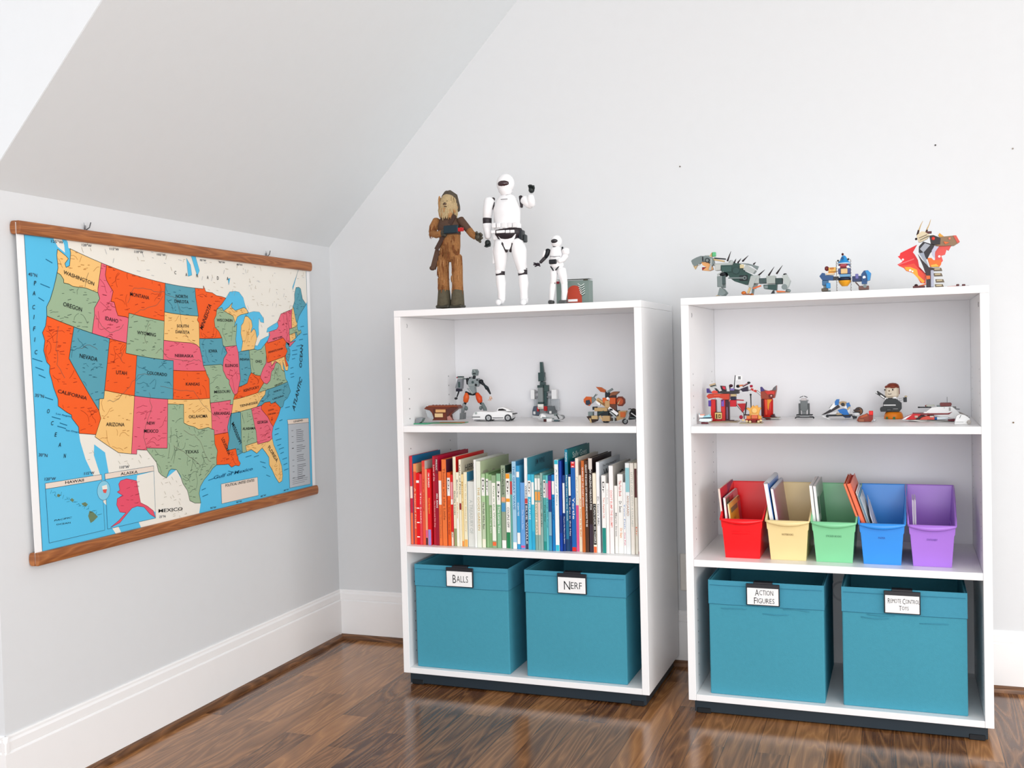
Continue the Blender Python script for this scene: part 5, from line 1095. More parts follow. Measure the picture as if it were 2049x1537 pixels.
t('arm').tube([(452, 545), (505, 610), (545, 660)], [42, 38, 34], vest, 12).tube([(545, 660), (580, 700, -6), (620, 725, -10)], [36, 34, 34], fur, 12)
t('hand').ball(318, 690, 34, 44, (74, 70, 60), -28).tube([(318, 665, -34), (350, 660, -36)], 11, (74, 70, 60)).tube([(316, 690, -36), (352, 690, -38)], 11, (74, 70, 60)).tube([(312, 712, -36), (346, 718, -38)], 11, (74, 70, 60))
t('hand').ball(655, 735, 36, 46, (84, 80, 68), -12).tube([(680, 700, -18), (705, 720, -24)], 12, (84, 80, 68)).tube([(688, 735, -20), (708, 752, -26)], 12, (84, 80, 68)).tube([(668, 775, -20), (690, 790, -26)], 12, (84, 80, 68)).tube([(640, 700, -20), (660, 690, -30)], 11, (84, 80, 68))
t('head').ball(335, 400, 92, 138, face, -4, 84)
t('hair').tube([(335, 268), (300, 300, 6), (268, 400, 6), (262, 480, 4)], [44, 44, 36, 30], hair).tube([(335, 268), (385, 300, 6), (412, 400, 8), (418, 440, 8)], [44, 42, 32, 26], hair).ball(338, 290, 66, 46, hair, 4, 62).ball(338, 370, 84, 110, hair, 14, 70)
rs = random.Random(5)
for q in range(150):
    a = rs.uniform(0, 6.283); X = 335+84*math.cos(a); d_ = -4-26*math.sin(a)
    Y = rs.uniform(300, 440); L_ = rs.uniform(60, 110)
    if abs(X-335) < 62 and d_ < 0: Y = rs.uniform(425, 475); L_ = rs.uniform(50, 85)
    t.tube([(X, Y, d_), (X+rs.uniform(-6, 6)+4*math.cos(a), Y+L_*.5, d_-1), (X+rs.uniform(-7, 7), Y+L_, d_)], [9, 9, 3], (face if d_ < 0 and q % 4 else lfur) if Y+L_ > 430 or d_ < 0 else hair, 6)
t('face').ball(335, 385, 24, 20, (120, 96, 74), -26).ball(337, 378, 10, 8, (40, 30, 28), -31).ball(318, 354, 6, 6, (30, 26, 24), -27).ball(358, 354, 6, 6, (30, 26, 24), -27).ball(340, 412, 20, 6, (60, 36, 32), -27).ball(335, 455, 46, 62, (196, 168, 124), -14)
t('sash').bar((430, 500), (225, 860), 42, -25.5, -22, (76, 52, 42)).bar((225, 860), (165, 1060), 52, -14, -6, vest).ball(160, 1050, 30, 26, vest, -10)
t('toy_tool').box(330, 610, 480, 700, -42, -30, (28, 50, 62), .002).box(430, 640, 510, 680, -40, -32, (28, 40, 50)).box(480, 640, 530, 680, -41, -31, RB)
t.done()

# tall white armoured toy figure, plain rounded helmet
WA = mat((248, 248, 250), 0.25, 0.5); JB = mat((40, 32, 38), 0.45)
t = Toy('white', 'toy_figure', 'tall white armoured toy figure with one dark glove raised, centre of the left bookcase top', 'toy figure')
t('chest').tube([(950, 640), (950, 560), (950, 440), (952, 350)], [128, 138, 142, 108], WA, 18, 0.62)
t('chest_slot').box(920, 350, 990, 358, -27.5, -24, (120, 120, 124), .0003)
t('abdomen').tube([(955, 690), (955, 620)], [138, 142], WA, 18, 0.62)
for X in (840, 890, 945, 1010, 1060): t.box(X-18, 600, X+22, 655, -31, -22, (240, 240, 242), .0015)
t('belt').tube([(960, 715), (960, 675)], [146, 146], JB, 18, 0.64)
for X0, X1 in ((870, 960), (968, 1010), (1016, 1060), (815, 858)): t.box(X0, 680, X1, 712, -33, -28, WA, .001)
t('pouch').box(805, 690, 862, 780, -14, 12, (236, 236, 238), .003)
t('holster').box(1072, 672, 1120, 790, -12, 14, (40, 44, 48), .003).box(1118, 720, 1150, 805, -8, 10, (52, 58, 60), .003)
t('pelvis').poly([(865, 720), (1062, 720), (1035, 790), (990, 880), (950, 880), (905, 790)], -20, 20, WA)
t('hip_joint').tube([(885, 740, -10), (915, 820, -18), (952, 900, -12)], 14, JB).tube([(1050, 745, -10), (1025, 820, -18), (990, 900, -12)], 14, JB)
t('leg').tube([(885, 800), (872, 900), (868, 1030), (862, 1100)], [74, 78, 58, 50], WA, 14).tube([(862, 1150), (868, 1230), (872, 1320), (870, 1410)], [46, 50, 40, 38], WA, 14)
t('leg').tube([(1045, 800), (1068, 900), (1085, 1030), (1098, 1100)], [74, 78, 58, 50], WA, 14).tube([(1102, 1150), (1108, 1230), (1106, 1320), (1108, 1410)], [46, 50, 40, 38], WA, 14)
t('knee_ring').tube([(862, 1080), (862, 1150)], [49, 46], JB, 14).ball(856, 1112, 40, 34, WA, -5)
t('knee_ring').tube([(1098, 1080), (1100, 1150)], [49, 46], JB, 14).ball(1096, 1112, 40, 34, WA, -5)
t('foot').tube([(868, 1400, 4), (862, 1430, -6), (858, 1440, -20)], [36, 36, 30], WA, 12)
t('foot').tube([(1112, 1400, 4), (1118, 1430, -6), (1122, 1440, -20)], [36, 36, 30], WA, 12)
t('shoulder_joint').tube([(806, 330), (800, 440)], [20, 14], JB)
t('shoulder_joint').tube([(1098, 320), (1106, 430)], [20, 14], JB)
t('arm').tube([(770, 345), (752, 430), (738, 530)], [56, 52, 46], WA, 14).tube([(736, 600), (738, 680), (742, 740)], [48, 40, 34], WA, 14)
t('elbow_ring').tube([(737, 540), (736, 595)], [46, 44], JB, 14)
t('arm').tube([(1135, 350), (1180, 400), (1205, 410)], [48, 44, 42], WA, 14).tube([(1205, 410), (1212, 360, -6), (1212, 320, -8)], [44, 38, 30], WA, 14)
def glove(X, Y, up_, d):
    s_ = -1 if up_ else 1
    t.ball(X, Y+s_*10, 30, 34, (46, 54, 54), d)
    for i, dx in enumerate((-20, -7, 6, 18)):
        L_ = (30, 38, 36, 26)[i]
        t.tube([(X+dx, Y+s_*30, d-2), (X+dx+2, Y+s_*(30+L_*.6), d-6), (X+dx+5, Y+s_*(28+L_*.7), d-12)], 8.5, (46, 54, 54), 8)
    t.tube([(X+24, Y+s_*4, d-2), (X+36, Y+s_*26, d-8), (X+34, Y+s_*48, d-10)], 9, (46, 54, 54), 8)
t('glove'); glove(736, 790, False, 0)
t('glove'); glove(1222, 270, True, -8)
t('neck').tube([(952, 320), (952, 296)], [46, 46], JB, 14)
t('helmet').ball(945, 180, 92, 108, WA, -2, 86).tube([(945, 262, -4), (945, 285, -6)], [72, 52], WA, 16)
t('visor').ball(945, 186, 64, 42, mat((60, 40, 44), 0.12, 0.6), -17, 46)
t('baton').box(787, 850, 810, 1025, -4, 4, WA, .001)
t.done()

# small white armoured toy figure
t = Toy('small', 'toy_figure', 'small white armoured toy figure standing before the grey green box', 'toy figure')
t('chest').tube([(880, 690), (885, 600), (885, 530)], [92, 98, 84], WA, 16, 0.7)
t('chest_band').tube([(805, 640, -8), (880, 650, -15), (960, 640, -8)], 8, (180, 180, 184), 8)
t('belt').tube([(895, 790), (890, 720)], [104, 100], WA, 16, 0.7).box(800, 690, 915, 765, -20, -12, (30, 30, 36), .002)
t('hip_joint').tube([(815, 800, -10), (860, 860, -14)], 10, BK).tube([(940, 795, -10), (895, 855, -14)], 10, BK)
t('leg').tube([(848, 850), (840, 980), (825, 1060)], [58, 50, 44], WA, 14).tube([(825, 1060), (812, 1180), (798, 1310)], [44, 42, 34], WA, 14)
t('leg').tube([(960, 850), (985, 960), (1000, 1060)], [70, 60, 50], WA, 14).tube([(1000, 1060), (1002, 1180), (985, 1310)], [48, 46, 36], WA, 14)
t('thigh_joint').tube([(862, 900, -4), (858, 1060, -4)], 10, (70, 72, 70))
t('boot').box(765, 1315, 835, 1378, -16, 8, (66, 66, 66), .003)
t('boot').box(925, 1315, 1045, 1378, -16, 8, (90, 92, 92), .003)
t('arm').tube([(765, 540), (745, 610), (720, 650)], [38, 34, 30], BK, 12).tube([(720, 560), (690, 640)], [30, 26], WA).tube([(710, 660), (650, 730, -6)], [28, 24], (60, 56, 60))
t('glove').ball(612, 762, 34, 26, (36, 26, 38), -8).tube([(590, 750, -10), (560, 742, -14)], 10, (36, 26, 38)).tube([(588, 768, -12), (560, 768, -16)], 10, (36, 26, 38)).tube([(600, 786, -12), (580, 796, -16)], 9, (36, 26, 38)).tube([(640, 780, -12), (655, 792, -14)], 9, (36, 26, 38))
t('arm').tube([(1030, 545), (1040, 600)], [58, 50], WA, 14).tube([(1030, 630), (1000, 690, -6), (950, 720, -14)], [46, 42, 36], WA, 14)
t('elbow_ring').tube([(985, 500), (985, 560)], [14, 12], BK)
t('neck').tube([(880, 510), (880, 490)], [44, 44], BK, 12)
t('helmet').ball(895, 410, 84, 98, WA, 0, 78)
t('visor').ball(884, 410, 56, 36, mat((34, 32, 38), 0.12, 0.6), -11, 40)
t.done()

# cardboard box with an arched print
t = Toy('box', 'display_box', 'grey green printed box with a rust red arch, on top of the left bookcase', 'box')
t('carton').box(880, 1000, 1385, 1385, -4, 36, (128, 146, 140), .0008)
t('arch_print').poly([(1050, 1350)]+[(1162+110*math.cos(a*math.pi/10), 1190-105*math.sin(a*math.pi/10)) for a in range(10, -1, -1)]+[(1272, 1350)], -4.6, -4.0, (196, 70, 46)).box(1060, 1295, 1205, 1338, -5.2, -4.6, WT, 0)
t('wave_print')
for q in range(5):
    t.tube([(1215+q*8, 1060+q*34, -4.6), (1262+q*4, 1094+q*34, -4.8), (1310+q*2, 1062+q*34, -4.6)], 6, (226, 234, 230), 6).tube([(1218+q*8, 1078+q*34, -4.5), (1262+q*4, 1112+q*34, -4.7), (1312+q*2, 1080+q*34, -4.5)], 3, (60, 84, 78), 6)
t('lid_flap').box(880, 985, 1385, 1002, -4, 36, (150, 160, 156), .0005).box(1300, 992, 1370, 1012, -5, -3.5, (70, 66, 50), 0)
t('red_tab').box(885, 1020, 930, 1060, -5, -4, (150, 20, 40), 0)
t.done()

# grey brick-built beast
t = Toy('dino', 'brick_beast', 'grey and dark green brick-built beast with spines along its back', 'brick toy', 'brick models on top of the right bookcase')
t('head').poly([(125, 375), (148, 350), (230, 310), (300, 285), (430, 290), (520, 320), (545, 420), (500, 470), (460, 400), (400, 380), (330, 390), (250, 440), (190, 470), (150, 440)], -11, 11, GM).box(330, 300, 350, 380, -12.5, 12.5, BK).box(370, 270, 440, 300, -7, 7, GL)
t('beak').poly([(150, 450), (190, 470), (240, 440), (188, 525)], -6, 6, TAN).poly([(195, 430), (215, 430), (200, 480)], -8, 8, WT).poly([(250, 420), (268, 415), (262, 460)], -8, 8, WT)
t('eye').wheel(425, 368, 42, -15, -11, BK).wheel(425, 368, 26, -16, -15, GM).wheel(425, 368, 42, 11, 15, BK)
t('jaw').poly([(310, 400), (420, 395), (500, 470), (520, 530), (450, 555), (330, 545), (400, 490), (330, 450)], -9, 9, (240, 176, 110)).box(318, 485, 395, 545, -7, 7, (150, 20, 24)).poly([(480, 330), (510, 340), (490, 540), (440, 540), (480, 440)], -12, -9, GL)
t('gem').box(502, 215, 570, 300, -5, 5, (100, 200, 140), .0015)
t('horn').poly([(455, 290), (500, 225), (500, 310)], -8, 8, TAN)
t('neck').box(540, 410, 880, 470, -11, 11, GL, .001).box(560, 440, 665, 552, -15, 15, (206, 210, 206), .001).bar((540, 325), (745, 345), 22, -5, 5, BK).bar((530, 350), (720, 385), 26, -7, 7, TAN).ball(840, 410, 48, 48, GL, 0)
t('body', .0006).poly([(665, 460), (880, 460), (900, 420), (1010, 430), (1080, 560), (1320, 680), (1350, 720), (1250, 800), (1100, 810), (900, 745), (820, 680), (780, 600), (670, 560)], -14, 14, (38, 74, 68))
t.box(680, 475, 860, 590, -18, -14, (52, 88, 82)).wheel(940, 560, 60, -18, -14, (44, 78, 74)).box(1000, 640, 1140, 740, -17, -14, BK).wheel(1090, 690, 34, -19, -17, GM, 18).bar((800, 690), (1080, 690), 24, -19, -15, GM)
t('back_plate').poly([(1070, 545), (1115, 450), (1285, 555), (1240, 612)], -19, -13, GL).poly([(1070, 545), (1115, 450), (1285, 555), (1240, 612)], 13, 19, GL).poly([(1000, 420), (1150, 430), (1330, 480), (1300, 545), (1200, 470)], -6, 6, GM).box(1010, 450, 1085, 520, -20, -18, (220, 206, 160))
t('spine')
for a, b in [((775, 375), (840, 205)), ((895, 410), (930, 340)), ((960, 410), (1020, 335)), ((1045, 385), (1150, 285)), ((1240, 440), (1280, 405)), ((1320, 640), (1435, 540)), ((1500, 640), (1600, 490)), ((1640, 610), (1745, 465))]:
    m_ = ((a[0]+b[0])/2, (a[1]+b[1])/2); t.tube([a, m_, b], [17, 11, 3], (44, 32, 38), 8)
t('leg', .0004).box(600, 650, 690, 850, -20, -8, GM).box(680, 640, 745, 800, -18, -6, GD).ball(700, 620, 60, 44, BK, -12).poly([(640, 860), (690, 880), (745, 950), (735, 975), (700, 1000), (600, 1000), (620, 930)], -18, -8, GM).poly([(560, 1010), (620, 975), (640, 1005)], -15, -11, TAN).bar((600, 630), (720, 570), 26, -18, -10, GL)
t('leg', .0004).box(640, 660, 720, 860, 8, 20, GM).ball(720, 620, 56, 44, BK, 12).poly([(660, 860), (710, 880), (765, 950), (720, 1000), (640, 1000)], 8, 18, GM)
t('leg', .0004).poly([(1200, 660), (1295, 690), (1220, 870), (1148, 845)], -20, -8, GL).bar((1185, 860), (1140, 960), 40, -17, -9, TAN).ball(1065, 955, 44, 34, (226, 120, 44), -12).bar((1060, 975), (1180, 980), 22, -18, -8, (150, 80, 40))
t('leg', .0004).poly([(1240, 680), (1330, 710), (1260, 880), (1190, 860)], 8, 20, GL).bar((1215, 870), (1200, 975), 40, 9, 17, GM).ball(1190, 975, 34, 24, (226, 120, 44), 12)
t('hip').box(1200, 640, 1340, 790, -16, 16, GL, .001).box(1340, 690, 1475, 790, -11, 11, GD, .001).box(1470, 650, 1622, 795, -16, 16, (176, 184, 180), .001).box(1620, 690, 1745, 800, -11, 11, (40, 66, 64), .001).wheel(1450, 730, 40, -14, 14, GD)
t('tail').poly([(1410, 810), (1650, 800), (1640, 910), (1420, 880)], -10, 10, (36, 74, 70)).box(1425, 820, 1490, 880, -12, -10, GM).bar((1230, 875), (1370, 825), 24, -12, -4, ORr).poly([(1570, 910), (1595, 905), (1600, 960), (1535, 965)], -5, 5, BK)
t('haunch', .0004).poly([(1740, 650), (1820, 630), (1882, 740), (1850, 830), (1800, 900), (1745, 860), (1775, 770)], -15, 15, (190, 198, 196)).ball(1785, 625, 34, 18, BK, 0).wheel(1780, 850, 50, -16, -13, GM)
t('paw').bar((1640, 925), (1790, 935), 24, -12, 0, ORr).ball(1840, 915, 46, 32, GM, -6).box(1640, 935, 1860, 950, -14, 14, (200, 150, 90))
t.done()

# blue walking robot
BL, BD, BR = (44, 150, 220), (24, 80, 136), (70, 110, 160)
t = Toy('blue', 'brick_robot', 'blue brick-built robot with a yellow bowl shaped belly and hanging chains', 'brick toy', 'brick models on top of the right bookcase')
t('helmet').lathe([890, (165, 470), (160, 440), (110, 400), (80, 330), (45, 275), (10, 262)], BL).ball(862, 232, 32, 34, (80, 22, 24)).wheel(860, 340, 34, -15, -11, BD, 16).box(720, 375, 765, 420, -5, 5, BK).box(985, 335, 1030, 385, -5, 5, BK).lathe([890, (176, 480), (176, 462)], WT)
t('face').box(780, 490, 990, 590, -16, 6, (150, 20, 40), .001).box(810, 500, 960, 530, -17.5, -16, (240, 120, 130)).box(745, 545, 800, 590, -18, -10, WT).box(965, 535, 1030, 590, -18, -10, WT).box(750, 480, 1050, 560, -10, 14, BR, .001)
t('torso').box(745, 590, 1060, 745, -12, 14, (66, 86, 150), .001).box(815, 605, 985, 742, -18, -12, (238, 200, 140), .001).box(780, 742, 1055, 825, -16, 14, (110, 170, 214), .001).lathe([900, (162, 900), (168, 860), (160, 830)], (20, 40, 70))
t('belly').lathe([905, (70, 1050), (80, 1045), (130, 990), (162, 930), (164, 905)], (248, 174, 40))
t('leg').poly([(260, 800), (330, 710), (400, 720), (410, 770), (620, 780), (612, 900), (330, 900)], -11, 11, BD).box(325, 900, 490, 1035, -9, 9, (60, 110, 150), .001).box(430, 970, 540, 1110, -12, 2, BL, .001).box(600, 800, 750, 900, -6, 6, (50, 54, 60)).box(355, 1035, 470, 1110, -5, 5, GM)
t('foot').box(310, 1105, 475, 1190, -16, 12, (86, 76, 60), .001).box(470, 1150, 540, 1190, -10, 8, GM, .0006)
t('leg').box(1100, 790, 1335, 940, -10, 10, (30, 50, 100), .001).box(1180, 740, 1260, 870, -12, -8, (110, 110, 180), .001).poly([(1330, 750), (1400, 660), (1500, 650), (1580, 730), (1550, 900), (1480, 920), (1470, 1000), (1340, 1000)], -12, 12, BD).poly([(1430, 672), (1500, 650), (1580, 730), (1552, 900), (1488, 922), (1480, 780)], -15, -12, BL).wheel(1405, 830, 38, -13.5, -12, WT).box(1400, 855, 1450, 930, -14.5, -12, BD, 0).bar((1180, 950), (1265, 1040), 34, -6, 6, (90, 60, 56))
t('foot').box(1260, 1040, 1520, 1150, -14, 12, (112, 74, 66), .001).wheel(1420, 1055, 44, -16, -12, GM)
t('cannon').box(498, 568, 690, 682, -13, 5, (246, 196, 96), .001).wheel(590, 640, 10, -14, -13, ORr).box(400, 540, 505, 660, -12, 4, (110, 14, 20), .003).poly([(470, 680), (700, 680), (760, 640), (700, 690), (560, 735), (520, 735)], -8, 2, (240, 160, 40)).box(430, 710, 650, 770, -9, 3, (248, 226, 190), .001).box(535, 575, 640, 625, -13.6, -13, (200, 120, 30), 0)
for X, Yt in ((705, 430), (1068, 380)):
    t('chain')
    n_ = 22
    for q in range(n_):
        Y = Yt+(1165-Yt)*q/(n_-1); t.ball(X+(3 if q % 2 else -3), Y, 13 if q % 2 else 8, 16, (120, 112, 108) if q % 2 else (70, 62, 60), -13, 6)
t.done()

# red winged dragon head and neck
t = Toy('dragon', 'brick_dragon', 'red and black brick-built dragon with flame wings and two tan horns', 'brick toy', 'brick models on top of the right bookcase')
t('horn').tube([(520, 430), (545, 345), (580, 250), (618, 178)], [18, 14, 9, 4], TAN, 8).tube([(516, 430), (540, 345)], [20, 18], (50, 24, 26), 8)
t('horn').tube([(672, 385), (695, 320), (735, 240), (762, 152)], [18, 13, 9, 4], TAN, 8).tube([(672, 390), (694, 340)], [20, 17], (50, 24, 26), 8)
t('crown').poly([(500, 440), (590, 370), (640, 372), (745, 440), (700, 500), (580, 560), (535, 560)], -9, 9, (232, 216, 180)).bar((560, 530), (720, 455), 10, -10.5, -9, BK).bar((545, 490), (690, 430), 10, -10.5, -9, (90, 60, 40)).box(665, 365, 775, 410, -6, 6, (90, 30, 30)).ball(492, 500, 22, 22, (40, 20, 20))
t('head', .0004).poly([(740, 450), (800, 440), (900, 480), (1000, 470), (1180, 455), (1272, 570), (1172, 632), (1000, 640), (880, 640), (780, 600)], -13, 13, (150, 118, 84)).poly([(735, 455), (820, 450), (930, 500), (920, 610), (820, 620), (760, 600)], -15, 15, (34, 22, 30)).poly([(890, 440), (915, 400), (1000, 470), (920, 490)], -6, 6, GLD).box(1070, 490, 1110, 530, -15, -13, (240, 140, 110)).poly([(1150, 455), (1210, 455), (1272, 570), (1230, 600)], -14, -13, (226, 90, 70)).poly([(980, 560), (1090, 580), (1010, 610)], -15, -13, ORr)
t('eye').ball(800, 505, 34, 34, (240, 60, 40), -14, 16)
t('jaw').poly([(860, 640), (1130, 625), (1075, 720), (1040, 700), (1010, 790), (940, 810), (970, 900), (900, 985), (830, 880), (830, 760)], -7, 7, (240, 84, 76)).wheel(905, 825, 22, -8, -7, WT)
t('flame').poly([(690, 850), (760, 850), (800, 890), (930, 890), (940, 960), (905, 1012), (740, 1012)], -10, 10, (252, 116, 16)).poly([(750, 980), (850, 960), (900, 1010), (760, 1015)], -11, -10, (252, 190, 60))
t('neck', .0004).poly([(540, 640), (620, 556), (820, 620), (800, 700), (745, 760), (700, 850), (680, 870), (620, 790), (535, 740)], -12, 12, (30, 20, 30)).poly([(520, 780), (590, 880), (720, 1020), (800, 1030), (770, 1378), (665, 1378), (665, 1150), (610, 990)], -10, 10, (46, 24, 34)).poly([(660, 1170), (735, 1170), (735, 1230), (670, 1240)], -12, -10, ORr)
t('neck_plate').poly([(555, 690), (650, 585), (745, 622), (620, 755)], -15, -12, (170, 176, 186)).poly([(540, 770), (625, 752), (690, 950), (715, 1022), (640, 930)], -13.5, -11, (160, 170, 186)).poly([(820, 640), (900, 650), (820, 760), (830, 870), (770, 800), (770, 720)], -14, -11, (200, 200, 224)).box(745, 1070, 800, 1378, -12, 4, (184, 188, 206), .001)
t('spine_block')
for q, (X, Y) in enumerate(((795, 1030), (800, 1125), (830, 1235), (820, 1325))): t.poly([(X, Y), (X+140, Y), (X+160, Y+52), (X+10, Y+56)], -11, 9, (112, 96, 72)).box(X+20, Y+8, X+120, Y+36, -12.5, -11, (206, 190, 150), 0)
t('wing').poly([(512, 600), (200, 750), (185, 800), (150, 812), (240, 900), (200, 930), (140, 960), (200, 1000), (450, 950), (660, 1130), (660, 1250), (600, 1130), (540, 1000), (520, 880), (470, 790), (430, 740)], 2, 5, (244, 14, 24)).wheel(245, 870, 20, 1, 2, WT).bar((160, 965), (450, 860), 22, .5, 2, (250, 110, 110)).wheel(205, 912, 14, 1, 2, WT)
t('wing').poly([(160, 985), (300, 975), (450, 945), (600, 1110), (665, 1160), (655, 1310), (560, 1300), (480, 1160), (400, 1110), (300, 1080), (260, 1030)], -5, -2, (244, 70, 40)).poly([(270, 1010), (380, 1010), (500, 1060), (520, 1160), (640, 1270), (600, 1310), (480, 1180), (400, 1100), (300, 1070)], -6, -5, (252, 176, 40)).wheel(375, 1072, 22, -7, -6, WT).wheel(418, 1090, 16, -7, -6, WT)
t('base').box(420, 1350, 640, 1400, -14, 14, (90, 22, 22), .001).ball(480, 1345, 34, 26, (50, 20, 24), -4).bar((500, 1370), (660, 1320), 20, -10, 4, ORr)
t.done()
t = Toy('bits', 'brick_stick', 'low dark red brick stick lying right of the red dragon', 'brick toy')
t('stick').bar((1040, 1400), (1210, 1385), 12, -3, 3, (206, 90, 60))
t('stud').box(1205, 1350, 1260, 1421, -5, 5, (90, 24, 24), .001).box(1310, 1350, 1370, 1421, -5, 5, (90, 20, 22), .001).box(1260, 1385, 1440, 1421, -4, 4, (120, 40, 36), .001)
t.done()

# ---- upper shelf of the left bookcase
t = Toy('anvil', 'brick_ship_hull', 'brown brick-built hull on a green base plate, at the left end of its shelf', 'brick toy', 'brick models on the left bookcase shelf')
t('base_plate').box(60, 1205, 440, 1221, -52, -6, (70, 190, 140), .0006).box(380, 1207, 970, 1221, -22, 34, (100, 176, 130), .0006).box(560, 1200, 970, 1216, -14, 6, (226, 110, 50), .0006)
t('hull', .0005).poly([(300, 960), (345, 915), (890, 915), (915, 945), (840, 990), (790, 1040), (760, 1100), (815, 1165), (440, 1165), (470, 1130), (440, 1030), (400, 985)], -18, 18, (118, 52, 32)).box(380, 900, 880, 925, -20, 20, (150, 72, 42))
t.studs(400, 860, 898, 8, 0, (110, 48, 30)).box(470, 960, 500, 1140, -20, -18, (90, 36, 24)).poly([(700, 1165), (760, 1040), (915, 945), (830, 930), (700, 960)], -20, -18, (90, 44, 40)).poly([(715, 1100), (760, 1080), (810, 1160), (720, 1160)], -22, -18, (190, 130, 120))
t('panel').box(515, 970, 690, 1022, -23, -19, (232, 176, 116), .0006).box(500, 1040, 640, 1108, -23, -19, (236, 200, 150), .0006)
t('clear_fin').poly([(302, 972), (380, 990), (440, 1060), (462, 1165), (340, 1110)], -9, -6, M_clear).poly([(780, 1060), (910, 960), (900, 1150), (800, 1165)], -9, -6, M_clear)
t('rock').poly([(195, 1221), (230, 1110), (280, 1100), (345, 1115), (310, 1180), (240, 1221)], -46, -26, (150, 154, 158))
t.done()
t = Toy('robot', 'toy_robot', 'standing grey toy robot with orange thighs and one arm cannon', 'toy robot')
t('head').poly([(1155, 262), (1215, 262), (1240, 300), (1225, 375), (1150, 370), (1140, 330)], -8, 8, GM).poly([(1170, 275), (1210, 285), (1200, 310)], -9.5, -8, GL).box(1160, 330, 1215, 350, -9.5, -8, BK)
t('neck').tube([(1170, 385), (1165, 430)], [28, 22], BK)
t('torso', .0005).poly([(1070, 490), (1110, 390), (1150, 430), (1190, 430), (1250, 420), (1262, 520), (1232, 572), (1182, 580), (1190, 680), (1140, 705), (1050, 600), (1100, 590), (1070, 545)], -10, 10, (150, 160, 162)).bar((1090, 540), (1200, 540), 12, -12, -10, GL).wheel(1110, 410, 14, -12, -10, BK).wheel(1240, 450, 14, -12, -10, BK).wheel(1160, 490, 20, -12, -10, GD).bar((1080, 590), (1150, 690), 18, -12, -10, GL).wheel(1215, 540, 22, -12, -10, BK)
t('pelvis').tube([(1010, 668), (1080, 700), (1140, 708), (1200, 690)], 20, BK)
t('arm').tube([(1050, 430), (1050, 520)], [30, 22], BK).tube([(1050, 430), (975, 425)], 12, GM).box(885, 380, 970, 405, -9, 9, GD, .001).box(885, 400, 970, 425, -9, 9, GL, .001).box(858, 388, 895, 416, -5, 5, (190, 50, 70), .001).poly([(890, 430), (968, 430), (950, 605), (840, 590)], -10, 10, (140, 144, 150)).box(900, 480, 935, 580, -12, -10, GD).box(850, 598, 935, 652, -9, 9, (36, 32, 50), .001).tube([(885, 655), (850, 750)], [14, 10], BK).wheel(832, 778, 20, -4, 4, BK, 9)
t('arm').tube([(1280, 480), (1340, 540)], [36, 20], BK).ball(1290, 480, 38, 40, BK).tube([(1340, 540), (1390, 600)], [16, 34], (40, 52, 56)).tube([(1400, 610), (1445, 700)], [26, 14], BK)
t('hand').ball(1448, 770, 24, 30, (250, 214, 190)).tube([(1435, 790, -3), (1420, 815, -8)], 6, (244, 190, 160), 6).tube([(1448, 798, -3), (1446, 825, -8)], 6, (244, 190, 160), 6).tube([(1460, 792, -3), (1470, 815, -8)], 6, (244, 190, 160), 6).tube([(1468, 770, -3), (1488, 790, -6)], 6, (244, 190, 160), 6)
t('thigh').tube([(1030, 690), (1018, 760), (1005, 830)], [34, 52, 44], (244, 104, 40), 10)
t('thigh').tube([(1210, 695), (1245, 770), (1262, 840)], [32, 54, 42], (244, 84, 34), 10)
t('shin').tube([(1000, 850), (985, 880)], 24, BK).tube([(980, 880), (955, 950), (945, 1040)], [30, 36, 26], (160, 166, 168), 10).ball(1010, 955, 30, 42, GM)
t('shin').tube([(1270, 850), (1280, 880)], 22, BK).tube([(1300, 870), (1340, 960), (1362, 1050)], [26, 34, 28], GM, 10).ball(1270, 950, 28, 40, GM)
t('foot').poly([(905, 1040), (990, 1030), (985, 1150), (870, 1150), (880, 1090)], -22, 8, (150, 156, 158))
t('foot').poly([(1330, 1040), (1400, 1040), (1430, 1150), (1320, 1150)], -22, 8, (150, 156, 158))
t.done()
t = Toy('car', 'toy_car', 'white toy sports car with grey wheels', 'toy car', None, 0.10)
t('car_body', .0012).poly([(1160, 1100), (1172, 1070), (1200, 1018), (1300, 1008), (1500, 1022), (1590, 1012), (1700, 1015), (1835, 1030), (1850, 1060), (1838, 1120), (1820, 1148), (1180, 1155)], -24, 24, WT)
t('cabin', .001).poly([(1575, 1015), (1602, 952), (1690, 940), (1760, 965), (1830, 1012)], -18, 18, WT)
t('window').poly([(1598, 1000), (1612, 966), (1680, 962), (1740, 988), (1740, 1000)], -18.6, 18.6, (40, 34, 34)).poly([(1510, 1024), (1590, 1014), (1590, 1020), (1512, 1030)], -16, 16, (60, 50, 46))
t('bumper').box(1160, 1100, 1300, 1112, -26, 26, BK, .0004).box(1190, 1135, 1300, 1165, -23, 23, BK, .0008).box(1510, 1118, 1695, 1130, -25, 25, BK, .0004).box(1835, 1050, 1880, 1066, -20, 20, BK, .0004)
t('headlight').wheel(1232, 1038, 20, -26, -20, GL).wheel(1232, 1038, 20, 20, 26, GL)
for X in (1445, 1775):
    for d0, d1, s_ in ((-27, -19, -1), (19, 27, 1)):
        t('wheel').wheel(X, 1124, 56, d0, d1, BK, 40).wheel(X, 1124, 42, d0+1 if s_ < 0 else d0, d1 if s_ < 0 else d1-1, (176, 178, 180)).wheel(X, 1124, 26, (d0-.2) if s_ < 0 else d0, d0+2 if s_ < 0 else d1+.2, (214, 216, 218)).wheel(X, 1124, 10, (d0-.5) if s_ < 0 else d0, d0+2 if s_ < 0 else d1+.5, (120, 122, 124))
t.done()
t = Toy('tower', 'brick_gun_tower', 'tall grey brick-built gun tower with white side pods and red base blocks', 'brick toy', 'brick models on the left bookcase shelf')
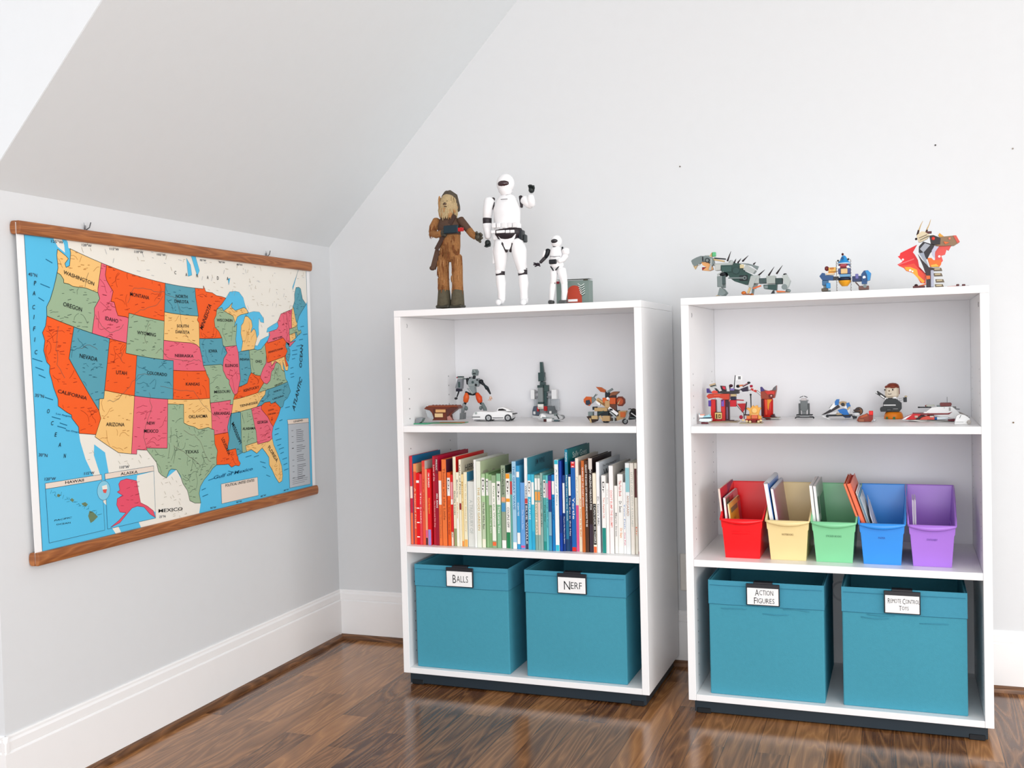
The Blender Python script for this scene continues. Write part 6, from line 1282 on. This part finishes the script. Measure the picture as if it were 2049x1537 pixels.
t('barrel', .0004).poly([(345, 115), (382, 115), (402, 290), (345, 290)], -6, 6, (66, 92, 92)).box(318, 280, 410, 418, -9, 9, (62, 88, 88)).box(345, 418, 380, 440, -5, 5, GD).box(340, 430, 416, 482, -8, 8, (70, 92, 92)).box(400, 355, 420, 410, -6, 6, GM)
t('mount', .0004).box(308, 478, 400, 520, -14, 6, GD).box(320, 515, 398, 745, -18, -6, (150, 158, 158)).box(318, 740, 402, 768, -19, 6, GD).box(400, 478, 466, 580, -8, 8, (72, 96, 94)).box(395, 520, 440, 800, -6, 8, (64, 90, 90))
t('side_rod')
for X0, X1 in ((250, 322), (415, 520)):
    for Y in (588, 668): t.tube([(X0, Y), (X1, Y)], 14, (160, 164, 168), 10)
t('side_pod').box(190, 550, 252, 700, -9, 9, WT, .001)
t('side_pod').box(520, 550, 600, 700, -9, 9, WT, .001)
t('clear_panel').box(218, 700, 620, 880, 6, 8, M_clear, 0)
t('base', .0004).poly([(245, 810), (310, 810), (330, 900), (340, 950), (225, 950), (225, 880)], -16, 14, (96, 108, 124)).poly([(430, 810), (545, 810), (572, 900), (565, 960), (420, 960)], -10, 14, (110, 118, 122)).box(330, 850, 430, 965, -12, 12, (150, 154, 156)).box(240, 890, 275, 935, -18, -15, WT).box(225, 960, 560, 990, -14, 14, (236, 238, 240))
t('red_block').box(298, 820, 330, 890, -17, -14, RB).box(405, 810, 455, 882, -15, -9, RB)
t('plaque').box(316, 775, 402, 850, -19, -12, (250, 248, 240)).write('951', 328, 820, 388, 845, -19.3, (120, 110, 70))
t('lever').tube([(470, 690), (500, 900)], 7, (190, 196, 200), 8).box(485, 885, 520, 925, -13, -6, WT)
t.done()
t = Toy('ship', 'brick_spacecraft', 'small white and grey brick-built spacecraft in front of the gun tower', 'brick toy')
t('hull', .0006).poly([(300, 1000), (340, 930), (380, 918), (450, 940), (600, 935), (690, 970), (700, 1005), (620, 1035), (420, 1050), (330, 1020)], -12, 12, (206, 208, 210)).box(560, 925, 620, 960, -13, -8, GM)
t('nose').ball(668, 985, 44, 38, (150, 154, 156))
t('wing_plate').poly([(410, 1000), (540, 1000), (530, 1048), (410, 1050)], -20, 8, WT).box(408, 1005, 455, 1050, -21, -20, (70, 26, 24)).bar((380, 985), (560, 1005), 14, -16, -12, GM).box(560, 1020, 630, 1048, -14, 4, (90, 110, 116))
t('canopy').poly([(345, 990), (370, 930), (430, 950), (440, 1000)], -15, -12, WT).bar((600, 940), (640, 1010), 14, -14, -12, BK)
t.done()
t = Toy('mech', 'brick_mech', 'tan and orange brick-built walker with round shields', 'brick toy', 'brick models on the left bookcase shelf')
t('blade').poly([(1215, 508), (1300, 515), (1372, 562), (1362, 600), (1290, 588)], -3, 3, (196, 96, 44)).bar((1360, 580), (1390, 620), 14, -3, 3, BK)
t('shield').poly([(1025, 700), (1065, 658), (1150, 665), (1150, 760), (1110, 808), (1060, 790), (1025, 740)], -8, 0, (220, 100, 40)).poly([(1060, 720), (1120, 710), (1140, 770), (1090, 800), (1060, 780)], -9.5, -8, (40, 54, 70)).poly([(1120, 670), (1180, 665), (1210, 710), (1150, 770)], -6, 4, GM).bar((1180, 670), (1235, 630), 10, -3, 1, GM).bar((1180, 665), (1215, 620), 8, -3, 1, GD)
t('shield').lathe([1590, (4, 745), (4, 744)], BK).poly([(1590+78*math.cos(q*math.pi/4+.4), 740-82*math.sin(q*math.pi/4+.4)) for q in range(8)], 0, 8, (130, 54, 32)).poly([(1590+52*math.cos(q*math.pi/4+.4), 740-56*math.sin(q*math.pi/4+.4)) for q in range(8)], -2, 0, (206, 90, 44)).poly([(1540, 790), (1600, 700), (1570, 780)], -3, -2, TAN)
t('helmet').box(1365, 600, 1432, 682, -8, 8, (24, 34, 44), .001).poly([(1432, 660), (1460, 600), (1500, 585), (1575, 585), (1570, 605), (1530, 640), (1480, 640)], -10, 10, (150, 90, 56)).box(1430, 630, 1530, 690, -7, 7, (70, 36, 30), .001).bar((1400, 590), (1475, 545), 30, -5, 5, GM)
t('torso', .0004).box(1325, 680, 1400, 790, -10, 6, (236, 110, 44)).box(1365, 725, 1440, 835, -12, 8, (210, 170, 120)).box(1440, 680, 1530, 780, -11, 9, (226, 96, 40)).box(1440, 740, 1530, 880, -9, 9, (110, 62, 44)).wheel(1410, 690, 20, -12, -10, WT)
t('jaw').bar((1235, 700), (1440, 850), 46, -10, 4, (214, 176, 118)).bar((1250, 720), (1400, 830), 8, -11, -10, (110, 70, 30)).poly([(1215, 750), (1240, 700), (1290, 760), (1280, 800), (1255, 790)], -8, 2, WT)
t('teeth')
for q in range(5): t.poly([(1165+q*18, 855), (1183+q*18, 855), (1172+q*18, 825)], -6, 0, WT)
t('body', .0004).box(1200, 835, 1400, 890, -14, 10, (206, 170, 116)).box(1160, 820, 1230, 870, -8, 8, BK).box(1240, 890, 1420, 965, -12, 12, (26, 36, 40)).bar((1255, 930), (1350, 890), 22, -14, -10, (40, 70, 70)).box(1430, 880, 1570, 970, -10, 12, (40, 36, 36)).bar((1430, 835), (1565, 940), 42, -16, -12, WT).box(1440, 850, 1490, 880, -17, -16, BK).bar((1440, 900), (1540, 990), 20, -14, -10, GL)
t('foot').box(1150, 960, 1245, 1015, -14, 6, TAN).poly([(1065, 975), (1130, 960), (1240, 1010), (1225, 1050), (1160, 1078), (1120, 1050)], -10, 8, (60, 40, 34)).bar((1125, 1000), (1140, 1070), 24, -12, -6, TAN).box(1090, 900, 1165, 970, -8, 8, GM)
t('foot').box(1330, 960, 1445, 1045, -18, 2, (206, 170, 120)).poly([(1290, 1000), (1345, 1055), (1420, 1040), (1400, 1078), (1340, 1078)], -12, 6, BK).bar((1285, 960), (1335, 1040), 24, -15, -10, (226, 190, 140))
t('tail').poly([(1560, 890), (1690, 885), (1686, 950), (1640, 1010), (1545, 1040), (1530, 990)], -9, 9, (206, 166, 112)).box(1600, 905, 1680, 985, -11, -9, (226, 110, 44)).box(1440, 1000, 1530, 1045, -9, 9, (70, 60, 50)).bar((1500, 960), (1500, 1060), 22, -12, -8, GL)
t.done()
t = Toy('bike', 'toy_motorcycle', 'black toy motorcycle half hidden behind the side panel of the left bookcase', 'toy motorcycle', None, 0.55)
t('wheel').wheel(1660, 1052, 42, -4, 4, BK, 28).wheel(1660, 1052, 29, -2, 2, (170, 172, 176)).wheel(1660, 1052, 9, -4, 4, GD)
t('wheel').wheel(1880, 1052, 42, -4, 4, BK, 28).wheel(1880, 1052, 29, -2, 2, (170, 172, 176)).wheel(1880, 1052, 9, -4, 4, GD)
t('fork').tube([(1660, 1052, -6), (1720, 900, -6), (1750, 865, -6)], 8, GL, 8).tube([(1660, 1052, 6), (1720, 900, 6)], 8, GL, 8)
t('frame', .0005).poly([(1730, 900), (1790, 870), (1850, 900), (1900, 960), (1860, 1020), (1720, 1030), (1740, 960)], -6, 6, (26, 26, 30)).bar((1750, 920), (1830, 980), 14, -8, -6, WT).bar((1730, 990), (1840, 1010), 14, -9, -6, GM).ball(1800, 880, 44, 30, (60, 56, 52))
t('handlebar').tube([(1745, 865, -16), (1755, 855, 0), (1745, 865, 16)], 7, BK, 8)
t('seat').tube([(1830, 895), (1900, 905)], [18, 22], (40, 38, 36), 8)
t.done()

# ---- upper shelf of the right bookcase
t = Toy('boat', 'brick_boat', 'tiny pale blue and white brick boat at the left end, by the red gate', 'brick toy')
t('hull', .0004).poly([(215, 1095), (250, 1050), (480, 1050), (480, 1105), (300, 1118)], -14, 10, (226, 240, 244)).poly([(225, 1045), (460, 1045), (470, 1030), (225, 1030)], -12, 8, (40, 66, 84))
t('deck').poly([(215, 950), (290, 945), (340, 1000), (440, 960), (470, 1020), (230, 1032)], -10, 8, (170, 224, 238)).box(240, 950, 340, 985, -12, -8, (236, 170, 150)).poly([(215, 965), (330, 985), (300, 1030), (225, 1030)], -11.5, -10, WT)
t('stand').box(258, 1130, 400, 1168, -8, 8, (120, 44, 56), .0006).box(330, 1112, 420, 1132, -6, 6, WT)
t.done()
t = Toy('gate', 'brick_temple_gate', 'red brick-built temple gate with a black dragon and flag on its roof', 'brick toy', 'brick models on the right bookcase shelf')
t('base_plate').box(420, 1104, 1060, 1122, -34, 24, (206, 186, 150), .0006).box(740, 1090, 1040, 1106, -30, -8, (130, 110, 100), .0006).box(870, 1078, 980, 1092, -24, -10, (80, 40, 50))
t('pillar').box(480, 640, 580, 1100, -16, 8, (222, 36, 34), .001).box(545, 650, 592, 1090, -14, 6, (120, 20, 26), .001)
t('pillar').box(700, 640, 790, 1095, -16, 8, (222, 40, 36), .001).box(788, 640, 868, 1085, -14, 8, (70, 20, 36), .001).bar((830, 800), (830, 1060), 12, -15, -14, (170, 140, 180))
t('lintel', .0006).poly([(398, 565), (440, 518), (890, 518), (880, 640), (790, 640), (660, 596), (560, 600), (440, 622)], -20, 14, (210, 66, 40)).bar((560, 545), (700, 540), 22, -21.5, -20, (250, 100, 60)).box(560, 1060, 720, 1100, -18, -14, (200, 30, 30))
t('crest').poly([(388, 402), (432, 402), (470, 470), (520, 505), (390, 496)], -9, 7, (70, 50, 130)).poly([(500, 470), (540, 445), (620, 460), (640, 510), (510, 510)], -10, 10, (240, 80, 60))
t('banner').box(435, 655, 492, 785, -20, -14, (90, 60, 160), .0006)
t('banner').box(715, 650, 772, 785, -21, -16, (130, 90, 190), .0006).box(725, 655, 750, 675, -22, -21, BK)
t('sign').box(575, 918, 722, 1050, -22, -17, (240, 206, 130), .0006).box(600, 945, 625, 1040, -23, -22, (60, 40, 30)).box(650, 955, 700, 1030, -23, -22, (90, 60, 40)).box(664, 975, 688, 1012, -23.6, -23, (240, 206, 130)).box(565, 905, 725, 922, -21, -16, (50, 20, 20))
t('roof_dragon', .0004).poly([(590, 500), (740, 440), (800, 470), (880, 470), (930, 410), (1080, 440), (1080, 520), (900, 525)], -10, 10, (52, 48, 52)).poly([(680, 345), (790, 355), (815, 480), (750, 490), (700, 420)], -8, 6, (36, 20, 30)).poly([(725, 360), (790, 365), (800, 430), (750, 420)], -10, -8, (220, 40, 70)).ball(905, 350, 44, 34, (70, 26, 44)).tube([(880, 370), (890, 460)], 14, BK, 8).box(895, 405, 985, 450, -12, -8, (130, 110, 190)).poly([(560, 405), (590, 400), (660, 480), (630, 500)], -5, 5, BK)
t('roof_arm').ball(1060, 362, 42, 34, (26, 24, 28), -4).bar((1090, 350), (1170, 345), 34, -8, 2, (216, 120, 60)).bar((1160, 365), (1300, 290), 36, -8, 2, (60, 30, 40)).bar((1170, 350), (1270, 300), 12, -9.5, -8, (230, 160, 170)).ball(1290, 290, 36, 26, BK, -4).poly([(1110, 420), (1270, 360), (1275, 470), (1160, 480)], -10, 4, (40, 24, 54)).tube([(1080, 440), (1320, 450)], 8, (90, 70, 70), 6)
t('cross_board').bar((450, 335), (580, 300), 34, -8, -2, (200, 176, 140)).bar((470, 360), (590, 330), 24, -8, -2, BK).bar((495, 380), (600, 350), 26, -8, -2, GL).bar((560, 400), (640, 500), 14, -6, -2, BK)
t('flag').tube([(970, 410), (1000, 130)], 9, BK, 8).box(1014, 140, 1150, 228, -2, -0.5, WT, 0).box(1062, 155, 1120, 180, -2.4, -2, BK, 0).box(1062, 190, 1120, 212, -2.4, -2, BK, 0)
t('guardian').box(905, 582, 1018, 652, -12, 4, (20, 26, 60), .0008).box(905, 528, 1022, 578, -11, 5, (214, 190, 140), .0008).box(890, 655, 1020, 795, -14, 6, (214, 20, 40), .001).bar((780, 680), (900, 665), 26, -12, -4, (250, 130, 90)).tube([(1020, 655), (1170, 665)], 12, (200, 30, 50), 8).poly([(1030, 735), (1212, 730), (1195, 850), (1150, 925), (1090, 820)], -4, 4, (200, 16, 30)).tube([(1000, 745), (1150, 930)], 7, (60, 50, 60), 6)
t.done()
t = Toy('throne', 'brick_throne', 'golden brick-built throne on red steps, between the gate and the tower', 'brick toy', 'brick models on the right bookcase shelf')
t('base_plate').box(1095, 1136, 1580, 1152, -24, 16, (200, 186, 150), .0006)
t('steps').box(1210, 1060, 1560, 1085, -14, 10, (180, 30, 26), .0006).box(1360, 1080, 1450, 1140, -18, -4, (130, 24, 20), .0006).box(1260, 1085, 1550, 1138, -6, 12, (150, 60, 30), .0006)
t('throne_back', .0004).poly([(1235, 825), (1330, 830), (1350, 790), (1380, 765), (1400, 800), (1440, 770), (1480, 775), (1480, 810), (1552, 820), (1520, 870), (1500, 960), (1525, 1060), (1290, 1060), (1300, 900)], -6, 6, (246, 180, 80)).wheel(1410, 880, 55, -9, -6, (250, 206, 130)).ball(1265, 840, 40, 24, (236, 140, 30)).ball(1510, 840, 40, 24, (236, 140, 30))
t('seat').box(1330, 940, 1495, 970, -14, -6, (246, 190, 110), .0008).box(1350, 965, 1480, 1055, -13, -6, (230, 110, 70), .0008).box(1240, 990, 1330, 1060, -12, 0, (236, 130, 60), .0008).box(1490, 990, 1556, 1060, -12, 0, (246, 170, 70), .0008)
t('ornament')
for X, Y in ((1170, 1080), (1250, 1105), (1320, 1115), (1500, 1112), (1550, 1090)): t.ball(X, Y, 30, 26, (252, 226, 170), -16)
t('blade').poly([(1240, 680), (1256, 700), (1225, 960), (1205, 985), (1205, 850)], -10, -7, (24, 16, 26))
t('staff').tube([(1328, 545), (1334, 900)], [14, 9], (22, 16, 20), 8).ball(1328, 540, 22, 24, BK)
t('crimson_orb').ball(1120, 1020, 40, 44, (170, 24, 60), -8).tube([(1170, 920), (1180, 1060)], 10, (60, 30, 40), 6).box(1190, 960, 1300, 985, -8, 0, (80, 40, 30))
t.done()
t = Toy('rtower', 'brick_tower', 'red brick-built tower with horned top and orange flames, right of the throne', 'brick toy', 'brick models on the right bookcase shelf')
t('base_plate').box(1570, 1056, 1950, 1073, -22, 22, (176, 170, 150), .0006).box(1600, 1048, 1760, 1060, -34, -22, GD)
t('column').tube([(1690, 1040), (1690, 860), (1690, 680)], [118, 118, 122], (216, 36, 30), 18, 0.8).box(1555, 660, 1640, 1040, -10, 10, (90, 20, 30), .001)
t('flame').poly([(1690, 670), (1800, 668), (1740, 760), (1720, 900), (1700, 870)], -16, -13, (246, 160, 40)).poly([(1640, 665), (1700, 680), (1690, 1000), (1650, 1000)], -16, -12, (246, 80, 50))
t('crown', .0005).poly([(1550, 400), (1620, 460), (1700, 492), (1800, 470), (1892, 372), (1892, 470), (1850, 640), (1700, 665), (1558, 655)], -14, 12, (168, 66, 40)).poly([(1640, 500), (1720, 480), (1860, 500), (1850, 560), (1700, 560)], -16, -14, (226, 50, 40)).poly([(1550, 400), (1590, 395), (1650, 480), (1555, 500)], -16, -13, (74, 60, 130)).poly([(1830, 420), (1894, 368), (1892, 470), (1800, 474)], -16, -13, (110, 106, 110)).wheel(1780, 600, 50, -17, -14, (110, 26, 24)).wheel(1785, 590, 18, -18, -17, (250, 200, 190))
t('signal_stick').bar((1340, 440), (1460, 500), 44, -10, -2, (226, 50, 36)).bar((1400, 470), (1430, 430), 18, -11, -10, WT).box(1318, 355, 1378, 410, -9, -3, (190, 24, 60), .001).tube([(1450, 510), (1552, 600)], 4, GD, 6).tube([(1460, 470), (1552, 545)], 4, GD, 6)
t('claw').poly([(1750, 1020), (1830, 980), (1852, 1040), (1890, 1056), (1800, 1058)], -14, 6, (70, 24, 34))
t.done()
t = Toy('grey', 'brick_snow_skier', 'small grey brick-built vehicle standing on two black runners', 'brick toy', 'brick models on the right bookcase shelf')
t('body', .0004).poly([(350, 565), (500, 565), (510, 740), (470, 790), (380, 790), (350, 740)], -8, 8, (118, 124, 126)).box(365, 510, 480, 560, -7, 7, (214, 206, 206)).box(330, 545, 520, 575, -6, 6, (160, 164, 166))
t('side_block').box(308, 620, 352, 870, -6, 6, (88, 92, 94), .0006)
t('side_block').box(508, 620, 545, 870, -6, 6, (88, 92, 94), .0006)
t('antenna').bar((335, 495), (412, 462), 14, -3, 3, BK).bar((430, 462), (502, 495), 14, -3, 3, BK)
t('lower_frame').box(380, 790, 470, 875, -6, 6, (130, 134, 136), .0006).box(330, 860, 540, 905, -7, 7, (236, 238, 240))
t('runner').box(258, 858, 605, 880, -12, -8, BK, .0004).tube([(235, 940, -10), (250, 915, -10), (610, 915, -10), (632, 938, -10)], 10, BK, 8)
t('runner').box(258, 858, 605, 880, 8, 12, BK, .0004).tube([(235, 940, 10), (250, 915, 10), (610, 915, 10), (632, 938, 10)], 10, BK, 8)
t.done()
t = Toy('speed', 'brick_speeder', 'blue, white and tan brick-built speeder with a pointed nose', 'brick toy', 'brick models on the right bookcase shelf')
t('nose', .0004).poly([(788, 872), (1160, 640), (1205, 700), (1000, 812), (880, 855)], -6, 6, (40, 30, 34)).poly([(970, 728), (1095, 585), (1150, 650), (1010, 752)], -8, 8, WT).tube([(965, 725), (1030, 640)], 6, GM, 6)
t('cockpit', .0004).poly([(1090, 582), (1125, 532), (1188, 530), (1170, 650), (1098, 662)], -10, 10, (30, 120, 200)).poly([(1180, 590), (1260, 572), (1345, 590), (1300, 690), (1200, 640)], -9, 9, (196, 164, 120)).wheel(1265, 640, 40, -11, -9, (20, 16, 18)).poly([(1335, 620), (1395, 600), (1430, 680), (1365, 740)], -11, 11, (30, 120, 200)).poly([(1280, 700), (1330, 660), (1420, 720), (1400, 860), (1340, 740)], -9, 9, (236, 240, 244)).poly([(1350, 740), (1400, 680), (1430, 700), (1380, 760)], -12, -9, TAN)
t('belly', .0006).poly([(1150, 762), (1260, 732), (1350, 748), (1400, 880), (1300, 875), (1200, 820)], -13, 13, (26, 124, 216)).poly([(1110, 840), (1250, 820), (1240, 860), (1130, 868)], -12, 12, (214, 190, 150)).poly([(1240, 880), (1450, 870), (1420, 925), (1310, 930)], -9, 9, (24, 60, 110)).poly([(1000, 810), (1140, 790), (1120, 850), (960, 850)], -7, 7, (230, 230, 232))
t('skid').bar((900, 882), (1460, 872), 26, -16, -10, BK).bar((900, 882), (1460, 872), 26, 10, 16, BK).wheel(930, 886, 32, -17, -9, BK, 12).poly([(768, 872), (850, 885), (1000, 980), (1000, 957), (960, 957)], -14, -6, WT).poly([(1450, 880), (1560, 900), (1560, 940), (1480, 950)], -9, 9, BK)
t('rear_ring').wheel(1600, 790, 92, -2, 8, (30, 26, 28), 76).wheel(1600, 790, 76, 0, 6, (170, 110, 66)).poly([(1480, 760), (1600, 720), (1640, 760), (1500, 790)], -8, 0, (50, 30, 24))
t('pod').ball(1555, 850, 70, 42, (232, 232, 234), -8, 30).poly([(1470, 800), (1630, 790), (1640, 812), (1480, 815)], -12, 0, BK)
t.done()
t = Toy('brown', 'brick_cart', 'small brown brick piece with a bright red block and clear wheel', 'brick toy')
t('body', .0004).poly([(1560, 985), (1590, 920), (1620, 892), (1720, 860), (1780, 830), (1822, 870), (1912, 880), (1905, 960), (1870, 1008), (1600, 1013)], -11, 11, (150, 62, 36)).poly([(1620, 905), (1780, 840), (1800, 890), (1660, 930)], -12.5, -11, (196, 90, 44)).box(1600, 950, 1720, 1010, -14, -10, (170, 100, 70))
t('red_block').box(1820, 782, 1912, 872, -9, 7, (250, 20, 16), .001).poly([(1820, 870), (1912, 870), (1900, 960), (1830, 980)], -13, -8, (150, 30, 20))
t('clear_wheel').ball(1935, 975, 42, 40, M_clear, -2, 30)
t.done()
t = Toy('bust', 'brick_bust', 'brick-built boy bust with brown hair and black shirt, on an orange base', 'brick figure', 'brick models on the right bookcase shelf')
t('base').lathe([518, (170, 784), (174, 760), (160, 700), (135, 662)], (250, 140, 24)).box(385, 742, 415, 788, -26, -22, (40, 120, 70)).box(508, 742, 548, 788, -29, -24, (40, 120, 70))
t('shirt', .0008).poly([(285, 585), (335, 562), (335, 500), (395, 420), (560, 420), (665, 505), (665, 600), (620, 655), (288, 655)], -18, 18, (30, 34, 36)).box(345, 528, 560, 546, -19.5, -18, WT, 0).box(395, 595, 480, 640, -20, -18, (60, 62, 64)).box(510, 595, 600, 612, -20, -18, (150, 152, 154)).ball(305, 615, 28, 42, (24, 26, 28), -8)
t('collar').ball(395, 428, 34, 26, WT, -14, 22).ball(545, 418, 42, 34, WT, -14, 24)
t('head', .0).box(372, 205, 618, 410, -19, 19, (238, 222, 198), .006)
t('hair').lathe([510, (122, 240), (120, 215), (100, 175), (60, 152), (10, 146)], (136, 58, 38)).box(366, 195, 622, 238, -18, 21, (136, 58, 38), .004).box(590, 230, 632, 360, -12, 21, (128, 52, 34), .003)
t('face').ball(372, 266, 14, 16, (40, 34, 34), -19.5, 6).ball(510, 264, 14, 16, (40, 34, 34), -19.5, 6).ball(447, 284, 12, 12, (110, 80, 50), -20, 8).tube([(425, 336, -19.6), (455, 346, -20), (485, 334, -19.6)], 5, (60, 40, 36), 6)
t('arm').bar((385, 420), (220, 305), 60, -10, -2, (20, 20, 22)).bar((360, 412), (290, 362), 22, -11, -10, WT).bar((235, 330), (215, 310), 16, -11, -10, WT)
t('arm').bar((605, 445), (715, 425), 44, -10, -2, WT).bar((610, 430), (700, 415), 8, -11, -10, BK).bar((612, 455), (705, 440), 8, -11, -10, BK).box(695, 405, 757, 487, -12, 0, BK, .001)
t('hand').ball(740, 388, 26, 18, (230, 214, 180), -6)
t.done()
DR = (140, 34, 40)
t = Toy('tank', 'brick_tank', 'long white and dark red brick-built tank with a black gun', 'brick toy', 'brick models on the right bookcase shelf')
t('nose', .0005).poly([(655, 792), (740, 742), (860, 690), (1010, 700), (900, 792)], -20, 4, (226, 20, 30)).poly([(655, 792), (740, 742), (850, 700), (720, 790)], -22, -20, WT).poly([(975, 792), (1020, 755), (1110, 728), (1242, 730), (1242, 792)], -26, -6, (238, 84, 66)).box(890, 720, 950, 760, -23, -20, (220, 190, 170)).box(1160, 722, 1230, 752, -28, -24, (240, 220, 210))
t('deck', .0005).poly([(855, 680), (1480, 682), (1560, 658), (1500, 705), (1130, 712), (880, 722)], -16, 22, DR).poly([(880, 722), (1240, 722), (1240, 790), (880, 790)], -10, 16, (70, 24, 30))
t('lower_plate', .0004).poly([(778, 805), (900, 795), (1100, 795), (1160, 831), (1590, 812), (1600, 780), (1605, 822), (1150, 831), (1000, 831)], -24, 24, (226, 224, 220)).poly([(1480, 790), (1610, 778), (1600, 822), (1480, 818)], -25, -10, (110, 26, 44))
t('superstructure', .0005).poly([(1100, 655), (1195, 582), (1300, 570), (1560, 568), (1645, 640), (1700, 705), (1610, 780), (1500, 760), (1350, 742), (1150, 692)], -14, 18, (240, 240, 240)).ball(1090, 690, 44, 38, WT, -12, 26).ball(1420, 590, 44, 22, GL, -8).box(1500, 580, 1530, 640, -16, -14, (180, 176, 174))
t.studs(1210, 1480, 574, 6, 0, WT)
t('gun').tube([(962, 580, -4), (1190, 580, -4)], 11, BK, 8).ball(972, 580, 24, 14, BK, -4)
t('turret', .0004).bar((1100, 555), (1250, 545), 24, -8, 4, (190, 194, 180)).ball(1110, 556, 30, 18, (150, 26, 30)).poly([(1340, 520), (1360, 500), (1540, 500), (1555, 520), (1540, 560), (1360, 562)], -12, 12, (120, 32, 30)).box(1290, 545, 1360, 570, -8, 8, GM).box(1565, 570, 1632, 622, -8, 8, (128, 128, 128)).bar((1630, 612), (1692, 616), 12, -4, 4, BK)
t('antenna').tube([(1475, 400), (1475, 505)], 4, (110, 110, 110), 6)
t('engine').tube([(1290, 772, -22), (1440, 765, -22), (1480, 762, -22)], [28, 26, 18], (226, 236, 242), 12).tube([(1245, 772, -22), (1285, 772, -22)], [26, 28], (30, 100, 170), 12)
t('rear_deck', .0004).poly([(1580, 700), (1700, 670), (1840, 740), (1800, 770), (1640, 720)], 0, 20, (170, 164, 158)).poly([(1600, 720), (1720, 700), (1740, 790), (1600, 800)], -6, 16, (236, 236, 234))
t.done()
t = Toy('wship', 'brick_pod', 'small white brick-built pod at the right end of the shelf, beside the tank', 'brick toy')
t('hull', .0006).poly([(1595, 881), (1620, 800), (1640, 730), (1700, 700), (1790, 720), (1865, 770), (1880, 850), (1825, 885)], -13, 13, (240, 240, 240)).bar((1718, 712), (1690, 770), 8, -14, -13, GD).box(1615, 825, 1790, 868, -15, -12, WT).box(1630, 838, 1760, 842, -15.6, -15, GM, 0)
t('side_wheel').wheel(1856, 842, 42, -16, -8, (190, 182, 174), 14).box(1835, 755, 1870, 775, -6, 2, BK, .0004)
t('skirt').box(1600, 866, 1840, 886, -15, 12, (250, 250, 250), .0008)
t.done()
